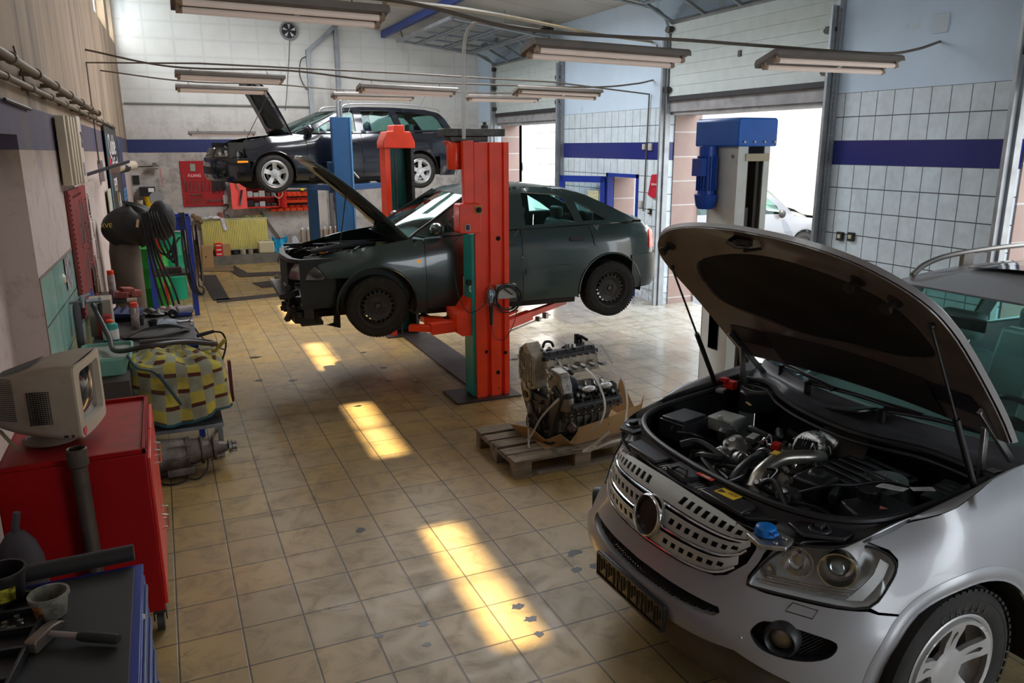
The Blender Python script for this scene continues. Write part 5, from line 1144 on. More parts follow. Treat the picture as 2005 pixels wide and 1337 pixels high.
b = MB(); b.box((.02, -.12, 1.0), (.05, .04, .035), rz=.4); b.build('connector', mat('terminal red', (.70, .05, .02), .35), C, bevel=.005)
b = MB(); b.box((-.06, .0, 1.0), (.08, .10, .09), rz=.5, ry=.3)
for k in range(7): b.box((-.06+.0, -.045+k*.015, 1.045), (.07, .004, .01), rz=.5, ry=.3)
b.build('control_unit', M_bayp, C, bevel=.004)
b = MB(); b.ext([(-.35, .55), (-.1, .62), (-.12, .75), (-.38, .76)], 'z', 1.0, 1.02)
for k in range(4): b.bar((-.34+k*.05, .58, 1.022), (-.34+k*.05, .74, 1.022), .008, .008)
b.build('side_cover', M_bayp, C, bevel=.003)
rd = random.Random(77)
for k in range(46):
    b = MB(); c = Vector((rd.uniform(-.12, .40), rd.uniform(-.40, .30), rd.uniform(.90, .985))); c.z -= .10*max(0, c.x-.25)/.15; a_ = Vector((rd.uniform(-1, 1), rd.uniform(-1, 1), rd.uniform(.1, 1))).normalized(); r = rd.uniform(.006, .022)
    if k % 3 == 0: b.lathe([(0, 0), (r, 0), (r, r), (r*.7, r*1.2), (r*.7, r*1.8), (0, r*1.8)], c, a_, 12); nm = 'sensor'
    elif k % 3 == 1: b.tube(crom([c, c+a_*.05+Vector((0, .02, .01)), c+a_*.10, c+a_*.12-Vector((0, 0, .05))], 5), r*.45, 6); nm = 'thin_pipe'
    else: b.box(c, (r*3, r*2.2, r*1.6), rz=rd.uniform(0, 3), ry=rd.uniform(-.4, .4)); nm = 'bracket'
    b.build(nm, rd.choice([M_alu, M_steel, M_bayp, M_alu, M_chrome]), C, bevel=.002)
engine_bits(C, -.30, .42, -.42, .45, .62, 1.00, 21, 2.0)

# ================= lifts =================
M_teal = mat('lift teal paint', (.02, .30, .27), .4, var=.15, dirt=.2, dcol=(.03, .06, .05))
M_lblue = mat('lift blue paint', (.014, .07, .18), .45, var=.12, dirt=.15, dcol=(.03, .04, .06))
M_plate = mat('oily steel plate', (.055, .042, .04), .4, .2, var=.4, vscale=5, dirt=.3, dcol=(.02, .015, .012))
t = empty('two_post_lift', (2.9, 7.2, 0), 0, 'red and teal two-post lift holding up the dark green sedan', 'car lift')
def chan(b, x0, x1, y0, y1, z0, z1, th=.012, groove=True):
    """folded channel post, open towards +y, with two pressed grooves in its back"""
    w = x1-x0; P_ = [(x0, y1), (x0, y0), (x0+w*.30, y0), (x0+w*.33, y0+.03), (x0+w*.42, y0+.03), (x0+w*.45, y0), (x0+w*.74, y0), (x0+w*.77, y0+.03), (x0+w*.84, y0+.03), (x0+w*.87, y0), (x1, y0), (x1, y1)] if groove else [(x0, y1), (x0, y0), (x1, y0), (x1, y1)]
    n = len(P_); vs = [(x, y, z) for z in (z0, z1) for x, y in P_]; b.mesh(vs, [(i, i+1, n+i+1, n+i) for i in range(n-1)])
b = MB(); chan(b, -.17, .18, -.15, .13, .02, 2.53); o = b.build('near_post', M_red, t, solid=.008, off=0)
b = MB()
for x, z, r in ((.066, 1.62, .024), (-.07, .49, .018), (.14, .46, .018), (.055, .26, .022), (.06, .09, .008)): b.cyl((x, -.1552, z), (x, -.14, z), r, n=20)
b.build('post_hole', mat('hole black', (.003, .003, .003), .9), t)
b = MB(); b.bb(-.205, -.165, -.13, .10, .03, 2.36); b.build('teal_slide', M_teal, t, bevel=.003)
b = MB(); b.bb(-.42, .28, -.24, .22, 0, .02); b.build('base_plate', M_plate, t, bevel=.003)
b = MB(); b.bb(-.44, .17, -.10, .10, 2.585, 2.655); b.bb(-.38, .0, -.08, .08, 2.535, 2.585); b.cyl((.0, 0, 2.655), (.0, 0, 2.72), .02, n=8); b.cyl((-.0, 0, 2.65), (-.0, 0, 2.69), .035, n=10); b.build('belt_cover', M_dsteel, t, bevel=.006)
b = MB(); b.lathe([(0, 0), (.065, 0), (.075, .02), (.075, .20), (.06, .25), (0, .25)], (-.32, -.02, 2.28), (0, 0, 1), 20); b.ext([(-.40, 2.545), (-.18, 2.545), (-.18, 2.36), (-.25, 2.30)], 'y', -.06, .10); b.build('lift_motor', M_red, t, bevel=.004)
b = MB(); b.bb(-.295, -.19, -.19, -.13, 1.95, 2.545); b.build('cable_duct', M_red, t, bevel=.004)
b = MB(); b.ext(rrect(-.385, -.165, 1.70, 1.975, .03), 'y', -.30, -.14); bx = b.build('control_box', M_red, t, bevel=.008)
b = MB(); b.box((-.195, -.305, 1.915), (.07, .014, .07)); b.build('switch_plate', mat('switch plate yellow', (.35, .28, .03), .5), bx, bevel=.004)
b = MB(); b.cyl((-.195, -.31, 1.915), (-.195, -.335, 1.915), .028, .024, 16); b.box((-.195, -.34, 1.915), (.012, .02, .05), ry=.6); b.build('rotary_switch', M_rub, bx)
b = MB(); b.box((-.305, -.303, 1.755), (.035, .01, .05)); b.build('push_button', M_black, bx); b = MB()
for z in (1.728, 1.782): b.box((-.305, -.304, z), (.045, .008, .004))
for x in (-.328, -.282): b.box((x, -.304, 1.755), (.004, .008, .058))
b.build('button_guard', M_chrome, bx)
b = MB(); b.box((-.27, -.23, 1.693), (.09, .05, .014)); b.build('cable_gland', M_galv, bx)
# carriage and arms
b = MB(); b.ext([(-.20, 1.22), (-.145, 1.22), (-.145, .66), (-.30, .66), (-.36, .70), (-.34, .86), (-.26, .96), (-.20, 1.04)], 'y', -.10, .14); b.bb(-.37, -.26, -.12, .18, .74, .92); b.build('carriage', M_red, t, bevel=.004)
b = MB(); b.bb(-.24, -.20, -.11, -.05, 1.17, 1.22); b.build('stop_block', M_black, t)
b = MB(); b.ext([(-.205+.022*math.cos(a), 1.135+.04*math.sin(a)) for a in [PI/6+PI/3*k for k in range(6)]], 'y', -.106, -.101); s_ = b.build('safety_sticker', mat('sticker white', (.75, .76, .72), .4), t); b = MB(); b.lathe([(.008, 0), (.015, 0), (.015, .002), (.008, .002)], (-.205, -.106, 1.135), (0, -1, 0), 16); b.build('green_mark', mat('mark green', (.02, .35, .2), .4), t)
def arm(pts, w, parent=t, m=M_red, padh=.06):
    a = empty('lift_arm', (0, 0, 0)); a.parent = parent
    p0, p1, p2 = [Vector(p) for p in pts]
    b = MB(); b.bar(p0, p1, w, .085); b.build('outer_arm', m, a, bevel=.005)
    b = MB(); b.bar(p1-(p1-p0).normalized()*.08, p2, w*.72, .06); b.build('inner_arm', m, a, bevel=.004)
    b = MB(); b.lathe([(0, -.03), (.055, -.03), (.055, 0), (.03, .01), (.03, padh), (.065, padh+.005), (.065, padh+.035), (0, padh+.035)], p2+Vector((0, 0, .03)), (0, 0, 1), 20); b.build('lifting_pad', M_rub, a)
    b = MB(); b.lathe([(0, 0), (.045, 0), (.045, .012), (.012, .012), (.012, .03), (0, .03)], p0+(p1-p0)*.25+Vector((0, 0, .043)), (0, 0, 1), 16); b.build('pivot_pin', M_dsteel, a)
    return a
arm([(-.33, .06, .77), (-.52, .34, .755), (-.50, .55, .74)], .13)
# boxed open end seen from the camera
b = MB(); b.bar((-.32, .0, .76), (-.60, .02, .745), .13, .11); b.bar((-.58, .03, .745), (-.78, .13, .75), .10, .06); b.build('short_arm', M_red, t, bevel=.006)
b = MB(); b.box((-.50, -.046, .752), (.10, .004, .07)); b.build('arm_opening', mat('hole black', (.003, .003, .003), .9), t)
b = MB(); b.bar((.12, -.02, .70), (.62, .30, .72), .09, .10); b.build('long_arm', M_red, t, bevel=.005)
b = MB(); b.bar((.55, .26, .725), (1.24, .68, .75), .065, .06); b.build('arm_extension', M_red, t, bevel=.004)
b = MB(); b.bar((.12, -.08, .63), (.95, .46, .66), .012, .012); b.box((.86, .40, .67), (.05, .05, .06), rz=.55); b.box((.72, .30, .665), (.03, .05, .05), rz=.55); b.build('locking_rod', M_steel, t)
b = MB(); b.bar((.18, .1, .76), (.45, .26, .79), .035, .02); b.build('arm_brace', M_red, t)
b = MB(); b.lathe([(0, 0), (.04, 0), (.04, .05), (.075, .055), (.075, .09), (0, .09)], (1.22, .67, .775), (0, 0, 1), 20); b.build('lifting_pad', M_rub, t)
# far post
b = MB(); y = 2.85; chan(b, -.20, .13, y+.28, y, .02, 2.48, groove=False); b.build('far_post', M_teal, t, solid=.01, off=0)
b = MB(); b.bb(-.235, -.17, y-.03, y+.25, .02, 2.48); b.build('red_flange', M_red, t); b = MB(); b.bb(.105, .145, y-.03, y+.25, .02, 2.48); b.bb(-.10, -.08, y, y+.02, .02, 2.45); b.build('dark_flange', M_dsteel, t)
b = MB(); b.ext([(-.26, 2.47), (.16, 2.47), (.16, 2.55), (.10, 2.68), (.03, 2.68), (.02, 2.76), (-.11, 2.76), (-.12, 2.68), (-.20, 2.68), (-.26, 2.55)], 'y', y-.05, y+.28); b.build('motor_cap', M_red, t, bevel=.012)
b = MB(); b.bb(-.32, .24, y-.1, y+.35, 0, .02); b.build('base_plate', M_plate, t)
b = MB(); b.bb(-.22, .12, y-.06, y, .66, 1.2); b.bar((-.3, y-.1, .74), (-.75, y-.55, .75), .12, .09); b.bar((.15, y-.1, .74), (.75, y-.55, .75), .12, .09); b.build('far_carriage', M_red, t)
b = MB(); b.bb(-.11, .27, .15, 2.75, 0, .016); b.build('floor_channel_cover', M_plate, t)
b = MB()
for k in range(9): b.box((.30+.10*k, .0+1.1, .006), (.07, .03, .006))
b.build('spindle_slots', M_plate, t)
# cable drop to the lift
b = MB()
for dx in (0, .012, -.012): b.tube(crom([(2.62+dx, 7.02, 2.56), (2.62+dx*1.5, 7.0, 3.0), (2.60+dx, 6.9, 3.4), (2.60+dx, 6.6, 3.52), (2.60, 6.0, 3.42), (2.58+dx, 5.35, 3.30)], 6), .0055, 5)
o = b.build('power_cable', mat('white cable', (.6, .6, .57), .5)); tag(o, 'white electric cables dropping from the ceiling lamp to the red lift', 'cable')
# inspection lamp with its box and coiled cable
wl_ = empty('worklight_box', (3.03, 7.03, 1.10), 0, 'grey metal connection box hung on the red lift post', 'electrical box')
b = MB(); b.ext(rrect(-.10, .10, -.07, .07, .008), 'y', -.05, 0); b.build('box', mat('box grey', (.42, .42, .38), .45, dirt=.3), wl_, bevel=.004); b = MB(); b.bar((-.03, -.06, .03), (.05, -.06, -.03), .014, .012); b.build('lever', M_black, wl_)
hlm = empty('inspection_lamp', (2.86, 6.98, 1.0), 0, 'clear caged inspection lamp with black handle hanging on the red post', 'lamp')
b = MB(); b.lathe([(.02, 0), (.04, .02), (.042, .12), (.03, .15), (.012, .16)], (0, 0, -.02), (0, 0, 1), 14); b.build('shade', glass('lamp plastic', (.6, .8, .9), .1, .2), hlm)
b = MB(); b.lathe([(0, 0), (.02, .005), (.024, .12), (0, .14)], (0, 0, 0), (0, 0, 1), 12); b.build('bulb', mat('bulb white', (.7, .75, .8), .2), hlm)
b = MB()
for k in range(6): a = 2*PI*k/6; b.tube([(.03*math.cos(a), .03*math.sin(a), -.03), (.046*math.cos(a), .046*math.sin(a), .02), (.046*math.cos(a), .046*math.sin(a), .11), (.012*math.cos(a), .012*math.sin(a), .16)], .0025, 5)
b.tube([(0, 0, .15), (-.02, 0, .19), (.02, 0, .21)], .003, 5); b.build('wire_cage', M_chrome, hlm)
b = MB(); b.lathe([(0, -.22), (.016, -.22), (.018, -.1), (.024, -.08), (.026, -.02), (0, -.02)], (0, 0, 0), (0, 0, 1), 14); b.build('handle', M_black, hlm)
b = MB()
for k in range(7):
    r = .13+.012*math.sin(k*2.3); cx, cz = 3.02+.012*math.cos(k), 1.04+.014*math.sin(k*1.7)
    b.tube([(cx+(r+.01*math.sin(3*a+k))*math.cos(a), 6.955-.006*(k % 4), cz+(r*.95)*math.sin(a)) for a in [2*PI*i/30 for i in range(30)]], .005, 5, closed=True)
b.tube(crom([(2.90, 6.95, 1.13), (2.78, 6.95, 1.0), (2.66, 6.96, .93), (2.58, 6.95, .96), (2.50, 6.95, 1.15), (2.46, 6.96, 1.5), (2.50, 6.92, 1.66), (2.62, 6.93, 1.70)], 6), .005, 5)
b.tube(crom([(2.86, 6.98, .78), (2.88, 6.95, .66), (2.98, 6.94, .63), (3.09, 6.94, .8), (3.13, 6.95, 1.0)], 6), .004, 5)
tag(b.build('lamp_cable', M_black), 'coiled black cable hooked over the connection box on the red post', 'cable')
# blue lift under the estate
t = empty('post_lift', (2.75, 12.95, 0), 0, 'blue two-post lift carrying the black estate car at the back', 'car lift')
for (x, y, w, h, nm) in ((0, 0, .31, 2.95, 'near_post'), (-.07, 2.60, .19, 2.9, 'far_post')):
    b = MB(); b.ext([(x-w/2, y), (x-w/2, y+.05), (x-w/2+.02, y+.05), (x-w/2+.02, y+.24), (x+w/2-.02, y+.24), (x+w/2-.02, y+.05), (x+w/2, y+.05), (x+w/2, y)], 'z', .02, h); b.build(nm, M_lblue, t, bevel=.004)
    b = MB(); b.bb(x-.28, x+.28, y-.1, y+.4, 0, .02); b.build('base_plate', M_plate, t)
b = MB(); b.ext([(.13, .02), (.155, .02), (.155, 2.95), (.13, 2.95)], 'y', -.02, .0); b.build('light_edge', mat('edge light blue', (.08, .22, .42), .4), t)
b = MB(); b.cyl((-.02, .1, 2.95), (-.02, .1, 3.2), .028, n=12); b.cyl((.03, .1, 2.95), (.03, .1, 3.2), .02, n=12); b.build('hydraulic_pipe', M_galv, t)
b = MB(); b.tube(crom([(.0, .08, 3.2), (.12, .06, 3.22), (.16, .05, 3.1), (.1, .05, 2.96)], 6), .006, 6); b.build('pressure_hose', M_galv, t)
M_rb = mat('worn blue arm', (.03, .08, .2), .5, .2, dirt=.5, dcol=(.12, .07, .05), dscale=9)
for sgn, ex in ((-1, -.78), (1, 1.25)):
    b = MB(); b.bar((sgn*.1, .3, 1.83), (ex*.6, .62, 1.84), .12, .09); b.bar((ex*.5, .60, 1.85), (ex, .72, 1.86), .09, .06); b.lathe([(0, 0), (.05, 0), (.05, .08), (0, .08)], (ex, .72, 1.86), (0, 0, 1), 14); b.build('lift_arm', M_rb, t, bevel=.005)
b = MB(); b.bb(-.2, .2, .24, .36, 1.75, 2.25); b.build('carriage', M_rb, t, bevel=.006)
b = MB(); b.bb(.03, .16, .20, .30, 1.9, 2.15); b.bar((.16, .25, 2.15), (.30, .25, 1.98), .02, .02); b.build('latch_box', M_white, t, bevel=.006)
for ex in (-.6, .9): b = MB(); b.bar((ex*.15, 2.5, 1.83), (ex, 2.0, 1.85), .10, .08); b.build('lift_arm', M_rb, t)
# white lift post with blue head beside the off-roader
t = empty('lift_post', (4.23, 5.1, 0), 0, 'white lift column with blue head and motor behind the off-roader hood', 'car lift')
M_wl = mat('lift white paint', (.62, .64, .60), .4, var=.08, dirt=.25, dcol=(.25, .22, .17), dscale=3)
b = MB(); b.bb(-.02, .008, 0, .34, .02, 2.49); b.bb(-.02, .08, -.012, .0, .02, 2.49); b.bb(.24, .30, -.012, .0, .02, 2.49); b.bb(.29, .30, 0, .34, .02, 2.49); b.bb(-.02, .30, .33, .34, .02, 2.49); o = b.build('column', M_wl, t, bevel=.003)
b = MB(); b.bb(.085, .095, .0, .30, .02, 2.4); b.bb(.20, .23, .03, .30, .02, 2.4); b.build('inner_runner', mat('greasy steel', (.10, .085, .07), .4, .4, dirt=.3), t)
b = MB(); b.bb(.10, .14, .02, .05, .2, 2.0); b.build('grease_streak', mat('black grease', (.01, .009, .008), .3), t)
b = MB(); b.ext([(-.06, 2.485), (.33, 2.485), (.33, 2.69), (.31, 2.705), (-.04, 2.705), (-.06, 2.69)], 'y', -.05, .50); b.build('head_cover', mat('lift head blue', (.01, .12, .50), .35, var=.1), t, bevel=.012)
b = MB(); b.cyl((-.09, .28, 2.02), (-.09, .28, 2.49), .07, n=24)
for k in range(20): a = 2*PI*k/20; b.box((-.09+.073*math.cos(a), .28+.073*math.sin(a), 2.27), (.022, .005, .28), rz=a)
b.lathe([(0, 0), (.06, 0), (.08, .03), (.095, .12), (.07, .12)], (-.09, .28, 1.98), (0, 0, 1), 24); b.box((-.165, .28, 2.32), (.07, .12, .14)); b.build('motor', mat('motor blue', (.008, .06, .35), .4), t, bevel=.004)
b = MB()
for k in range(4): b.cyl((.0+.10*k, -.052, 2.52), (.0+.10*k, -.060, 2.52), .010, n=10)
for y_ in (.05, .25): b.cyl((-.022, y_, 2.41), (-.03, y_, 2.41), .014, n=8)
b.build('bolt', M_steel, t); b = MB(); b.bb(.05, .29, -.022, -.012, 2.37, 2.43); b.build('bracket', mat('yellowed bracket', (.45, .38, .26), .5), t, bevel=.003)
b = MB(); b.bb(-.024, -.0205, .10, .22, .8, 1.85); b.build('side_cover', M_wl, t, bevel=.001); b = MB(); b.bb(-.024, -.0215, .094, .226, .794, 1.856); b.build('cover_gap', M_rub, t)
b = MB(); b.bb(-.16, .45, -.12, .46, 0, .02); b.build('base_plate', M_plate, t)
b = MB(); b.cyl((-.021, .26, 1.50), (-.0245, .26, 1.50), .018, n=12); b.build('cable_hole', mat('hole black', (.003, .003, .003), .9), t)

# ================= hanging lamps and their wires =================
M_lg = mat('lamp body grey', (.16, .14, .125), .55, var=.2, dirt=.3, dcol=(.05, .04, .035))
M_tube = mat('dusty fluorescent tube', (.62, .50, .43), .3, emit=(1, .84, .74, .06))
def lamp(loc, rx=0.0, L=1.27, w=.26, rz=0.0, ry=0.0):
    t = empty('ceiling_lamp', loc)
    b = MB(); b.ext([(-w/2, .0), (-w/2, .035), (-w/2+.02, .055), (w/2-.02, .055), (w/2, .035), (w/2, 0), (w/2-.02, .012), (-w/2+.02, .012)], 'x', -L/2, L/2); b.build('housing', M_lg, t, bevel=.002)
    for y in (-w*.25, w*.25):
        b = MB(); b.cyl((-L/2+.045, y, -.016), (L/2-.045, y, -.016), .019, n=14); tb = b.build('tube', M_tube, t)
        for s in (-1, 1): b = MB(); b.box((s*(L/2-.035), y, -.008), (.022, .036, .045)); b.cyl((s*(L/2-.06), y, -.016), (s*(L/2-.045), y, -.016), .0195, n=14); b.build('tube_holder', mat('holder tan', (.35, .25, .18), .5), tb)
    b = MB(); b.box((.08, 0, -.005), (.03, .03, .025)); b.build('starter', M_white, t)
    b = MB()
    for x in (-L/2+.18, L/2-.2): b.box((x, 0, .064), (.03, .05, .018)); b.tube([(x, 0, .07), (x-.01, 0, .11)], .004, 5)
    b.build('hanger', M_dsteel, t)
    t.rotation_euler = (rx, ry, rz); return t
lamp0 = lamp((3.04, 5.16, 3.12))
LAMPS = [((3.04, 5.16, 3.12), (-.20, .02, 0), 'large nearest lamp above the pallet engine, right of the cable drop'),
 ((4.87, 4.86, 3.10), (-.30, .0, -.02), 'lamp in front of the open garage door'),
 ((.80, 5.25, 3.30), (-.2, .02, 0), 'big lamp cut off by the top edge of the picture'),
 ((.93, 10.6, 3.31), (-.1, .02, 0), 'upper of two lamps hanging at the left above the raised hood'),
 ((3.00, 10.04, 3.17), (-.15, .02, 0), 'lamp hanging above the roof of the black estate car'),
 ((5.05, 9.86, 3.17), (-.3, .02, 0), 'lamp in front of the blue-white wall pier beside the far door'),
 ((.98, 12.7, 3.30), (-.1, .01, 0), 'lower of two lamps hanging at the left above the raised hood'),
 ((3.13, 12.28, 3.22), (-.1, 0, 0), 'lamp just left of the cable drop, above the blue lift post'),
 ((5.27, 12.26, 3.23), (-.1, 0, 0), 'lamp just right of the cable drop, in front of the back corner'),
 ((1.25, 17.2, 2.74), (-.05, 0, 0), 'low lamp hanging in front of the back wall above the estate headlight')]
for i, (p, r, lb) in enumerate(LAMPS):
    o = lamp0 if i == 0 else copy_tree(lamp0); o.location = p; o.rotation_euler = r
    tag(o, 'fluorescent '+lb, 'lamp', 'fluorescent lamps on wires')
def wire(name, pts, r, label, m=M_dsteel, cat='cable'):
    b = MB(); b.tube(crom(pts, 8), r, 6); o = b.build(name, m); return tag(o, label, cat)
M_wire = mat('old cable', (.10, .08, .065), .6)
wire('lamp_wire', [(LX(5.3), 5.3, 3.52), (.2, 5.25, 3.42), (1.5, 5.22, 3.40), (2.4, 5.18, 3.27), (3.7, 5.10, 3.25), (4.3, 4.95, 3.22), (5.5, 5.0, 3.22), (6.4, 5.4, 3.33), (7.2, 5.80, 3.48)], .013, 'suspension cable carrying the nearest row of fluorescent lamps across the hall', M_wire)
wire('lamp_wire', [(LX(11.6), 11.6, 3.68), (.3, 10.8, 3.44), (1.6, 10.55, 3.42), (2.6, 10.1, 3.30), (4.0, 10.0, 3.28), (5.6, 9.95, 3.28), (6.6, 10.4, 3.38), (7.2, 10.83, 3.48)], .013, 'suspension cable carrying the middle row of fluorescent lamps', M_wire)
wire('lamp_wire', [(LX(13.6), 13.6, 3.60), (.5, 12.8, 3.42), (1.7, 12.65, 3.40), (2.6, 12.35, 3.33), (4.0, 12.3, 3.33), (5.2, 12.3, 3.33), (6.2, 12.5, 3.36), (7.19, 13.2, 3.42)], .011, 'suspension cable carrying the far row of fluorescent lamps', M_wire)
b = MB(); b.tube([(LX(11.3)+.02, 11.3, 2.3), (LX(11.3)+.02, 11.3, 3.50), (.6, 10.9, 3.50), (3, 10.4, 3.42), (5.2, 10.3, 3.36), (7.17, 10.86, 3.27), (7.17, 10.87, 3.25), (7.17, 10.92, 1.45)], .011, 6)
tag(b.build('conduit_pipe', M_wire), 'thin conduit crossing the hall and dropping beside the red bag', 'pipe')
b = MB(); b.tube([(3.7, 5.2, 3.22), (2.6, 5.35, 3.30)], .006, 5)
# overhead pipe seen between lamps at the top
wire('roof_pipe', [(1.45, 5.3, 3.40), (2.2, 6.2, 3.55), (3.3, 7.5, 3.72), (4.3, 8.6, 3.84), (5.6, 9.8, 3.95), (7.2, 10.9, 4.05)], .02, 'brass-coloured pipe running under the ceiling behind the nearest lamps', mat('pipe brass dull', (.28, .22, .13), .5, .3), 'pipe')

# ================= engine on its pallet =================
g = NG('worn wood', .8); n = g.noise(3, 6, (1, 6, 6)); n2 = g.noise(9, 7); c = g.mix(g.rng(n, .35, .65), (.30, .235, .17), (.17, .13, .09)); c = g.mix(g.rng(n2, .52, .7, 0, .8), c, (.06, .045, .032)); g.bump(n, .4); M_wood = g.out(c)
pal = empty('pallet', (2.27, 5.10, 0), math.radians(.5), 'weathered wooden pallet on the floor under the removed engine', 'pallet')
for k in range(5): b = MB(); y0 = k*.170; b.bb(0, 1.2, y0, y0+(.145 if k in (0, 2, 4) else .125), .122, .144); b.build('top_board', M_wood, pal, bevel=.003)
for x in (0, .5275, 1.055): b = MB(); b.bb(x, x+.145, 0, .8, .100, .122); b.build('cross_board', M_wood, pal, bevel=.002)
for y in (0, .35, .70):
    for x in (0, .5275, 1.055): b = MB(); b.bb(x, x+.145, y, y+(.145 if y == .35 else .1), .022, .100); b.build('block', M_wood, pal, bevel=.003)
    b = MB(); b.bb(0, 1.2, y, y+(.145 if y == .35 else .1), 0, .022); b.build('bottom_board', M_wood, pal, bevel=.002)
M_card = mat('cardboard', (.42, .25, .11), .8, var=.12, vscale=3)
cb = empty('cardboard_tray', (2.60, 5.24, .146), 0, 'torn brown cardboard tray folded up around the engine on the pallet', 'box')
b = MB()
b.mesh([(0, .0, .0), (.95, .16, 0), (.98, .62, 0), (.02, .55, 0)], [(0, 1, 2, 3)])
b.build('bottom', M_card, cb, solid=.006)
b = MB(); b.mesh([(.26, -.02, .0), (.50, .03, 0), (.96, .13, 0), (1.05, .20, .26), (.98, .14, .20), (.52, .0, .17), (.27, -.05, .16)], [(0, 1, 5, 6), (1, 2, 4, 5), (2, 3, 4)]); b.build('front_flap', M_card, cb, solid=.006)
b = MB(); rr_ = [(0, .55, 0), (-.06, .38, 0), (.02, .2, 0), (.10, .05, 0), (.26, -.02, 0)]; tp = [(-.08, .56, .13), (-.13, .40, .10), (-.04, .20, .12), (.03, .06, .05), (.14, .01, .10), (.20, -.03, .03), (.26, -.05, .12)]
b.mesh(rr_+tp, [(0, 1, 6, 5), (1, 2, 7, 6), (2, 3, 8, 7), (3, 4, 9, 8), (4, 10, 9), (4, 11, 10)]); b.build('torn_flap', M_card, cb, solid=.005)
b = MB(); b.mesh([(.98, .18, 0), (.98, .62, 0), (1.06, .60, .30), (1.02, .30, .12)], [(0, 1, 2, 3)]); b.build('side_flap', M_card, cb, solid=.005)
en = empty('engine', (2.98, 5.52, .155), math.radians(8), 'removed V engine strapped with white bands on the wooden pallet', 'engine')
M_ecast = mat('engine casting', (.30, .28, .26), .42, .7, var=.5, vscale=18, bump=.6, bscale=70, dirt=.45, dcol=(.04, .035, .03), dscale=9)
M_edark = mat('engine dark plastic', (.035, .034, .037), .38, var=.4, vscale=15, bump=.3, dirt=.25, dcol=(.12, .11, .1), dscale=8)
M_etan = mat('engine tan casting', (.45, .40, .32), .5, .4, var=.35, vscale=20, bump=.5, bscale=60, dirt=.35, dcol=(.07, .06, .05), dscale=10)
b = MB(); b.ext(rrect(-.36, .22, -.20, .20, .06), 'z', .0, .035); b.ext(rrect(-.34, .0, -.17, .17, .05), 'z', .035, .10); b.build('oil_pan', M_edark, en, bevel=.012)
b = MB(); b.cyl((.30, 0, .22), (.16, 0, .22), .17, n=32)
for k in range(5): b.lathe([(.172, 0), (.178, .004), (.178, .012), (.172, .016)], (.13-.04*k, 0, .20), (1, 0, 0), 32)
b.ext([(-.16, .04), (.16, .04), (.19, .16), (.17, .30), (.08, .40), (-.08, .40), (-.17, .30), (-.19, .16)], 'x', -.26, .26)
for k in range(7): b.box((-.22+.072*k, -.185, .20), (.014, .03, .20)); b.box((-.22+.072*k, .185, .20), (.014, .03, .20))
b.build('engine_block', M_ecast, en, bevel=.006)
for sg, hm_, cm in ((-1, M_ecast, M_edark), (1, M_etan, M_edark)):
    R_ = Matrix.Rotation(-sg*math.radians(52 if sg < 0 else 14), 4, 'X') @ Matrix.Translation((0, 0, 0 if sg < 0 else .17)); 
    b = MB(); b.M = Matrix.Translation((.02, 0, .16)) @ R_; b.bb(-.26, .26, -.095, .095, .16, .30)
    for k in range(4): b.bb(-.22+.13*k, -.16+.13*k, -sg*.095-.04, -sg*.095+.04, .19, .25)
    for k in range(8): b.cyl((-.24+.068*k, -.095, .30), (-.24+.068*k, -.112, .30), .010, n=8); b.cyl((-.24+.068*k, .095, .30), (-.24+.068*k, .112, .30), .010, n=8)
    hd_ = b.build('cylinder_head', hm_, en, bevel=.006)
    b = MB(); b.M = Matrix.Translation((.02, 0, .16)) @ R_; b.bb(-.27, .27, -.10, .10, .30, .335)
    for y in (-.055, .055): b.M = Matrix.Translation((.02, 0, .16)) @ R_; b.ext(arc2(y, .335, .038, 0, 180, 8), 'x', -.25, .25)
    for k in range(6): b.box((-.22+.088*k, 0, .352), (.018, .19, .035))
    b.bb(-.26, .26, -.012, .012, .33, .37)
    for k in range(3): b.lathe([(.02, 0), (.026, 0), (.026, .03), (.02, .03)], (-.16+.16*k, 0, .36), (0, 0, 1), 14)
    b.build('cam_cover', cm, en, bevel=.005)
    b = MB(); b.M = Matrix.Translation((.02, 0, .16)) @ R_; rd = random.Random(4+sg)
    for k in range(6): x = -.22+.09*k; b.cyl((x, sg*-.13, .22), (x+.02, sg*-.17, .20), .016, n=10); b.lathe([(.008, 0), (.018, 0), (.018, .01), (.008, .01)], (x+.03, -sg*.175, .20), (0, -sg, 0), 12)
    for k in range(7): b.box((rd.uniform(-.25, .25), rd.uniform(-.08, .08), .385), (.03, .025, .03), rz=rd.uniform(0, 1))
    b.build('injector_fittings', M_steel, en)['kind'] = 'stuff'
b = MB(); b.ext([(-.17, .03), (.17, .03), (.20, .18), (.27, .30), (.30, .40), (.19, .48), (.10, .36), (-.10, .36), (-.19, .50), (-.30, .42), (-.25, .30), (-.20, .18)], 'x', -.32, -.262)
for a, c_ in (((-.02, .05), (-.20, .44)), ((.02, .05), (.20, .44)), ((-.15, .1), (.15, .1)), ((-.1, .3), (.1, .3))): b.bar((-.325, a[0], a[1]), (-.325, c_[0], c_[1]), .014, .02, (1, 0, 0))
b.build('timing_cover', M_edark, en, bevel=.008)
b = MB(); b.ext([(.06, .40), (.24, .34), (.32, .50), (.31, .70), (.20, .77), (.08, .66)], 'x', -.33, -.20); b.build('rear_bank_cover', M_etan, en, bevel=.012)
rd = random.Random(31)
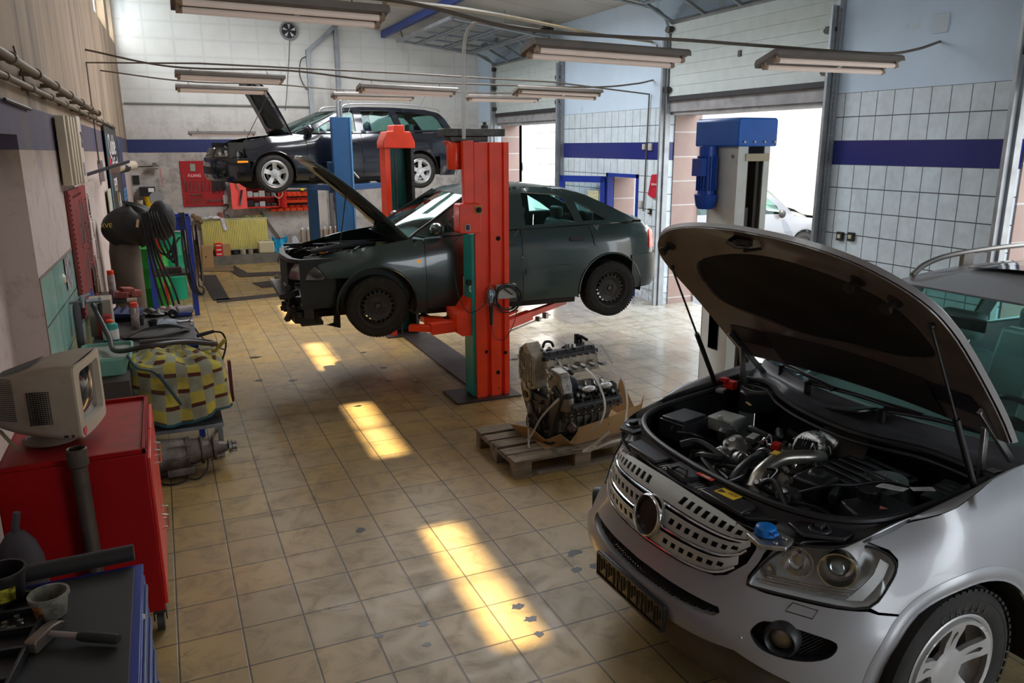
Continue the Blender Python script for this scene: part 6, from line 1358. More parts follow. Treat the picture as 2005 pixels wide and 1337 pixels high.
for k in range(20):
    b = MB(); y, z = rd.choice([(rd.uniform(.10, .28), rd.uniform(.40, .70)), (rd.uniform(-.26, -.12), rd.uniform(.40, .58)), (rd.uniform(-.14, .14), rd.uniform(.06, .34))]); a_ = rd.uniform(0, 3); L_ = rd.uniform(.03, .10)
    b.bar((-.338, y-L_*math.cos(a_)/2, z-L_*math.sin(a_)/2), (-.338, y+L_*math.cos(a_)/2, z+L_*math.sin(a_)/2), .012, .016, (1, 0, 0)); b.cyl((-.32, y, z), (-.352, y, z), rd.uniform(.009, .018), n=8); b.build('cover_boss', rd.choice([M_ecast, M_edark, M_etan, M_steel]), en, bevel=.003)
for k in range(9): b = MB(); y = .075+.025*k; b.bar((-.335, y, .44), (-.335, y+.01, .68), .006, .012, (1, 0, 0)); b.build('cover_rib', M_etan, en)
b = MB(); b.ext([(-.30, .44), (-.16, .36), (-.06, .50), (-.12, .62), (-.24, .60)], 'x', -.30, -.20); b.build('front_bank_cover', M_ecast, en, bevel=.012)
b = MB(); b.lathe([(0, .03), (.03, .03), (.045, .015), (.075, .015), (.085, .03), (.10, .03), (.10, 0), (.096, -.01), (.10, -.02), (.10, -.045), (0, -.045)], (-.36, 0, .13), (-1, 0, 0), 36)
for k in range(5): a = 2*PI*k/5; b.box((-.395, .055*math.cos(a), .13+.055*math.sin(a)), (.01, .02, .02), rx=-a)
b.build('crank_pulley', mat('pulley dark', (.035, .03, .03), .35, .5), en)
b = MB(); b.lathe([(.03, 0), (.055, 0), (.055, .02), (.045, .025), (.045, .01), (.03, .01)], (-.33, .16, .33), (-1, 0, 0), 28); b.build('idler_ring', mat('ring tan', (.45, .38, .22), .4, .5), en)
b = MB(); b.lathe([(0, 0), (.055, 0), (.058, .05), (.06, .055), (.06, .10), (.056, .105)], (-.24, -.26, .30), (0, 0, 1), 26); b.build('oil_filter_housing', mat('filter grey', (.22, .20, .18), .4, .6), en)
b = MB(); b.lathe([(.056, 0), (.054, .03), (.045, .04), (0, .04)], (-.24, -.26, .405), (0, 0, 1), 26)
for k in range(14): a = 2*PI*k/14; b.box((-.24+.054*math.cos(a), -.26+.054*math.sin(a), .42), (.006, .008, .03), rz=a)
b.build('filter_cap', M_black, en)
b = MB(); b.ext(circ(-.16, .43, .09, 24, .12), 'y', -.20, -.12); b.lathe([(.04, 0), (.05, .01), (.05, .05), (.035, .05)], (-.20, -.19, .47), (-.5, -1, .3), 18); b.build('intake_adapter', mat('blue grey plastic', (.06, .075, .10), .4, var=.3), en, bevel=.01)
b = MB(); hose(b, [(-.18, -.10, .55), (-.15, -.16, .58), (-.10, -.14, .55)], .018); hose(b, [(-.12, .26, .68), (-.10, .25, .73), (-.04, .25, .72), (-.02, .24, .68)], .012); hose(b, [(.22, .22, .62), (.24, .2, .70), (.20, .17, .76), (.27, .15, .72)], .014); b.box((.20, .21, .72), (.03, .03, .10)); b.build('coolant_pipe', M_black, en)
b = MB(); b.tube([(-.10, -.19, .12), (-.08, -.20, .22), (.10, -.20, .23), (.06, -.20, .12), (.0, -.20, .06), (-.08, -.20, .07)], .005, 5, closed=True); b.box((.24, -.14, .20), (.05, .04, .12)); b.build('bracket', M_galv, en)
rd = random.Random(12)
for k in range(26):
    b = MB(); p = (rd.uniform(-.25, .25), rd.choice([-1, 1])*rd.uniform(.14, .25), rd.uniform(.10, .40)); b.box(p, (rd.uniform(.02, .07), rd.uniform(.02, .06), rd.uniform(.02, .07)), rz=rd.uniform(0, 1), rx=rd.uniform(0, 1)); b.cyl(p, (p[0], p[1]*1.12, p[2]), .012, n=8); b.build('casting_lug', rd.choice([M_ecast, M_edark, M_ecast]), en, bevel=.004)
b = MB()
for x in (-.05, .12): b._ell((x, -.30, .455), .05, 10, (1.3, .8, .5))
b.build('plastic_wrap', mat('crumpled film', (.55, .55, .57), .15, bump=1, bscale=40, coat=.5), en)
# binding straps
M_strap = mat('white strap', (.62, .60, .55), .6)
def strap(pts, lb, w=.022):
    P_ = [Vector(p) for p in crom(pts, 6)]; b = MB(); vs = []
    for i, p in enumerate(P_):
        t_ = (P_[min(i+1, len(P_)-1)]-P_[max(i-1, 0)]).normalized(); s_ = t_.cross(Vector((.3, -1, .25))).normalized()*w/2; vs += [p-s_, p+s_]
    b.mesh(vs, [(2*i, 2*i+1, 2*i+3, 2*i+2) for i in range(len(P_)-1)]); o = b.build('strap', M_strap, solid=.0015); tag(o, lb, 'strap', 'white straps round the engine')
strap([(3.02, 5.36, .74), (3.06, 5.24, .66), (3.08, 5.14, .50), (3.05, 5.13, .36), (3.00, 5.18, .26)], 'white plastic strap arching down over the middle of the engine')
strap([(3.26, 5.36, .70), (3.32, 5.26, .62), (3.34, 5.22, .45), (3.32, 5.20, .30), (3.28, 5.16, .16)], 'white plastic strap over the right end of the engine')
strap([(2.74, 5.22, .58), (2.66, 5.20, .54), (2.58, 5.28, .40), (2.53, 5.34, .25), (2.50, 5.36, .20)], 'white plastic strap running slantwise down past the crank pulley')
strap([(2.62, 5.60, .42), (2.58, 5.52, .30), (2.52, 5.38, .20), (2.50, 5.34, .16), (2.50, 5.32, .148)], 'white plastic strap down the left end of the engine to the pallet')
strap([(3.30, 5.60, .85), (3.33, 5.55, .78), (3.36, 5.50, .70)], 'short white strap behind the rear cylinder bank')
strap([(2.86, 5.60, .83), (2.86, 5.50, .76), (2.88, 5.44, .68)], 'white strap crossing the gap between the two cylinder banks')
strap([(3.00, 5.10, .20), (2.92, 5.06, .152), (2.86, 5.09, .150), (2.95, 5.04, .17), (3.08, 5.02, .21), (3.20, 5.04, .20), (3.26, 5.08, .152)], 'loose white strap end curling over the front pallet board')
strap([(3.06, 5.02, .30), (2.98, 5.03, .24), (2.90, 5.06, .18), (2.84, 5.06, .149)], 'loose white strap end lying across the cardboard flap')
b = MB(); b.tube(crom([(2.78, 5.12, .155), (2.88, 5.08, .165), (3.0, 5.06, .20)], 5), .004, 5); tag(b.build('wire_offcut', mat('wire tan', (.5, .4, .22), .5)), 'thin tan wire lying on the front pallet board', 'wire')

# ================= left side: cabinet, monitor, cart, bench =================
M_cabred = mat('cabinet red paint', (.30, .003, .004), .45, var=.1, dirt=.15, dcol=(.10, .005, .005), dscale=3, spec=.25)
t = empty('tool_cabinet', (-.50, 4.55, 0), 0, 'tall red metal tool cabinet on castors carrying the old computer monitor', 'cabinet')
x0, x1, y0, y1 = -.35, .30, -.48, .47
b = MB(); b.bb(x0, x1, y0, y1, .14, 1.02); b.build('body', M_cabred, t, bevel=.006)
b = MB(); b.bb(x0, x1, y0, y0+.02, 1.02, 1.045); b.bb(x0, x1, y1-.02, y1, 1.02, 1.045); b.bb(x1-.02, x1, y0, y1, 1.02, 1.045); b.build('top_rim', M_cabred, t, bevel=.003)
b = MB(); b.bb(x0+.02, x1-.025, y0+.025, y1-.025, 1.02, 1.026); b.build('worn_top', mat('worn red top', (.36, .018, .018), .45, dirt=.5, dcol=(.06, .02, .02), dscale=5), t)
for i, (a, c) in enumerate(((y0+.01, -.01), (.0, y1-.01))):
    b = MB(); b.bb(x1, x1+.018, a, c, .17, .99); d = b.build('cabinet_door', mat('door bright red', (.60, .03, .02), .35, var=.1, dirt=.2, dcol=(.2, .02, .02)), t, bevel=.004)
    for z in (.84, .45):
        b = MB(); b.tube([(x1+.02, -.06+.12*i, z-.04), (x1+.05, -.06+.12*i, z-.035), (x1+.05, -.06+.12*i, z+.035), (x1+.02, -.06+.12*i, z+.04)], .006, 6); b.build('door_handle', M_chrome, d)
for x in (x0+.08, x1-.03):
    for y in (y0+.06, y1-.06):
        b = MB(); b.cyl((x-.018, y, .055), (x+.018, y, .055), .055, n=20); b.box((x, y, .125), (.06, .07, .03)); b.bar((x-.03, y, .06), (x-.03, y, .13), .006, .04, (0, 1, 0)); b.bar((x+.03, y, .06), (x+.03, y, .13), .006, .04, (0, 1, 0)); b.build('castor', M_dsteel, t, bevel=.003)
# CRT monitor
M_beige = mat('aged beige plastic', (.30, .245, .185), .55, var=.15, dirt=.4, dcol=(.10, .08, .06), dscale=6)
t = empty('computer_monitor', (-.64, 4.42, 1.046), math.radians(-12), 'dirty beige tube monitor turned to the right on top of the red cabinet', 'monitor')
b = MB(); b.lathe([(0, 0), (.13, 0), (.135, .008), (.12, .014), (.115, .010), (.10, .018), (.095, .014), (.075, .024), (.06, .03), (.05, .05), (0, .05)], (0, 0, 0), (0, 0, 1), 40); b.build('swivel_base', M_beige, t)
def rr3(x, hy, z0, z1, r): return [(x, p, q) for p, q in rrect(-hy, hy, z0, z1, r, 5)]
secs = [rr3(.20, .205, .055, .425, .03), rr3(.12, .205, .052, .427, .03), rr3(.02, .195, .058, .415, .05), rr3(-.10, .165, .075, .375, .06), rr3(-.20, .125, .10, .33, .06), rr3(-.235, .11, .115, .31, .06)]
b = MB(); n = len(secs[0]); b.mesh([p for s in secs for p in s], [(i*n+j, i*n+(j+1) % n, (i+1)*n+(j+1) % n, (i+1)*n+j) for i in range(len(secs)-1) for j in range(n)] + [tuple((len(secs)-1)*n+j for j in range(n))]); b.build('shell', M_beige, t, smooth=50)
outer = rrect(-.205, .205, .055, .425, .03, 5); hole = rrect(-.155, .155, .115, .385, .035, 5)
panel('screen_bezel', outer, lambda y, z: (.205+.012*(1-(y/.2)**2), y, z), mat('bezel beige', (.45, .38, .28), .5, dirt=.15), t, [hole], .04, .012, off=0)
b = MB(); m_ = len(hole); b.mesh([(.212+.012*(1-(y/.2)**2), y, z) for y, z in hole]+[(.185, y*.95, .25+(z-.25)*.95) for y, z in hole], [(i, (i+1) % m_, m_+(i+1) % m_, m_+i) for i in range(m_)]); b.build('bezel_slope', mat('bezel beige', (.45, .38, .28), .5), t, solid=.002)
b = MB(); b.grid(lambda i, j: (.188+.02*(1-(2*i-1)**2)*(1-(2*j-1)**2), -.155+.31*i, .112+.276*j), 12, 12); b.build('screen', mat('dark screen glass', (.02, .022, .024), .12, coat=1, dirt=.1, dcol=(.10, .10, .10)), t)
b = MB()
for k in range(17):
    for j in range(9): b.box((.085-.0115*j, -.1985-.001*j, .145+.010*k), (.007, .012, .0045))
b.build('side_vents', mat('hole black', (.003, .003, .003), .9), t)
b = MB()
for k in range(22): z = .16+.010*k; b.bar((-.08, -.176, z), (-.20, -.126, z), .004, .003)
for k in range(20): x = -.02-.010*k; b.bar((x, -.1, .413-.35*max(0, -x-.02)), (x, .1, .413-.35*max(0, -x-.02)), .004, .003)
b.build('rear_vents', mat('vent shadow brown', (.05, .042, .035), .8), t)
b = MB(); hp = [(.0, -.026), (.020, -.002), (.022, .012), (.012, .022), (.0, .014), (-.012, .022), (-.022, .012), (-.020, -.002)]; b.ext([(y-.165, z+.085) for y, z in hp], 'x', .216, .218); b.build('heart_sticker', mat('heart red', (.65, .04, .05), .4), t)
text('pen_writing', 'PSM', .022, M_black, t, (.2165, .07, .083), (PI/2, 0, PI/2), .0003); text('pen_writing', 'tel', .018, M_black, t, (.2165, -.10, .083), (PI/2, .3, PI/2), .0003)
b = MB(); b.box((.14, -.2055, .075), (.02, .004, .012)); b.box((.17, -.2055, .075), (.012, .004, .012)); b.build('side_buttons', M_black, t)
b = MB(); b.tube([(-.86, 4.42, 1.12), (-.78, 4.30, 1.05)], .009, 8); tag(b.build('wooden_stick', mat('pale stick', (.30, .27, .14), .6)), 'short pale stick beside the monitor on the cabinet corner', 'stick')
# upright exhaust pipe
b = MB(); b.lathe([(.036, 0), (.036, 1.03), (.046, 1.04), (.046, 1.12), (.040, 1.125), (.034, 1.12), (.034, 0)], (-.475, 3.99, 0), (-.012, 0, 1), 28)
tag(b.build('steel_pipe', mat('rusty pipe', (.09, .07, .055), .6, .5, var=.5, dirt=.4, dcol=(.02, .015, .012), dscale=6)), 'upright rusty steel pipe standing against the red cabinet', 'pipe')
b = MB(); b._ell((-.74, 3.75, .62), .13, 14, (.8, 1.0, 1.9)); b.cyl((-.74, 3.75, 0), (-.74, 3.75, .5), .11, n=18); b.cyl((-.74, 3.75, .85), (-.72, 3.75, .95), .015, n=8); tag(b.build('covered_bottle', mat('dusty purple grey', (.07, .06, .07), .7)), 'dusty grey bottle standing between the red cabinet and the cart', 'bottle')
# blue cart with black top
t = empty('tool_cart', (-.60, 2.70, 0), 0, 'blue roller tool cart with black rubber top in the near left corner', 'tool cart')
M_cblue = mat('cart blue paint', (.012, .035, .28), .35, dirt=.2, dcol=(.01, .01, .03))
b = MB(); b.bb(-.42, .37, -.60, .46, .12, .87); b.build('body', M_cblue, t, bevel=.004)
b = MB(); b.bb(-.42, .385, -.61, .465, .87, .89); b.build('top_frame', M_cblue, t, bevel=.004)
b = MB(); b.bb(-.40, .355, -.59, .435, .890, .897); b.build('rubber_mat', mat('rubber mat', (.018, .018, .019), .55, var=.3, vscale=5, dirt=.2, dcol=(.05, .045, .04)), t, bevel=.002)
b = MB(); b.tube([(-.16, .495, .925), (-.02, .495, .925), (.355, .50, .928)], .034, 20, rf=lambda u: .040 if u < .12 else .033); b.build('push_handle', mat('handle rubber', (.02, .018, .018), .6), t)
for k in range(5):
    z0 = .15+.145*k; b = MB(); b.bb(.372, .388, -.56, .42, z0, z0+.135); d = b.build('drawer', M_cblue, t, bevel=.004)
    b = MB(); b.bb(.388, .398, -.50, .36, z0+.10, z0+.125); b.build('drawer_handle', mat('drawer pull', (.10, .14, .25), .4, .4), d, bevel=.003)
b = MB(); b.lathe([(0, .008), (.014, .008), (.016, 0)], (.385, .12, .85), (1, 0, 0), 14); b.build('lock', M_chrome, t)
b = MB(); b.bb(.389, .392, -.56, -.40, .70, .82); b.build('red_label', mat('label red', (.65, .05, .03), .4), t)
for y in (-.5, .36): b = MB(); b.cyl((.30, y, .06), (.34, y, .06), .06, n=18); b.box((.32, y, .12), (.06, .08, .03)); b.build('castor', M_dsteel, t)
# things on the cart
t = empty('parts_tray', (-.765, 2.60, .897), math.radians(-8), 'flat black compartment tray at the left edge of the cart top', 'tray')
b = MB(); b.bb(-.10, .20, -.26, .46, 0, .006)
for x in (-.10, .05, .20): b.bb(x-.006, x+.006, -.26, .46, 0, .035)
for y in (-.26, -.06, .10, .22, .34, .46): b.bb(-.10, .20, y-.006, y+.006, 0, .035)
b.build('tray', mat('tray plastic', (.014, .013, .014), .5), t, bevel=.002)
rd = random.Random(3)
for k in range(5):
    b = MB(); x = -.62+rd.uniform(-.04, .04); y = 2.87+rd.uniform(-.05, .04); b.cyl((x, y, .912), (x+rd.uniform(-.03, .03), y+rd.uniform(-.03, .03), .912), .006, n=8); b.cyl((x, y, .905), (x, y, .922), .010, n=6)
    tag(b.build('bolt', M_steel), ORD[k]+' small steel bolt in the black tray', 'bolt', 'loose bolts in the black tray')
def tubr(name, loc, r0, r1, h, m, lb, cat, rim=1, inner=None):
    t = empty(name, loc, 0, lb, cat); b = MB(); b.lathe([(0, .003), (r0, 0), (r1, h), (r1+.006*rim, h), (r1+.006*rim, h-.012), (r1+.002, h-.012)] if False else [(0, 0), (r0, 0), (r1, h-.012), (r1+.006*rim, h-.012), (r1+.006*rim, h), (r1-.003, h), (r0-.004, .006), (0, .006)], (0, 0, 0), (0, 0, 1), 32); b.build('tub', m, t)
    if inner: b = MB(); b.lathe([(0, h*.35), (r0+(r1-r0)*.3, h*.35)], (0, 0, 0), (0, 0, 1), 28); b.build('contents', inner, t)
    return t
t = tubr('plastic_tub', (-.505, 2.90, .898), .048, .060, .085, mat('stained clear tub', (.26, .25, .20), .35, dirt=.8, dcol=(.05, .045, .035), dscale=22), 'stained white plastic tub on the cart behind the hammer', 'tub', 1, mat('grey paste', (.12, .115, .10), .6))
b = MB(); b.grid(lambda i, j: ((.052+.008*j)*math.cos(3.6+.8*i), (.052+.008*j)*math.sin(3.6+.8*i), .012+.05*j), 6, 2); b.build('worn_label', mat('label red yellow', (.45, .16, .04), .5, var=.8, vscale=60), t)
t = tubr('plastic_pot', (-.66, 3.03, .930), .062, .075, .11, mat('pot black', (.015, .013, .013), .4), 'black pot with yellow label at the back of the cart tray', 'pot')
b = MB(); b.grid(lambda i, j: ((.0655+.009*j)*math.cos(4.2+1.2*i), (.0655+.009*j)*math.sin(4.2+1.2*i), .012+.055*j), 8, 2); b.build('label', mat('label green yellow', (.35, .30, .03), .5, var=.9, vscale=50), t)
t = empty('hammer', (-.505, 2.735, .920), math.radians(-30), 'small sledge hammer with black rubber grip lying on the cart', 'hammer')
b = MB(); b.M = Matrix.Rotation(math.radians(2), 4, 'Z'); b.ext([(-.075, -.018), (-.068, -.023), (.02, -.022), (.06, -.012), (.08, 0), (.06, .012), (.02, .022), (-.068, .023), (-.075, .018)], 'x', -.020, .020); b.build('head', mat('hammer steel', (.20, .16, .13), .45, .7, var=.4, dirt=.3), t, bevel=.004); b.M = None
b = MB(); b.tube([(.0, 0, .004), (.13, 0, .002)], .011, 12); b.build('handle', mat('handle bare', (.30, .24, .23), .35, .3), t)
b = MB(); b.tube([(.12, 0, .002), (.135, 0, .002), (.25, -.0, 0), (.262, 0, 0)], .016, 14, rf=lambda u: .014+.004*math.sin(u*PI)); b.build('grip', M_rub, t)
# blanket covered unit on a low stand
t = empty('covered_unit', (0, 6.9, 0), 0, 'machine part on a low steel stand hidden under a checked yellow grey blanket', 'covered part')
b = MB(); b.bb(-.33, .28, -.40, .36, .27, .30)
for x in (-.30, .25):
    for y in (-.36, .32): b.bb(x-.02, x+.02, y-.02, y+.02, .0, .28)
b.build('stand', M_galv, t, bevel=.004)
b = MB(); b.ext([(-.28, .30), (.26, .30), (.28, .55), (.18, .74), (-.1, .80), (-.26, .66)], 'y', -.26, .28); b.build('wrapped_part', M_edark, t, bevel=.03)
g = NG('checked blanket', .95)
u = g.op('DIVIDE', g.x, .105); 
uv = g.N.new('ShaderNodeUVMap'); sp = g.N.new('ShaderNodeSeparateXYZ'); g.L.new(uv.outputs[0], sp.inputs[0]); U_, V_ = sp.outputs[0], sp.outputs[1]
par = g.op('MODULO', g.op('ADD', g.op('FLOOR', g.op('DIVIDE', U_, .10)), g.op('FLOOR', g.op('DIVIDE', V_, .15))), 2.0)
c = g.mix(par, (.33, .33, .24), (.55, .46, .08))
bar_ = g.op('MULTIPLY', g.op('LESS_THAN', g.op('FRACT', g.op('DIVIDE', V_, .15)), .26), par); c = g.mix(bar_, c, (.10, .025, .012))
edge_ = g.op('LESS_THAN', V_, .03); c = g.mix(edge_, c, (.05, .15, .18)); c = g.mix(g.rng(g.noise(6, 6), .5, .75, 0, .7), c, (.10, .085, .05)); M_blk = g.out(c)
pl_ = 2*(1.02)*1.0
def blanket():
    pts = []; uvs = []; NU, NV = 64, 26
    me_v = []; 
    for i in range(NU+1):
        a = 2*PI*i/NU
        cx, cy = math.cos(a), math.sin(a); se = (abs(cx)**4+abs(cy)**4)**-.25
        for j in range(NV+1):
            f = j/NV
            if f < .45: r = f/.45; z = .86-.05*r**3-.03*(cx*r)+.018*math.sin(9*cx*r+4*cy*r)+.012*math.sin(17*cy*r); rx = r*.34; ry = r*.38
            else:
                d = (f-.45)/.55; fold = .026*math.sin(a*9)*(d**.7)+.012*math.sin(a*17+1)*d; rx = .34+.035*d+fold; ry = .38+.03*d+fold; z = .81-.03*cx-(.44+.05*math.sin(a*3+.5))*d
            me_v.append((rx*cx*se, ry*cy*se, z+.0)); uvs.append((i/NU*2.56, (1-f)*1.0))
    fs = [(i*(NV+1)+j, (i+1)*(NV+1)+j, (i+1)*(NV+1)+j+1, i*(NV+1)+j+1) for i in range(NU) for j in range(NV)]
    me = bpy.data.meshes.new('blanket'); me.from_pydata(me_v, [], fs); me.uv_layers.new(name='UVMap'); l = me.uv_layers[0].data
    for p in me.polygons:
        p.use_smooth = True
        for li in p.loop_indices: l[li].uv = uvs[me.loops[li].vertex_index]
    me.materials.append(M_blk); o = bpy.data.objects.new('blanket', me); COL.objects.link(o); o.parent = t; o.location = (-.02, 0, 0); m = o.modifiers.new('s', 'SOLIDIFY'); m.thickness = .008
    return o
blanket()
b = MB(); b.grid(lambda i, j: (.27+.10*i, -.05+.16*j, .80+.10*i+.02*math.sin(6*j)), 5, 5); b.build('corner_fold', mat('blanket yellow', (.55, .42, .06), .9), t, solid=.006)
b = MB(); b.ext(rrect(-.03, .05, .35, .72, .03), 'x', .375, .40); b.build('red_strap', mat('dark red strap', (.12, .01, .015), .5), t)
t = empty('gearbox', (0.02, 6.30, .0), math.radians(3), 'greasy alloy gearbox lying on the floor under the covered unit', 'gearbox')
M_gb = mat('gearbox casting', (.17, .14, .125), .5, .6, var=.4, vscale=14, bump=.5, bscale=60, dirt=.4, dcol=(.03, .025, .02))
b = MB(); b.lathe([(0, -.32), (.155, -.32), (.16, -.29), (.13, -.20), (.115, -.05), (.10, .0), (.105, .02), (.085, .10), (.07, .17), (.05, .24), (.035, .28), (0, .29)], (-.02, 0, .17), (1, 0, -.02), 28); b.build('bell_housing', M_gb, t)
b = MB()
for x in (-.05, .06, .15): b.lathe([(.10-.15*max(0, x), 0), (.118-.15*max(0, x), .0), (.118-.15*max(0, x), .02), (.10-.15*max(0, x), .02)], (x, 0, .17), (1, 0, 0), 26)
for k in range(8): a = 2*PI*k/8; b.box((-.12, .12*math.cos(a), .17+.12*math.sin(a)), (.22, .014, .014))
b.box((-.10, -.05, .06), (.20, .16, .06)); b.build('casing_ribs', M_gb, t, bevel=.004)
b = MB(); b.lathe([(0, 0), (.055, 0), (.055, .02), (.035, .03), (.035, .06), (0, .06)], (.27, 0, .165), (1, 0, 0), 18)
for k in range(3): a = 2*PI*k/3; b.cyl((.30, .04*math.cos(a), .165+.04*math.sin(a)), (.33, .04*math.cos(a), .165+.04*math.sin(a)), .012, n=8)
b.build('output_flange', M_steel, t)
b = MB(); b.tube(crom([(-.10, -.15, .03), (-.0, -.22, .02), (.08, -.16, .06), (.10, -.10, .12)], 6), .007, 6); b.tube([(-.16+.10*math.cos(a), -.12+.10*math.sin(a), .012) for a in [2*PI*i/22 for i in range(22)]], .007, 6, closed=True); b.build('wiring_tail', M_black, t)
# green tub with grey rim on a box
b = MB(); b.bb(-.72, -.36, 6.30, 7.0, 0, .80); tag(b.build('wooden_box', mat('dark box', (.05, .04, .035), .8)), 'dark crate under the green washing tub', 'crate')
t = empty('washing_tub', (-.52, 6.72, .80), 0, 'pale green plastic tub with stained rim behind the monitor', 'tub')
b = MB(); P0 = rrect(-.13, .13, -.22, .22, .04); P1 = rrect(-.175, .175, -.27, .27, .05); n = len(P0)
b.mesh([(x, y, 0) for x, y in P0]+[(x, y, .15) for x, y in P1]+[(x*1.06, y*1.04, .15) for x, y in P1]+[(x*1.06, y*1.04, .13) for x, y in P1], [tuple(range(n))[::-1]]+[(k*n+i, k*n+(i+1) % n, (k+1)*n+(i+1) % n, (k+1)*n+i) for k in range(3) for i in range(n)]); b.build('tub', mat('tub green', (.20, .42, .33), .4, dirt=.3, dcol=(.12, .14, .12)), t, solid=.003)
b = MB(); b.mesh([(x*.97, y*.97, .13) for x, y in P1], [tuple(range(n))]); b.build('dirty_liner', mat('stained grey', (.28, .29, .26), .5, dirt=.5, dcol=(.10, .10, .09)), t)
# workbench
t = empty('workbench', (-.24, 7.85, 0), 0, 'long low workbench with worn dark metal top and blue frame', 'workbench')
b = MB(); b.bb(-.42, .39, -.80, .78, .85, .89); b.build('bench_top', mat('scratched bench top', (.075, .07, .068), .5, .3, var=.4, vscale=4, dirt=.4, dcol=(.02, .018, .016), stretch=(4, 1, 1)), t, bevel=.004)
b = MB(); b.bb(-.42, .40, -.81, -.79, .78, .89); b.bb(.385, .40, -.81, .79, .78, .88); b.build('edge_rail', M_blue, t)
for x in (-.38, .36):
    for y in (-.74, .72): b = MB(); b.bb(x-.025, x+.025, y-.025, y+.025, 0, .86); b.build('leg', M_blue, t, bevel=.003)
def canister(name, loc, r, h, m, cap, lb, cat, capm=None, band=None, neck=.35):
    t = empty(name, loc, 0, lb, cat); b = MB(); b.lathe([(0, 0), (r*.96, 0), (r, .006), (r, h*.78), (r*.9, h*.84), (r*neck, h*.90), (r*neck, h*.93), (0, h*.93)], (0, 0, 0), (0, 0, 1), 20); b.build('body', m, t)
    b = MB(); b.lathe([(0, h*.84), (r*cap, h*.84), (r*cap, h), (r*cap*.9, h*1.01), (0, h*1.01)], (0, 0, 0), (0, 0, 1), 18); b.build('cap', capm or M_red, t)
    if band: b = MB(); b.lathe([(r*1.01, h*.15), (r*1.01, h*.6)], (0, 0, 0), (0, 0, 1), 20); b.build('label', band, t, solid=.0005)
    return t
BZ = .891
canister('spray_can', (-.33, 7.75, BZ), .033, .24, mat('can grey', (.30, .26, .25), .3, .6, dirt=.3), .95, 'grey spray can with red cap at the middle of the workbench', 'spray can', band=mat('can label', (.4, .33, .3), .5, var=.6, vscale=50))
t = canister('spray_bottle', (-.34, 8.0, BZ), .040, .21, mat('bottle tan', (.30, .24, .16), .4), .4, 'amber trigger spray bottle standing behind the red-capped can', 'spray bottle')
b = MB(); b.box((-.01, 0, .225), (.085, .024, .03)); b.bar((.02, 0, .21), (.035, 0, .16), .01, .014); b.build('trigger', mat('trigger cream', (.6, .45, .33), .5), t, bevel=.004)
canister('fluid_bottle', (-.51, 7.28, BZ), .062, .19, mat('bottle green', (.02, .26, .22), .35), .45, 'green fluid bottle with red cap and white label at the near bench end', 'bottle', band=mat('label white', (.8, .75, .7), .5))
canister('fluid_bottle', (-.56, 7.48, BZ), .060, .20, mat('bottle red', (.42, .02, .02), .35), .9, 'round red bottle just behind the green one on the bench', 'bottle', capm=mat('cap dark red', (.3, .01, .01), .4))
b = MB(); b.bb(-.68, -.50, 7.55, 7.80, BZ, BZ+.32); b.cyl((-.585, 7.548, BZ+.27), (-.585, 7.54, BZ+.27), .022, n=16); tag(b.build('oil_box', mat('grey carton', (.33, .28, .22), .7, dirt=.3), bevel=.006), 'tall grey carton against the tiled wall behind the bottles', 'box')
t = empty('socket_case', (-.50, 8.28, BZ+.03), math.radians(-8), 'open blue socket set case with lid leaning on the wall', 'tool case')
b = MB(); b.bb(-.16, .20, -.16, .16, 0, .05); b.build('case_base', mat('case blue', (.015, .03, .12), .4), t, bevel=.008); b = MB(); b.box((-.22, 0, .17), (.03, .34, .34), ry=-.35); b.build('case_lid', mat('case blue', (.015, .03, .12), .4), t, bevel=.008)
for i in range(4):
    for j in range(6): b = MB(); b.lathe([(.010, 0), (.014, .002), (.014, .03), (.009, .03), (.009, .015)], (-.09+.075*i, -.12+.048*j, .05), (.2, 0, 1), 10); b.build('socket', M_chrome, t)
t = empty('blue_tray', (-.60, 8.02, BZ), 0, 'long dark blue lever bar lying over the front of the socket case', 'bar'); b = MB(); b.bar((-.12, .10, .10), (.32, .0, .07), .05, .02); b.build('lever', mat('case blue', (.015, .03, .12), .4), t, bevel=.004)
def rag(name, c, s, m, lb, seed, cat='rag', n=24):
    rd = random.Random(seed); ph = [rd.uniform(0, 6) for _ in range(6)]
    b = MB()
    def F_(i, j):
        u = 2*i-1; v = 2*j-1; k = 1-.25*(abs(u*v)); x = u*s[0]*k*(1+.15*math.sin(5*v+ph[0])); y = v*s[1]*k*(1+.15*math.sin(4*u+ph[1])); e = max(0, 1-(u*u+v*v)*.5)
        z = s[2]*.7*(e*(.6+.4*math.sin(5*u+ph[2])*math.sin(4.5*v+ph[3])) + .10*abs(math.sin(9*u+7*v+ph[4])))
        return (c[0]+x, c[1]+y, c[2]+.004+max(0, z))
    b.grid(F_, n, n); return tag(b.build(name, m, solid=.003), lb, cat)
M_cloth = mat('white rag', (.55, .53, .54), .9, dirt=.4, dcol=(.2, .15, .14), dscale=9)
rag('cleaning_rag', (-.10, 7.85, BZ), (.13, .17, .05), mat('blue white rag', (.35, .42, .50), .9, var=.6, vscale=6, dirt=.4, dcol=(.1, .1, .1)), 'blue and white rag spread on the middle of the workbench', 2)
rag('cleaning_rag', (-.02, 8.38, BZ), (.12, .10, .12), mat('red white rag', (.5, .42, .42), .9, var=.5, vscale=12, dirt=.5, dcol=(.25, .04, .04), dscale=12), 'crumpled red-stained rag at the far end of the workbench', 3)
rag('leather_gloves', (-.20, 8.33, BZ), (.16, .12, .10), mat('black leather', (.02, .018, .018), .45), 'black leather glove bundle at the back of the workbench', 4, 'gloves')
b = MB(); b.cyl((.03, 8.22, BZ+.045), (.17, 8.27, BZ+.045), .040, n=18); tag(b.build('paper_roll', M_cloth), 'white paper roll at the far right corner of the workbench', 'paper roll')
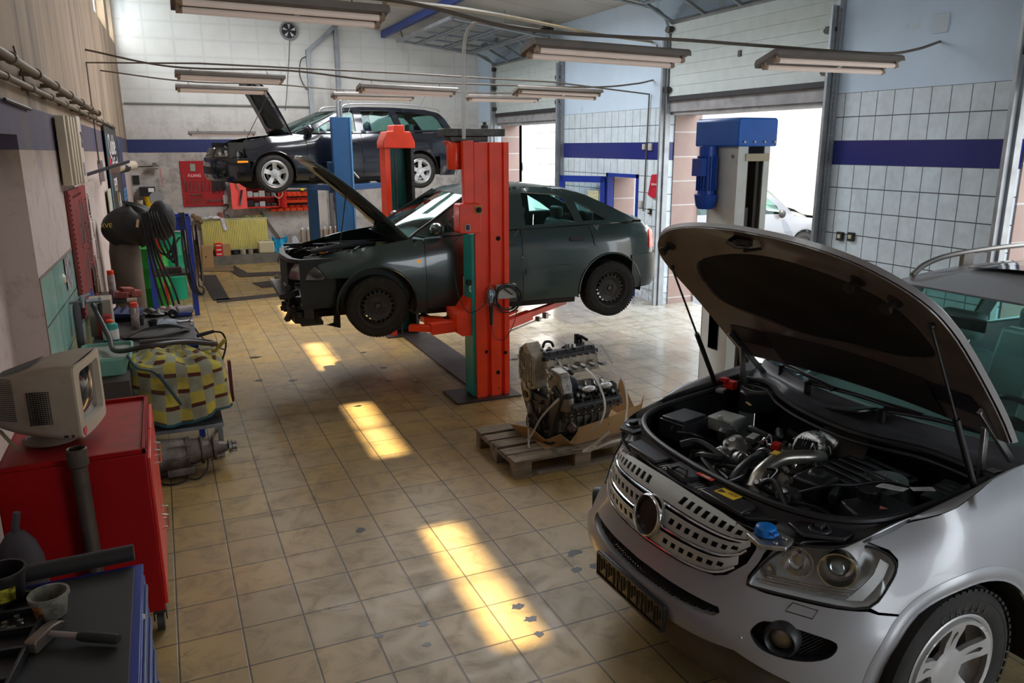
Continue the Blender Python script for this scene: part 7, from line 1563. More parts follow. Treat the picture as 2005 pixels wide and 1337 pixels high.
b = MB(); b.bar((.02, 8.14, BZ+.02), (.16, 8.16, BZ+.02), .03, .03); tag(b.build('file_handle', M_blue, bevel=.006), 'short blue tool handle in front of the paper roll', 'tool')
t = empty('tape_roll', (-.01, 8.10, BZ+.0), 0, 'roll of black tape standing on the bench before the blue handle', 'tape'); b = MB(); b.lathe([(.02, -.02), (.045, -.02), (.045, .02), (.02, .02), (.02, -.02)], (0, 0, .045), (.3, 1, 0), 22); b.build('roll', M_black, t)
tubr('small_cup', (-.19, 7.73, BZ), .032, .038, .07, M_black, 'black cup with yellow mark in the middle of the workbench', 'cup'); tubr('small_cup', (-.30, 7.90, BZ), .03, .04, .08, M_edark, 'grey cup standing between the spray can and the blue rag', 'cup')
t = empty('socket_wrench', (.02, 7.86, BZ+.012), math.radians(10), 'chrome socket wrench lying across the bench', 'wrench')
b = MB(); b.tube([(-.13, 0, 0), (.12, 0, 0)], .008, 10, rf=lambda u: .008-.003*math.sin(u*PI)); b.cyl((.12, -.035, .0), (.12, .035, 0), .013, n=12); b.lathe([(.007, 0), (.014, 0), (.014, .03), (.007, .03)], (-.13, 0, 0), (-1, .2, 0), 12); b.build('shaft', M_chrome, t)
for k, (x, y) in enumerate(((-.12, 7.62), (.05, 7.58), (.14, 7.70), (-.05, 8.0))): b = MB(); b.box((x, y, BZ+.004), (.05, .012, .006), rz=k); tag(b.build('metal_scrap', M_steel), ('flat scrap nearest the socket wrench', 'scrap at the near end of the bench', 'scrap at the right bench edge', 'scrap by the blue rag')[k]+', small steel piece', 'scrap', 'metal scraps on the bench')
t = empty('plastic_guard', (-.14, 7.36, BZ), math.radians(15), 'curved black plastic guard lying at the near bench end', 'plastic part'); b = MB(); b.grid(lambda i, j: (-.28+.55*i, -.07*math.sin(PI*i)+.17*j*(1-.4*i), .015+.10*math.sin(PI*i)*(1-.6*j)), 16, 6); b.build('guard', mat('guard plastic', (.015, .015, .016), .35), t, solid=.006)
b = MB(); b.tube(crom([(-.62, 7.3, 1.22), (-.50, 6.9, 1.02), (-.44, 6.55, .98), (-.20, 6.35, 1.04), (.05, 6.55, 1.0), (.24, 6.7, .93), (.29, 6.85, .89), (.20, 6.95, .90), (-.05, 6.92, .94), (-.28, 6.85, .96)], 8), .020, 10); tag(b.build('air_hose', mat('hose brown black', (.03, .022, .02), .45)), 'thick black hose looped over the blanket and the green tub', 'hose')
b = MB(); b.tube(crom([(-.36, 6.40, .97), (-.30, 6.35, .88), (-.20, 6.42, .82), (-.12, 6.36, .74)], 6), .010, 7); b.cyl((-.16, 6.40, .80), (-.02, 6.33, .55), .016, .012, 10); tag(b.build('air_gun', mat('dark teal grey', (.03, .06, .07), .45)), 'thin air lance hanging on a brown hose over the blanket front', 'tool')
# welding cable beside the bench
b = MB(); b.cyl((.17, 7.62, .80), (.32, 7.66, .82), .020, .016, 10); b.tube(crom([(.32, 7.66, .82), (.40, 7.70, .78), (.42, 7.72, .66), (.36, 7.68, .50), (.32, 7.66, .46)], 6), .009, 6); b.tube(crom([(.15, 7.8, .86), (.22, 7.74, .75), (.34, 7.70, .66), (.41, 7.70, .62)], 6), .007, 6); tag(b.build('welding_torch', M_black), 'black torch and cable hanging off the right side of the workbench', 'tool')

# ================= left wall fittings =================
def lx(y, d=0.0): return LX(y)+d
t = empty('wall_heater', (lx(8.3, .0), 8.25, 0), math.radians(1.3*-1), 'tall ribbed cream metal casing hanging on the left wall', 'casing')
b = MB()
for k in range(7): b.bb(.02, .09+.02*(k % 2), -.52+.10*k, -.43+.10*k, 2.18, 2.76)
b.build('ribbed_front', mat('cream metal', (.52, .45, .33), .5, dirt=.3, dcol=(.2, .17, .12)), t, bevel=.004)
b = MB(); b.bb(.02, .115, .18, .46, 2.17, 2.78); b.build('side_box', mat('cream light', (.58, .50, .40), .5, dirt=.25, dcol=(.25, .2, .15)), t, bevel=.005)
b = MB(); b.tube(crom([(.12, .32, 2.64), (.125, .34, 2.58), (.125, .30, 2.54), (.12, .33, 2.5)], 5), .006, 5); b.bb(.115, .118, .25, .37, 2.24, 2.36); b.build('label', mat('label grey', (.25, .22, .28), .5), t)
def wrench(parent, p, L, r, m=M_steel, rot=0.0, ax='x', nm='wrench'):
    """combination wrench hanging flat against a wall; ax = normal of that wall"""
    b = MB(); u = (lambda a, z: (p[0], p[1]+a, p[2]+z)) if ax == 'x' else (lambda a, z: (p[0]+a, p[1], p[2]+z))
    n_ = Vector((1, 0, 0)) if ax == 'x' else Vector((0, -1, 0))
    dz = lambda t_: u(math.sin(rot)*t_, -math.cos(rot)*t_)
    b.bar(dz(.02), dz(L-.02), r*.9, r*.5, n_); b.lathe([(r*.5, 0), (r*1.1, 0), (r*1.1, r*.6), (r*.5, r*.6)], Vector(dz(L))-n_*r*.3, n_, 12)
    e = Vector(dz(0)); 
    for s in (-1, 1): q = Vector(u(s*r*.8, r*.7)); b.bar(e, q, r*.7, r*.5, n_)
    return b.build(nm, m, parent)
def tool_thing(nm, p, L, r, lb, cat, grp, ax, m=M_steel, rot=0.0):
    o = wrench(None, p, L, r, m, rot, ax, nm); return tag(o, lb, cat, grp)
t = empty('tool_board', (0, 0, 0), 0, 'narrow red perforated tool board on the left wall full of wrenches', 'tool board')
b = MB(); b.ext([(lx(7.85)+.005, 7.85), (lx(9.2)+.005, 9.2), (lx(9.2)+.035, 9.2), (lx(7.85)+.035, 7.85)], 'z', 1.0, 2.13); b.build('board', mat('board dull red', (.26, .035, .03), .5, var=.2, dirt=.3, dcol=(.08, .02, .02)), t, bevel=.003)
b = MB()
for k in range(26): b.bb(lx(7.85)+.036, lx(7.85)+.040, 7.86, 7.90, 1.03+.042*k, 1.05+.042*k)
for k in range(14): b.bb(lx(8.3)+.044, lx(8.3)+.047, 7.95+.09*k, 7.97+.09*k, 2.06, 2.08)
b.build('holes', mat('hole black', (.003, .003, .003), .9), t)
rd = random.Random(8); k = 0
for z0, rw_ in ((2.02, 'top'), (1.80, 'second'), (1.60, 'third'), (1.42, 'lowest')):
    for j in range(9):
        y = 8.0+.125*j+rd.uniform(-.01, .01); L = rd.uniform(.14, .24) if z0 < 2 else .30-.014*j
        tool_thing('wrench', (lx(y)+.06+rd.uniform(0, .03), y, z0+rd.uniform(-.02, .02)), L, .012, ORD[j]+' steel wrench in the '+rw_+' row of the narrow red board', 'wrench', 'wrenches on the left tool board', 'x', rd.choice([M_chrome, M_steel, M_steel]), rd.uniform(-.12, .12))
for j in range(7):
    y = 8.9+.05*j; o = wrench(None, (lx(y)+.05, y, 1.36-.03*j), .22, .011, mat('tool red grip', (.30, .02, .02), .45) if j % 2 else M_dsteel, .1, 'x', 'pliers'); tag(o, (ORD[j] if j < 6 else 'rightmost')+' pliers at the lower right of the narrow red board', 'pliers', 'pliers on the left tool board')
b = MB(); b.ext([(8.75, 1.08), (8.95, 1.06), (8.98, 1.30), (8.80, 1.34)], 'x', lx(8.8)+.045, lx(8.8)+.075); tag(b.build('sanding_pad', mat('olive pad', (.18, .14, .08), .8), bevel=.004), 'olive coloured flat pad stuck on the lower red board', 'pad')
t = canister('spray_can', (-.56, 8.95, 1.00), .036, .27, mat('can white red', (.5, .42, .42), .35, var=.5, vscale=20), .9, 'white and red spray can with red cap on the shelf below the board', 'spray can')
b = MB(); b.bb(-.72, -.42, 8.72, 9.3, .96, 1.0); tag(b.build('wall_shelf', M_dsteel), 'small dark shelf under the narrow red tool board', 'shelf')
b = MB()
for k in range(3): b.box((-.47+.05*k, 8.80+.02*k, 1.04+.03*(k % 2)), (.12, .14, .07), rz=.3*k, ry=.1)
tag(b.build('brick_pieces', mat('brick red', (.34, .09, .07), .8, var=.3, vscale=30), bevel=.01), 'reddish broken sponge blocks lying in front of the spray can', 'blocks')
# pipes along the wall
def lpipe(nm, y0, y1, z0, z1, r, d, lb):
    b = MB(); b.cyl((lx(y0)+d, y0, z0), (lx(y1)+d, y1, z1), r, n=12)
    for k in range(int((y1-y0)/.9)+1): y = y0+.3+.9*k; z = z0+(z1-z0)*(y-y0)/(y1-y0); b.box((lx(y)+d*.5, y, z), (d, .05, .03)); b.cyl((lx(y)+d, y-.03, z), (lx(y)+d, y+.03, z), r*1.35, n=12)
    return tag(b.build(nm, mat('wall pipe brown', (.17, .13, .09), .55, .3, dirt=.4, dcol=(.05, .04, .03)), bevel=0), lb, 'pipe')
lpipe('wall_pipe', 3.5, 10.8, 3.05, 2.90, .028, .10, 'upper thick brown pipe running along the left wall above the blue band')
lpipe('wall_pipe', 3.5, 14.2, 2.93, 2.80, .020, .06, 'lower thin brown pipe running along the left wall above the blue band')
b = MB(); b.tube([(lx(6.35)+.01, 6.35, 3.15), (lx(6.6)+.02, 6.6, 2.86)], .006, 5); b.tube([(lx(5.7)+.02, 5.7, 2.78), (lx(6.6)+.02, 6.6, 2.76)], .012, 6); tag(b.build('wire_bracket', M_dsteel), 'short dark bracket and rod fixed beside the wall pipes', 'bracket')
t = empty('pole_roll', (lx(10), 10.0, 2.28), 0, 'black bracket pole sticking out of the left wall with a wrapped roll', 'bracket'); b = MB(); b.bar((.02, -.9, -.06), (.40, .9, .05), .025, .03); b.build('pole', M_black, t); b = MB(); b.cyl((.26, .55, -.02), (.44, 1.15, .0), .055, n=14); b.build('wrapped_roll', mat('roll beige', (.42, .34, .27), .8), t); b = MB(); b.cyl((.31, .72, -.02), (.36, .9, -.02), .06, n=14); b.build('tape_band', M_black, t)
# tap with hose and pipe
t = empty('water_tap', (lx(7.25)+.0, 7.25, 1.26), 0, 'old water tap with grey hose on the teal tiled wall', 'tap')
b = MB(); b.cyl((.0, 0, 0), (.12, 0, 0), .014, n=10); b.cyl((.10, 0, -.05), (.10, 0, .05), .02, n=10); b.bar((.05, 0, .03), (.16, .02, .06), .012, .02); b.cyl((.12, 0, 0), (.22, .03, 0), .018, n=10); b.lathe([(0, 0), (.03, 0), (.03, .02), (0, .02)], (.22, .03, 0), (1, 0, 0), 12); b.build('tap_body', M_galv, t, bevel=.002)
b = MB(); b.tube(crom([(.07, -.02, -.02), (.05, -.03, -.06), (.05, -.03, -.4), (.05, -.03, -1.2)], 5), .030, 10); b.build('grey_hose', mat('hose grey purple', (.11, .09, .10), .6), t); b = MB(); b.tube(crom([(.22, .03, -.03), (.22, .0, -.2), (.30, -.1, -.36), (.42, -.1, -.42)], 6), .018, 8); b.build('black_hose', M_rub, t)
b = MB(); b.lathe([(0, .015), (.03, .015), (.045, 0)], (lx(7.15)+.0, 7.15, 1.47), (1, 0, 0), 22); tag(b.build('wall_socket', mat('socket cream', (.6, .55, .42), .5)), 'round cream socket on the teal tiles below the red board', 'socket')
b = MB(); b.ext([(7.25, 1.36), (7.75, 1.34), (7.75, 1.62), (7.25, 1.62)], 'x', lx(7.5)+.002, lx(7.5)+.004); tag(b.build('wall_poster', mat('poster grey print', (.30, .28, .29), .6, var=.9, vscale=14)), 'small dark photo poster stuck on the teal tiles', 'poster')
# banners far along the left wall
M_ban = mat('banner black', (.03, .028, .028), .5)
def banner(nm, y0, y1, z0, z1, m, lb, parts, d=.03):
    t = empty(nm, (lx(y0)+d, y0, 0), -math.atan(.023), lb, 'banner')
    b = MB(); b.bb(0, .012, 0, y1-y0, z0, z1); b.build('board', m, t, bevel=.002)
    for (body, sz, y, z, mm, sx) in parts: text('lettering', body, sz, mm, t, (.014, y, z), (PI/2, 0, PI/2), .001, 'LEFT', sx)
    return t
M_wt = mat('letter white', (.75, .72, .72), .5); M_lr = mat('letter red', (.6, .04, .05), .5)
bn = banner('advertising_banner', 12.4, 14.6, 1.38, 2.80, M_ban, 'tall black advertising banner with white lettering on the left wall', [('Quble', .42, .35, 2.52, M_wt, 1.3), ('M', .34, .22, 2.24, M_lr, 1.3), ('ultiGard', .30, .62, 2.24, M_wt, 1.2), ('FEM', .26, .6, 1.95, M_wt, 1.3), ('A', .34, 1.3, 1.68, M_wt, 1.3)])
b = MB(); b.bb(.013, .015, .05, .13, 1.4, 2.7); b.build('blue_stripe', mat('stripe cyan', (.05, .25, .32), .5), bn); b = MB(); b.mesh([(.015, .9, 2.0), (.015, .98, 2.0), (.015, 1.25, 1.4), (.015, 1.15, 1.4)], [(0, 1, 2, 3)]); b.build('yellow_stripe', mat('stripe yellow', (.5, .42, .12), .5), bn)
banner('advertising_banner', 14.75, 15.7, 1.36, 2.62, mat('banner dark blue', (.03, .05, .12), .5, var=.4), 'narrower dark blue banner next to the black one on the left wall', [('BOSS', .3, .1, 1.7, mat('letter blue', (.1, .3, .5), .5), 1.2)])
banner('wall_calendar', 11.75, 12.25, 1.36, 1.95, mat('calendar pale', (.42, .42, .33), .6, var=.3, vscale=9), 'pale calendar sheet hanging left of the black banner', [])
t = empty('wall_meter', (lx(11.4)+.0, 11.4, 2.2), 0, 'small pale meter box below the conduit on the left wall', 'box'); b = MB(); b.bb(0, .06, -.1, .2, -.12, .14); b.build('case', mat('meter pale', (.45, .4, .42), .5), t, bevel=.005)
# ================= rack, drums, gas bottle =================
t = empty('steel_cylinder', (-.46, 10.3, 0), 0, 'wide rusty brown steel cylinder standing by the left wall under the black jacket', 'cylinder')
b = MB(); b.lathe([(0, 0), (.16, 0), (.17, .02), (.17, 1.30), (.15, 1.42), (.07, 1.50), (0, 1.50)], (0, 0, 0), (0, 0, 1), 32); b.build('body', mat('cylinder rust brown', (.12, .095, .075), .6, .3, var=.4, vscale=3, dirt=.4, dcol=(.04, .03, .025)), t)
t = empty('work_jacket', (-.38, 10.2, 1.62), 0, 'black bag hanging over the brown steel cylinder, small yellow print', 'bag')
b = MB()
def jk(i, j):
    a = 2*PI*i; h = j; rx = .33*(math.sin(PI*min(1, h*1.0+.02))**.45)*(1+.06*math.sin(3*a+2)); return (rx*math.cos(a)-.04*math.cos(a*2)*h+.08*(1-h), .20*(math.sin(PI*min(1, h+.02))**.5)*math.sin(a)*(1+.08*math.sin(5*a)), -.24+.46*h+.05*math.cos(a)*math.cos(2*a)+.015*math.sin(7*a))
b.grid(jk, 40, 14); b.build('fabric', mat('black nylon', (.014, .013, .013), .6, var=.3, bump=.6, bscale=20), t)
b = MB(); b._ell((.36, -.05, .04), .19, 16, (.8, .7, 1.25)); b.build('pouch', mat('black nylon', (.014, .013, .013), .6), t)
text('print', 'RVE', .07, mat('print yellow', (.4, .33, .03), .6), t, (-.22, -.235, .02), (PI/2, 0, 0), .0006)
b = MB(); b.box((.10, -.22, .03), (.03, .012, .09), ry=.2); b.build('tag', mat('tag cream', (.6, .4, .28), .6), t, bevel=.003)
b = MB()
for k in range(4): b.tube(crom([(.22+.03*k, -.24, .16), (.24+.03*k, -.26, .05), (.27+.05*k, -.26, -.25), (.38+.03*k, -.24, -.34-.05*k), (.47, -.22, -.15), (.40, -.22, .12)], 6), .013, 7)
for k in range(4): b.tube(crom([(.16+.02*k, -.22, .15), (.18+.03*k, -.24, -.3), (.24+.06*k, -.24, -.8), (.33+.05*k, -.24, -1.25)], 6), .014, 7)
tag(b.build('welding_cables', M_black), 'black welding cables looped over the bag', 'cable'); bpy.data.objects['welding_cables'].location = (-.38, 10.2, 1.62)
t = empty('blue_rack', (.09, 12.9, 0), 0, 'blue steel rack holding cables in front of the green drums', 'rack')
b = MB(); b.bb(-.36, .27, -.25, .30, 1.30, 1.33); b.bb(-.36, .27, -.27, -.25, 1.30, 1.50); b.bb(-.36, .27, .28, .30, 1.30, 1.50); b.bb(.255, .27, -.27, .3, 1.3, 1.5); b.build('top_tray', M_blue, t, bevel=.003)
for x, y in ((.235, -.24), (.235, .26), (-.33, -.24), (-.33, .26)): b = MB(); b.bb(x-.035, x+.035, y-.03, y+.03, 0, 1.32); b.build('leg', M_blue, t, bevel=.003)
b = MB(); b.bb(-.36, .24, -.25, .28, .62, .66); b.box((-.05, -.1, .70), (.25, .2, .08)); b.bar((-.1, -.26, .95), (.1, -.26, 1.2), .03, .03); b.build('shelf', M_dsteel, t)
b = MB(); b.cyl((-.16, 0, 1.34), (-.16, 0, 1.56), .075, n=18); b.cyl((-.16, 0, 1.56), (-.16, 0, 1.66), .014, n=8); b.lathe([(0, 0), (.09, 0), (.10, .01), (.10, .025), (0, .03)], (-.16, -.0, 1.76), (.2, -1, .1), 24); o = b.build('gauge', mat('gauge grey', (.22, .21, .20), .4, .5), t)
b = MB()
for k in range(3): b.tube(crom([(.12+.03*k, -.28, 1.54), (.13+.03*k, -.33, 1.50), (.13+.04*k, -.33, .9), (.18+.04*k, -.32, .45), (.30+.02*k, -.30, .32), (.36, -.28, .40), (.30, -.28, .46)], 6), .013, 7)
tag(b.build('cable_bundle', M_black), 'black cables hanging down the blue rack corner', 'cable'); bpy.data.objects['cable_bundle'].location = (.09, 12.9, 0)
for (x, y, r, h, col, lb) in ((-.24, 13.7, .24, .95, (.01, .28, .025), 'bright green steel drum under the blue rack'), (.03, 14.3, .22, 1.1, (.01, .33, .18), 'blue-green drum behind the bright green one')):
    b = MB(); b.lathe([(0, 0), (r, 0), (r, h*.33), (r*1.03, h*.345), (r, h*.36), (r, h*.66), (r*1.03, h*.675), (r, h*.69), (r, h*.98), (r*1.03, h), (r*.96, h), (r*.96, h-.02), (0, h-.02)], (x, y, 0), (0, 0, 1), 36); tag(b.build('steel_drum', mat('drum '+lb[:8], col, .35, dirt=.15)), lb, 'drum')
b = MB(); b.bar((-.06, 13.25, .1), (-.14, 13.2, 1.35), .06, .04); tag(b.build('red_bar', M_red), 'upright red steel bar in front of the green drums', 'bar')
rd = random.Random(5)
t = empty('scrap_heap', (.42, 14.6, 0), 0, 'tangled heap of dark steel parts beside the blue rack', 'metal parts')
for k in range(18): b = MB(); x, y = rd.uniform(-.10, .10), rd.uniform(-.2, .2); b.bar((x, y, rd.uniform(.02, .6)), (x+rd.uniform(-.06, .06), y+rd.uniform(-.1, .1), rd.uniform(.5, 1.25)), rd.uniform(.015, .05), rd.uniform(.015, .04)); b.build('rod', rd.choice([M_dsteel, M_black, M_steel, mat('rust bar', (.15, .06, .03), .7)]), t)

# ================= back wall =================
yb = YB-.004
M_ppr = mat('peg red', (.40, .015, .02), .45, var=.15, dirt=.15, dcol=(.12, .01, .01))
t = empty('peg_board', (.84, YB, 0), 0, 'square dark red perforated board on the back wall, left of the tyre', 'tool board')
b = MB(); b.bb(-.42, .42, -.03, 0, 1.26, 2.21); b.build('board', M_ppr, t, bevel=.003)
b = MB(); b.bb(-.28, -.02, -.045, -.031, 1.86, 1.95); b.build('sign_plate', mat('sign red', (.55, .04, .05), .4), t); text('sign_lettering', 'F-LANG', .075, mat('letter white', (.75, .72, .72), .5), t, (-.15, -.047, 1.905), (PI/2, 0, 0), .0008)
G1 = 'wrenches on the back wall board'
for k in range(8): tool_thing('wrench', (.52+.075*k, yb-.05, 1.80), .22-.004*k, .013, (ORD[k] if k < 7 else ORD[8])+' wrench in the upper row of the dark red back wall board', 'wrench', G1, 'y', M_chrome)
for k in range(9): tool_thing('wrench', (.50+.045*k, yb-.05, 1.46), .13+.004*k, .010, ORD[k]+' small wrench in the bottom row of the red back wall board', 'wrench', 'small wrenches on the back wall board', 'y', M_chrome)
for k, (x, z, L, r, lb) in enumerate(((1.14, 2.17, .40, .022, 'biggest steel wrench at the top right of the red back wall board'), (1.0, 2.17, .34, .016, 'long pale bar tool at the top of the red back wall board'), (.47, 1.92, .32, .014, 'long steel wrench at the left edge of the red back wall board'))): tool_thing('wrench', (x, yb-.05, z), L, r, lb, 'wrench', None, 'y', M_chrome, .04)
b = MB(); b.bar((.56, yb-.05, 1.51), (.80, yb-.05, 1.51), .022, .01, (0, 1, 0)); tag(b.build('wrench', M_chrome), 'wrench lying level above the small wrench row on the red board', 'wrench')
rd = random.Random(9)
for k in range(9): b = MB(); x = 1.04+.028*k; b.bar((x, yb-.05, 1.82+rd.uniform(-.03, .03)), (x+rd.uniform(-.04, .04), yb-.06, 1.58+rd.uniform(-.05, .05)), .02, .02); b.bar((x+.01, yb-.05, 1.84), (x+.03, yb-.06, 1.6), .016, .016); tag(b.build('pliers', M_black), ORD[k]+' black pliers in the bunch on the back wall board', 'pliers', 'black pliers on the back wall board')
b = MB(); b.bb(.62, .72, yb-.05, yb-.032, 2.0, 2.15); tag(b.build('hanging_tag', mat('clip grey', (.30, .30, .26), .6)), 'grey clip card at the top of the red back wall board', 'card')
b = MB(); b.bb(1.22, 1.32, yb-.05, yb-.032, 1.30, 1.48); tag(b.build('blister_pack', mat('pack white', (.6, .58, .55), .5, var=.3, vscale=30)), 'white packet at the lower right of the red board', 'packet')
b = MB(); b.box((1.36, yb-.03, 1.60), (.14, .03, .30), ry=.35); tag(b.build('blister_pack', mat('pack grey blue', (.3, .3, .34), .4, var=.5, vscale=25)), 'tilted grey packet hanging right of the red board', 'packet')
b = MB()
for k in range(10): b.bar((.90+.032*k, yb-.035, 1.40), (.90+.032*k, yb-.06, 1.35), .012, .012)
tag(b.build('bit_rack', M_black), 'row of small black bits low on the red back wall board', 'bits')
# open red wall cabinet
t = empty('wall_cabinet', (2.02, YB, 0), 0, 'open bright red wall cabinet behind the hanging front tyre', 'cabinet')
M_wc = mat('wall cabinet red', (.60, .025, .02), .4, var=.1)
b = MB(); b.bb(-.35, .35, -.02, 0, 1.2, 1.95); b.bb(-.35, .35, -.26, 0, 1.2, 1.225); b.bb(-.35, .35, -.26, 0, 1.925, 1.95); b.bb(-.35, -.33, -.26, 0, 1.2, 1.95); b.bb(.33, .35, -.26, 0, 1.2, 1.95); b.build('carcass', M_wc, t)
b = MB(); b.bb(-.33, .33, -.24, -.02, 1.42, 1.435); b.bb(-.33, .33, -.24, -.02, 1.65, 1.665); b.build('shelf', M_wc, t)
b = MB(); b.box((-.50, -.34, 1.57), (.36, .02, .74), rz=.45); d = b.build('cabinet_door', mat('wall cabinet door', (.75, .06, .05), .35), t)
b = MB(); b.bar((-.56, -.41, 1.85), (-.50, -.39, 1.62), .03, .012, (0, 1, 0)); b.bar((-.43, -.355, 1.60), (-.50, -.39, 1.28), .045, .015, (0, 1, 0)); b.build('hung_tools', M_chrome, d)
b = MB(); b.box((.42, -.22, 1.42), (.20, .02, .45), rz=-.8); b.build('cabinet_door', M_wc, t)
rd = random.Random(2)
for z in (1.225, 1.436, 1.666):
    for k in range(5): w = rd.uniform(.08, .13); h = rd.uniform(.05, .14); x = 1.76+.125*k; b = MB(); b.bb(x-w/2, x+w/2, YB-.22, YB-.05, z, z+h); tag(b.build('tool_box', rd.choice([M_black, mat('box grey blue', (.12, .13, .16), .5), mat('box pale', (.35, .35, .33), .5), M_dsteel]), bevel=.006), (ORD[k] if k < 4 else 'rightmost')+' case on the '+{1.225: 'bottom', 1.436: 'middle', 1.666: 'top'}[z]+' shelf of the open red cabinet', 'box', 'cases in the red wall cabinet')
b = MB(); b.tube(crom([(2.30, YB-.28, 1.62), (2.26, YB-.30, 1.5), (2.34, YB-.30, 1.40), (2.44, YB-.30, 1.48), (2.40, YB-.29, 1.62)], 6), .008, 6); tag(b.build('cord_loop', mat('cord cream', (.5, .45, .33), .6)), 'cream cord looped over the right door of the red cabinet', 'cord')
# stacked orange bins
b = MB(); b.bb(2.30, 3.12, YB-.02, YB-.002, 1.10, 1.56); tag(b.build('bin_rail', M_rub), 'dark rail panel behind the orange storage bins', 'rail')
M_bin = mat('bin orange', (.72, .065, .02), .4)
b = MB(); b.mesh([(-.055, 0, 0), (.055, 0, 0), (.055, 0, .10), (-.055, 0, .10), (-.05, -.13, 0), (.05, -.13, 0), (.055, -.15, .055), (-.055, -.15, .055)], [(0, 1, 2, 3), (0, 4, 5, 1), (4, 7, 6, 5), (0, 3, 7, 4), (1, 5, 6, 2)]); b0 = b.build('storage_bin', M_bin, solid=.004)
first = True
for r, (z, n_, s) in enumerate(((1.11, 6, 1.12), (1.285, 7, 1.0), (1.425, 7, .9))):
    for k in range(n_):
        if r == 0: x = 2.24+.143*k
        else: x = 2.40+.108*k
        o = b0 if first else b0.copy()
        if not first: COL.objects.link(o)
        first = False; o.location = (x, YB-.022, z); o.scale = (s, s, s); tag(o, (ORD[k] if k < n_-1 else 'rightmost')+' orange bin in the %s row beside the blue column' % ('bottom', 'middle', 'top')[r], 'storage bin', 'orange bins, %s row' % ('bottom', 'middle', 'top')[r])
b = MB(); b.bb(2.86, 2.94, YB-.12, YB-.03, 1.54, 1.61); tag(b.build('yellow_block', mat('block yellow', (.75, .6, .02), .5), bevel=.008), 'small yellow box on top of the orange bins', 'box')
# yellow radiator
t = empty('radiator', (1.40, YB, 0), 0, 'wide yellow ribbed radiator under the tool boards', 'radiator')
b = MB(); b.bb(-.68, .68, -.12, -.04, .30, .97); b.build('panel', mat('radiator pale', (.62, .58, .33), .45), t, bevel=.006)
b = MB()
for k in range(38): x = -.66+.0355*k; b.bb(x, x+.020, -.137, -.12, .33, .94)
b.build('ribs', mat('radiator yellow', (.66, .55, .10), .4, var=.15, dirt=.12, dcol=(.45, .40, .3)), t, bevel=.004)
b = MB(); b.bb(-.70, .70, -.13, -.03, .97, .985); b.build('top_grille', mat('radiator pale', (.62, .58, .33), .45), t)
rag('white_cloth', (.95, YB-.12, .985), (.19, .09, .10), M_cloth, 'white cloth heaped on the left end of the yellow radiator', 11, 'cloth')
b = MB(); b.grid(lambda i, j: (1.10+.10*i+.06*j, YB-.15-.012*math.sin(6*i), 1.0-.26*j), 6, 8); tag(b.build('hanging_cloth', M_cloth, solid=.004), 'end of the white cloth hanging down over the radiator ribs', 'cloth')
t = tubr('tin_can', (1.14, YB-.08, .986), .055, .06, .13, mat('tin reddish', (.30, .10, .07), .4, dirt=.2), 'reddish tin can standing on the yellow radiator', 'can')
b = MB(); b.tube([(1.26+.05*math.cos(k*.9), YB-.03-.008*(k % 3), 1.0+.035*k+.02*math.sin(k*2)) for k in range(12)], .013, 6); tag(b.build('chain_bundle', M_dsteel), 'dark chain hanging on the wall between board and radiator', 'chain')
rd = random.Random(6)
for k in range(7): b = MB(); x = 1.55+.08*k; b.tube(crom([(x, YB-.10, .99), (x+.04, YB-.08, 1.0+rd.uniform(.01, .04)), (x+.10, YB-.11, .995)], 4), .012, 6); tag(b.build('glove', rd.choice([mat('glove green', (.10, .28, .10), .7), mat('glove yellow', (.55, .42, .06), .7)])), (ORD[k] if k < 6 else 'rightmost')+' rag strip lying on top of the radiator', 'rag', 'rag strips on the radiator')
b = MB(); b._ell((.66, YB-.12, 1.0), .07, 10, (1.2, .7, 1.0)); b._ell((.58, YB-.14, 1.07), .05, 10, (1, .8, 1.1)); b._ell((.72, YB-.13, .94), .05, 10); tag(b.build('sponge_bundle', mat('brown bundle', (.20, .13, .06), .9, var=.5, vscale=30, bump=1)), 'brown knotted bundle at the left end of the radiator', 'bundle')
# ledge and things along it
b = MB(); b.bb(.3, 6.9, YB-.28, YB, 0, .20); o = b.build('trim_6', mat('concrete ledge', (.16, .145, .12), .8, var=.3, dirt=.3, bump=.4), smooth=0); struct(o)
b = MB(); b.box((.73, 17.72, .235), (.30, .26, .47), rz=-.03); t = b.build('cardboard_box', M_card, bevel=.004); tag(t, 'plain tall cardboard box standing on the floor before the ledge', 'box')
b = MB(); b.cyl((.73, 17.585, .25), (.73, 17.589, .25), .016, n=12); b.build('hand_hole', M_rub, t)
b = MB(); b.bb(1.10, 1.26, YB-.26, YB-.08, .20, .45); tag(b.build('cardboard_box', M_card, bevel=.003), 'small cardboard box on the ledge right of the red cartons', 'box')
for k in range(3): b = MB(); b.bb(.955, 1.095, YB-.27, YB-.12, .17+.095*k+.03, .26+.095*k+.03); o = b.build('red_carton', mat('carton red', (.70, .025, .02), .45), bevel=.002); tag(o, ('bottom', 'middle', 'top')[k]+' of the three red cartons stacked on the ledge', 'box', 'red cartons on the ledge'); b = MB(); b.bb(.975, 1.075, YB-.273, YB-.271, .20+.095*k+.03, .225+.095*k+.03); b.build('white_print', mat('print white', (.7, .65, .62), .5), o)
for k, (x, r, h, m, lb) in enumerate(((1.36, .055, .09, M_rub, 'dark low can on the ledge'), (1.52, .06, .11, mat('tin dull', (.32, .30, .22), .5, dirt=.5), 'left dull tin on the ledge'), (1.68, .055, .11, mat('tin brown', (.30, .22, .14), .5, dirt=.4), 'right brownish tin on the ledge'))): tubr('small_tin', (x, YB-.16, .20), r, r, h, m, lb, 'tin')
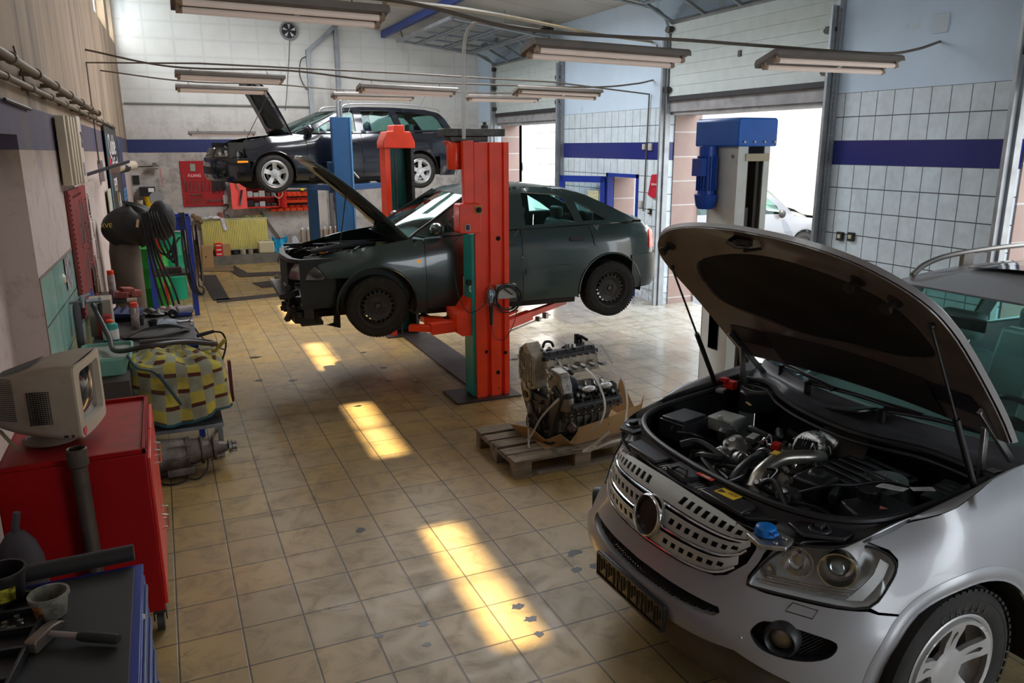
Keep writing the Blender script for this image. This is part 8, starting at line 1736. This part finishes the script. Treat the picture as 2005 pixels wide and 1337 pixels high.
t = empty('jerry_can', (2.02, YB-.15, .20), 0, 'cream square plastic canister on the ledge beside the blue bag', 'canister'); b = MB(); b.bb(-.17, .17, -.11, .11, 0, .27); b.build('body', mat('canister cream', (.50, .44, .28), .45, dirt=.15), t, bevel=.035, seg=3); b = MB(); b.cyl((-.10, 0, .27), (-.10, 0, .30), .03, n=14); b.bar((-.02, 0, .29), (.12, 0, .29), .03, .02); b.build('cap_and_grip', mat('canister cream', (.50, .44, .28), .45), t, bevel=.004)
t = empty('plastic_bag', (2.32, YB-.15, .20), 0, 'bright blue plastic carrier bag standing on the ledge', 'bag')
b = MB(); b.grid(lambda i, j: ((.17+.02*math.sin(5*2*PI*i))*(1-.25*j*(1-j))*math.cos(2*PI*i)*(.93+.1*math.sin(9*j+3*i*2*PI)), (.09+.012*math.sin(7*2*PI*i))*math.sin(2*PI*i), .30*j+.05*j*abs(math.cos(2*PI*i))**6*1.5), 40, 12); b.build('bag', mat('bag blue', (.01, .33, .62), .3, var=.25, vscale=15, bump=.6, bscale=30), t, solid=.002)
b = MB(); b.bb(.02, .10, -.096, -.093, .10, .15); b.build('print', mat('print white', (.7, .65, .62), .5), t)
b = MB(); b.bar((1.98, YB-.03, 1.10), (2.42, YB-.10, .35), .05, .03); tag(b.build('wooden_plank', mat('plank brown', (.13, .08, .055), .7, var=.3)), 'dark brown slat leaning against the wall right of the radiator', 'plank')
b = MB(); b.ext([(2.55, .20), (2.75, .20), (2.72, .45), (2.66, .56), (2.58, .50)], 'y', YB-.26, YB-.12); tag(b.build('white_bottle', mat('bottle white', (.5, .5, .52), .4), bevel=.02), 'whitish bottle on the ledge before the cast radiator', 'bottle')
t = empty('cast_radiator', (3.1, YB-.10, .22), 0, 'old cast iron radiator with upright brown columns', 'radiator')
for k in range(7): b = MB(); b.ext(rrect(-.30+.125*k, -.23+.125*k, 0, .46, .03), 'y', -.09, .05); s_ = b.build('column', mat('radiator brown', (.32, .24, .17), .5, var=.2), t, bevel=.012); b = MB(); b.cyl((-.265+.125*k, -.05, .46), (-.265+.125*k, -.05, .51), .022, n=10); b.build('peg', M_white, s_)
# extinguisher, blue column clutter, cables on the wall
t = empty('fire_extinguisher', (3.72, YB-.12, 1.18), 0, 'red fire extinguisher with yellow label on the wall behind the blue post', 'fire extinguisher'); b = MB(); b.lathe([(0, 0), (.075, 0), (.08, .02), (.08, .40), (.05, .47), (.03, .49), (0, .49)], (0, 0, 0), (0, 0, 1), 22); b.build('cylinder', mat('extinguisher red', (.55, .01, .012), .3), t); b = MB(); b.lathe([(.0815, .2), (.0815, .3)], (0, 0, 0), (0, 0, 1), 22); b.build('label', mat('label cream yellow', (.7, .6, .25), .5), t); b = MB(); b.box((0, 0, .51), (.08, .04, .04)); b.tube(crom([(0, -.02, .5), (-.07, -.04, .42), (-.09, -.03, .2)], 5), .01, 6); b.build('valve', M_black, t)
b = MB()
for k in range(5): b.tube(crom([(3.60+.02*k, YB-.03, 1.9), (3.55+.03*k, YB-.05, 1.5), (3.62+.05*k, YB-.06, 1.05-.06*k), (3.80+.02*k, YB-.04, 1.0), (3.78, YB-.03, 1.3)], 6), .010, 6)
tag(b.build('hanging_hoses', M_black), 'dark hoses hanging in loops on the back wall behind the blue post', 'hose')
b = MB(); b.bb(3.18, 3.44, YB-.06, YB, .2, 2.0); tag(b.build('wall_panel', mat('pale panel', (.46, .42, .38), .6, dirt=.4, dcol=(.12, .1, .09))), 'pale stained panel on the back wall between the blue columns', 'panel')
b = MB(); b.bb(3.50, 3.58, YB-.10, YB, .2, 2.0); tag(b.build('downpipe', mat('dark grey plastic', (.12, .11, .11), .5)), 'dark grey vertical duct on the back wall beside the extinguisher', 'duct')
# fan, conduits, ducts
t = empty('wall_fan', (2.86, YB, 4.90), 0, 'round dark ventilation fan high on the back wall', 'fan')
b = MB(); b.lathe([(.15, .0), (.19, .0), (.20, .03), (.19, .05), (.16, .05), (.15, .01)], (0, 0, 0), (0, -1, 0), 36); b.build('ring', mat('fan ring grey', (.30, .30, .31), .5), t)
b = MB(); b.lathe([(0, .012), (.155, .012)], (0, 0, 0), (0, -1, 0), 30); b.build('dark_backing', mat('fan dark', (.02, .02, .025), .5), t)
for k in range(5): a = 2*PI*k/5+.3; b = MB(); b.mesh([(.03*math.cos(a), -.03, .03*math.sin(a)), (.13*math.cos(a-.22), -.022, .13*math.sin(a-.22)), (.14*math.cos(a+.22), -.040, .14*math.sin(a+.22))], [(0, 1, 2)]); b.build('blade', mat('fan blade light', (.75, .76, .8), .3), t, solid=.003)
b = MB(); b.tube(crom([(2.86, YB-.02, 4.7), (2.80, YB-.02, 4.2), (2.72, YB-.02, 3.6), (2.66, YB-.02, 3.25)], 5), .008, 5); tag(b.build('fan_cord', M_wire), 'thin cord hanging down the back wall from the fan', 'cord')
b = MB(); b.bb(3.18, 3.26, YB-.10, YB, 2.7, 4.52); b.bar((3.22, YB-.06, 4.50), (3.86, YB-.06, 5.06), .08, .08, (0, 1, 0)); b.bb(3.80, 3.88, YB-.10, YB, 2.7, 5.09); tag(b.build('metal_duct', M_galv), 'grey boxed duct rising and bending on the back wall', 'duct')
b = MB(); b.tube(crom([(3.20, YB-.06, 4.4), (3.06, YB-.06, 4.3), (3.02, YB-.06, 4.0), (3.12, YB-.06, 3.75), (3.2, YB-.06, 3.7)], 6), .012, 6); tag(b.build('looped_cord', M_wire), 'grey cord looping beside the boxed duct', 'cord')
b = MB(); b.cyl((-.50, YB-.04, 3.36), (3.2, YB-.04, 3.34), .018, n=8); tag(b.build('wall_conduit', mat('conduit grey', (.22, .23, .20), .5)), 'horizontal grey conduit across the back wall above the blue band', 'pipe')
b = MB(); b.bb(3.9, 3.93, YB-.012, YB, 2.6, 5.0); struct(b.build('trim_7', M_wt))
# corner shelf with bucket
b = MB(); b.bb(-.52, .04, YB-.32, YB, 1.27, 1.295); b.bb(-.50, .02, YB-.03, YB, 1.1, 1.27); tag(b.build('corner_shelf', mat('shelf pale', (.38, .34, .29), .6)), 'pale shelf in the back left corner under the yellow bucket', 'shelf')
t = tubr('bucket', (-.21, YB-.16, 1.295), .105, .125, .22, mat('bucket yellow', (.75, .50, .01), .4, var=.1), 'yellow bucket on the corner shelf', 'bucket'); b = MB(); b.bb(.0, .06, -.125, -.115, .08, .15); b.build('red_print', M_lr, t)
b = MB(); b.bb(-.40, -.10, YB-.30, YB-.04, 1.515, 1.70); o = b.build('black_box', M_black, bevel=.005); tag(o, 'black box with white camera print on top of the yellow bucket', 'box'); b = MB(); b.bb(-.23, -.12, YB-.303, YB-.301, 1.60, 1.68); b.build('print', M_wt, o)
tubr('paint_can', (-.41, YB-.22, 1.295), .05, .055, .14, mat('can cream', (.45, .38, .28), .5, dirt=.3), 'cream can on the corner shelf left of the bucket', 'can'); tubr('paint_can', (-.02, YB-.26, 1.12), .05, .05, .16, mat('can white', (.5, .46, .42), .5), 'white can hanging at the right end of the corner shelf', 'can')
t = empty('bracket_arm', (-.5, YB-.05, 2.10), 0, 'thin black bracket arm with small device in the back corner', 'bracket'); b = MB(); b.bar((0, 0, 0), (.52, -.1, .02), .02, .02); b.build('arm', M_black, t); b = MB(); b.box((.44, -.1, .05), (.09, .09, .07)); b.bb(.28, .50, -.16, -.04, -.05, -.02); b.build('device', mat('device brown', (.15, .12, .09), .5), t); b = MB(); b.tube([(.53, -.1, 0), (.55, -.1, -.30), (.56, -.1, -.42)], .006, 5); b.build('red_cord', M_lr, t)
b = MB(); b.bb(-.50, -.38, YB-.04, YB, 1.75, 1.93); tag(b.build('wall_tablet', M_rub), 'small black plate on the wall in the back left corner', 'plate')
# ================= right wall fittings =================
t = empty('red_bag', (XR, 10.62, 1.87), 0, 'red plastic bag pinned on the wall beside the garage door', 'bag'); b = MB(); b.mesh([(-.01, -.15, .19), (-.01, .13, .17), (-.03, .19, -.15), (-.04, .02, -.19), (-.02, -.15, -.18)], [(0, 1, 2, 3, 4)]); b.build('bag', mat('bag red', (.45, .01, .03), .45, var=.2), t, solid=.012); text('print', 'SERWIS', .05, M_wt, t, (-.042, .0, .02), (PI/2, 0, -PI/2), .0006)
for y, z, s, lb in ((10.80, 2.47, .05, 'white switch box on the blue band beside the conduit'), (10.98, 2.47, .04, 'small grey switch left of the conduit on the blue band'), (11.02, 1.56, .05, 'grey socket box low on the tiles left of the conduit'), (10.75, 1.46, .04, 'dark wall switch under the red bag'), (6.80, 1.46, .045, 'left of two dark switches on the tiles right of the open door'), (6.64, 1.47, .045, 'right of two dark switches on the tiles right of the open door')):
    t = empty('wall_switch', (XR, y, z), 0, lb, 'switch'); dk = 'dark' in lb; b = MB(); b.bb(-.035, 0, -s, s, -s*1.1, s*1.1); b.build('case', M_rub if dk else mat('switch grey', (.42, .43, .42), .5), t, bevel=.006); b = MB(); b.bb(-.042, -.035, -s*.5, s*.5, -s*.5, s*.5); b.build('rocker', mat('rocker cream', (.5, .48, .36), .5), t, bevel=.003)
b = MB(); b.bb(XR-.02, XR, 5.72, 5.88, 3.56, 3.74); tag(b.build('cover_plate', mat('cover plate blue white', (.5, .58, .66), .6), bevel=.004), 'square pale cover plate high on the right wall above the cable anchor', 'plate')
# ================= floor mats, puddle marks, oil =================
M_mat2 = mat('rubber floor mat', (.035, .027, .025), .7, var=.3, dirt=.2, dcol=(.10, .08, .06))
for pts, lb in (([(.52, 16.7), (.62, 13.75), (.88, 13.72), (.84, 16.6)], 'long dark rubber strip on the floor in front of the cardboard boxes'), ([(.66, 13.55), (1.25, 13.62), (2.3, 13.85), (2.3, 14.1), (1.22, 13.92), (.66, 13.85)], 'narrow dark strip running crosswise under the sedan nose'), ([(1.05, 17.6), (1.3, 17.75), (1.45, 16.6), (2.3, 16.45), (2.3, 16.0), (1.25, 16.1)], 'dark bent mat in front of the concrete ledge'), ([(1.40, 15.3), (1.95, 15.45), (2.4, 15.35), (2.4, 14.75), (1.5, 14.7)], 'ragged dark mat under the black estate car')):
    b = MB(); b.ext(pts, 'z', .0005, .010); tag(b.build('rubber_mat', M_mat2, bevel=.002), lb, 'mat', 'dark floor mats')
b = MB(); b.ext([(.45, 17.3), (1.22, 16.9), (1.26, 17.75), (.48, 17.9)], 'z', .0005, .02); tag(b.build('wooden_board', mat('flat brown board', (.20, .13, .07), .7, var=.3)), 'flat brown board on the floor before the cardboard box', 'board')
rd = random.Random(17); M_oil = mat('dried black stain', (.012, .010, .009), .35)
b = MB()
for (x, y) in ((1013, 1187), (1055, 1242), (1040, 1212), (1123, 1083), (1130, 1115), (1165, 1108), (835, 1262), (830, 1222), (740, 1245), (705, 1038), (500, 700), (507, 745), (575, 745), (440, 637), (750, 720), (712, 690), (760, 745), (815, 748), (700, 795)):
    dx, dy, dz = (x-1002.5)/1529.65, (y-668.5)/1529.65, 1; v = _r*dx+_d*dy+_f; tt = -2.5/v.z; cx, cy = v.x*tt, v.y*tt; r = rd.uniform(.018, .042)*(1 if y > 1000 else 1.3)
    P_ = [(cx+r*rd.uniform(.55, 1.25)*math.cos(a)*1.3, cy+r*rd.uniform(.55, 1.25)*math.sin(a)) for a in [2*PI*k/12 for k in range(12)]]
    b.ext(P_, 'z', .0003, .0012)
o = b.build('stain', M_oil, floor); o['kind'] = 'stuff'
# ================= outside: parked vans =================
M_van = mat('van silver white', (.11, .12, .135), .35, .2, coat=.5)
VN = Shell([(1.0, 0), (.98, .4), (.86, .70), (.55, .88), (.1, .94), (-1.5, .95), (-3.4, .94), (-3.85, .88), (-3.95, .5), (-3.97, 0)], [(0, [(.2, .08), (.45, 0), (.8, .04), (1.0, .2), (1.2, .5)]), (1.3, [(.2, .05), (.5, 0), (.9, .02), (1.05, .08), (1.15, .2)]), (2.2, [(.2, .05), (.5, 0), (.95, .03), (1.1, .06), (1.85, .22), (1.95, .34)]), (6.5, [(.2, .05), (.5, 0), (.95, .03), (1.1, .06), (1.85, .22), (1.95, .34)])])
def van(loc, rz, lb, hood_open=False):
    t = empty('van', loc, rz, lb, 'van')
    zt = lambda x: pl([(-3.97, 1.88), (-3.0, 1.92), (-1.6, 1.92), (-1.1, 1.86), (-.2, 1.18), (.6, 1.02), (1.0, .80)], x)
    for sd in (1, -1):
        F = lambda x, z: VN.pt(VN.sx(x), z, sd)
        body = [(.93, .75), (.90, .30), (.38, .30)] + [(-x, z) for x, z in arc2(0, .36, .37, 185, 355, 12)][::-1] + [(-.4, .28), (-2.6, .28)] + [(-3.0-x, z) for x, z in arc2(0, .36, .37, 185, 355, 12)][::-1] + [(-3.9, .3), (-3.9, 1.08), (-.25, 1.08), (.5, .98)]
        A1 = arc2(0, .36, .37, -10, 190, 14); A2 = arc2(-3.0, .36, .37, -10, 190, 14)
        body = [(.93, .75), (.90, .28)] + A1 + [(-2.5, .26)] + A2 + [(-3.9, .3), (-3.9, 1.08), (-.25, 1.08), (.5, .98)]
        panel('body_side', body, F, M_van, t, (), .12, .004, off=0)
        up = [(-3.9, 1.08), (-.30, 1.08), (-.55, 1.32), (-1.2, 1.80), (-1.6, 1.87), (-3.8, 1.87)]
        H_ = [[(-.72, 1.14), (-1.55, 1.14), (-1.55, 1.68), (-1.25, 1.66), (-.85, 1.36)], [(-1.68, 1.14), (-2.65, 1.14), (-2.65, 1.70), (-1.68, 1.70)], [(-2.78, 1.14), (-3.7, 1.14), (-3.7, 1.70), (-2.78, 1.70)]]
        o = panel('upper_side', up, F, M_van, t, H_, .12, .004, off=0)
        for h in H_: panel('side_window', h, lambda x, z: VN.pt(VN.sx(x), z, sd, -.01), M_glass, o, (), .3, .004, off=0)
        b = MB(); p = F(-.75, 1.12); b._ell((p[0], sd*(abs(p[1])+.14), 1.16), .12, 12, (.8, .8, 1)); b.build('door_mirror', M_black, t)
        for cx in (0, -3.0):
            b = MB(); b.lathe([(0, .02), (.18, .02), (.20, .05), (.22, .04), (.30, .05), (.33, .0), (.33, -.18), (0, -.18)], (cx, sd*.86, .33), (0, sd, 0), 24); b.build('wheel', M_tyre, t)
            b = MB(); b.ext([(cx+r_*math.cos(math.radians(a)), .36+r_*math.sin(math.radians(a))) for r_, rg in ((.40, range(-5, 190, 12)), (.36, range(185, -10, -12))) for a in rg], 'y', sd*.94, sd*.955); b.build('arch_trim', M_van, t)
    b = MB(); b.grid(lambda i, j: (lambda x: (lambda p, v: (p[0]+.2*(1-v*v)*(1-i), p[1]*v, zt(x)+.04*(1-v*v)))(VN.pt(VN.sx(x), min(zt(x), 1.87), 1), 2*j-1))(-1.2-2.75*i), 14, 10); b.build('roof', M_van, t, solid=.01)
    b = MB(); b.grid(lambda i, j: (lambda p, v: (p[0]+.28*(1-v*v), p[1]*v, p[2]))(VN.pt(VN.sx(-.42-.78*i), 1.16+.66*i, 1), 2*j-1), 6, 10); b.build('windscreen', M_glass, t, solid=.005)
    b = MB(); b.grid(lambda i, j: (lambda x, v: (x, v*VN.pt(VN.sx(x-.02), .9, 1)[1]*.97, zt(x)+.03*(1-v*v)))(-.35+1.25*i, 2*j-1), 10, 10)
    hd = b.build('hood', M_van, t, solid=.006)
    if hood_open: hd.location = (-.25, 0, .35); hd.rotation_euler = (0, -.75, 0); b = MB(); b.bb(-.2, .8, -.6, .6, .5, .9); b.build('engine', M_edark, t)
    b = MB(); b.grid(lambda i, j: VN.pt(-1.0+2.0*i, .28+.62*j, 1), 16, 5); b.build('front_bumper', M_van, t, solid=.004)
    for x in (-1.6, -2.4): cab_seat(t, x, .4, .75, M_seat, .5); cab_seat(t, x, -.4, .75, M_seat, .5)
    b = MB(); b.bb(-3.9, .8, -.8, .8, .2, .3); b.build('floor_pan', M_under, t)
van((16.5, 17.5, -.5), math.radians(-17), 'silver van parked outside, seen through the open garage door')
van((19.3, 17.3, -.5), math.radians(200), 'white van with open hood further off outside the garage door', True)
# pale building closing the courtyard
b = MB(); b.bb(25, 30, -26, 44, -.5, 8); tag(b.build('far_building', M_wr), 'blank white building closing the yard behind the vans', 'building')
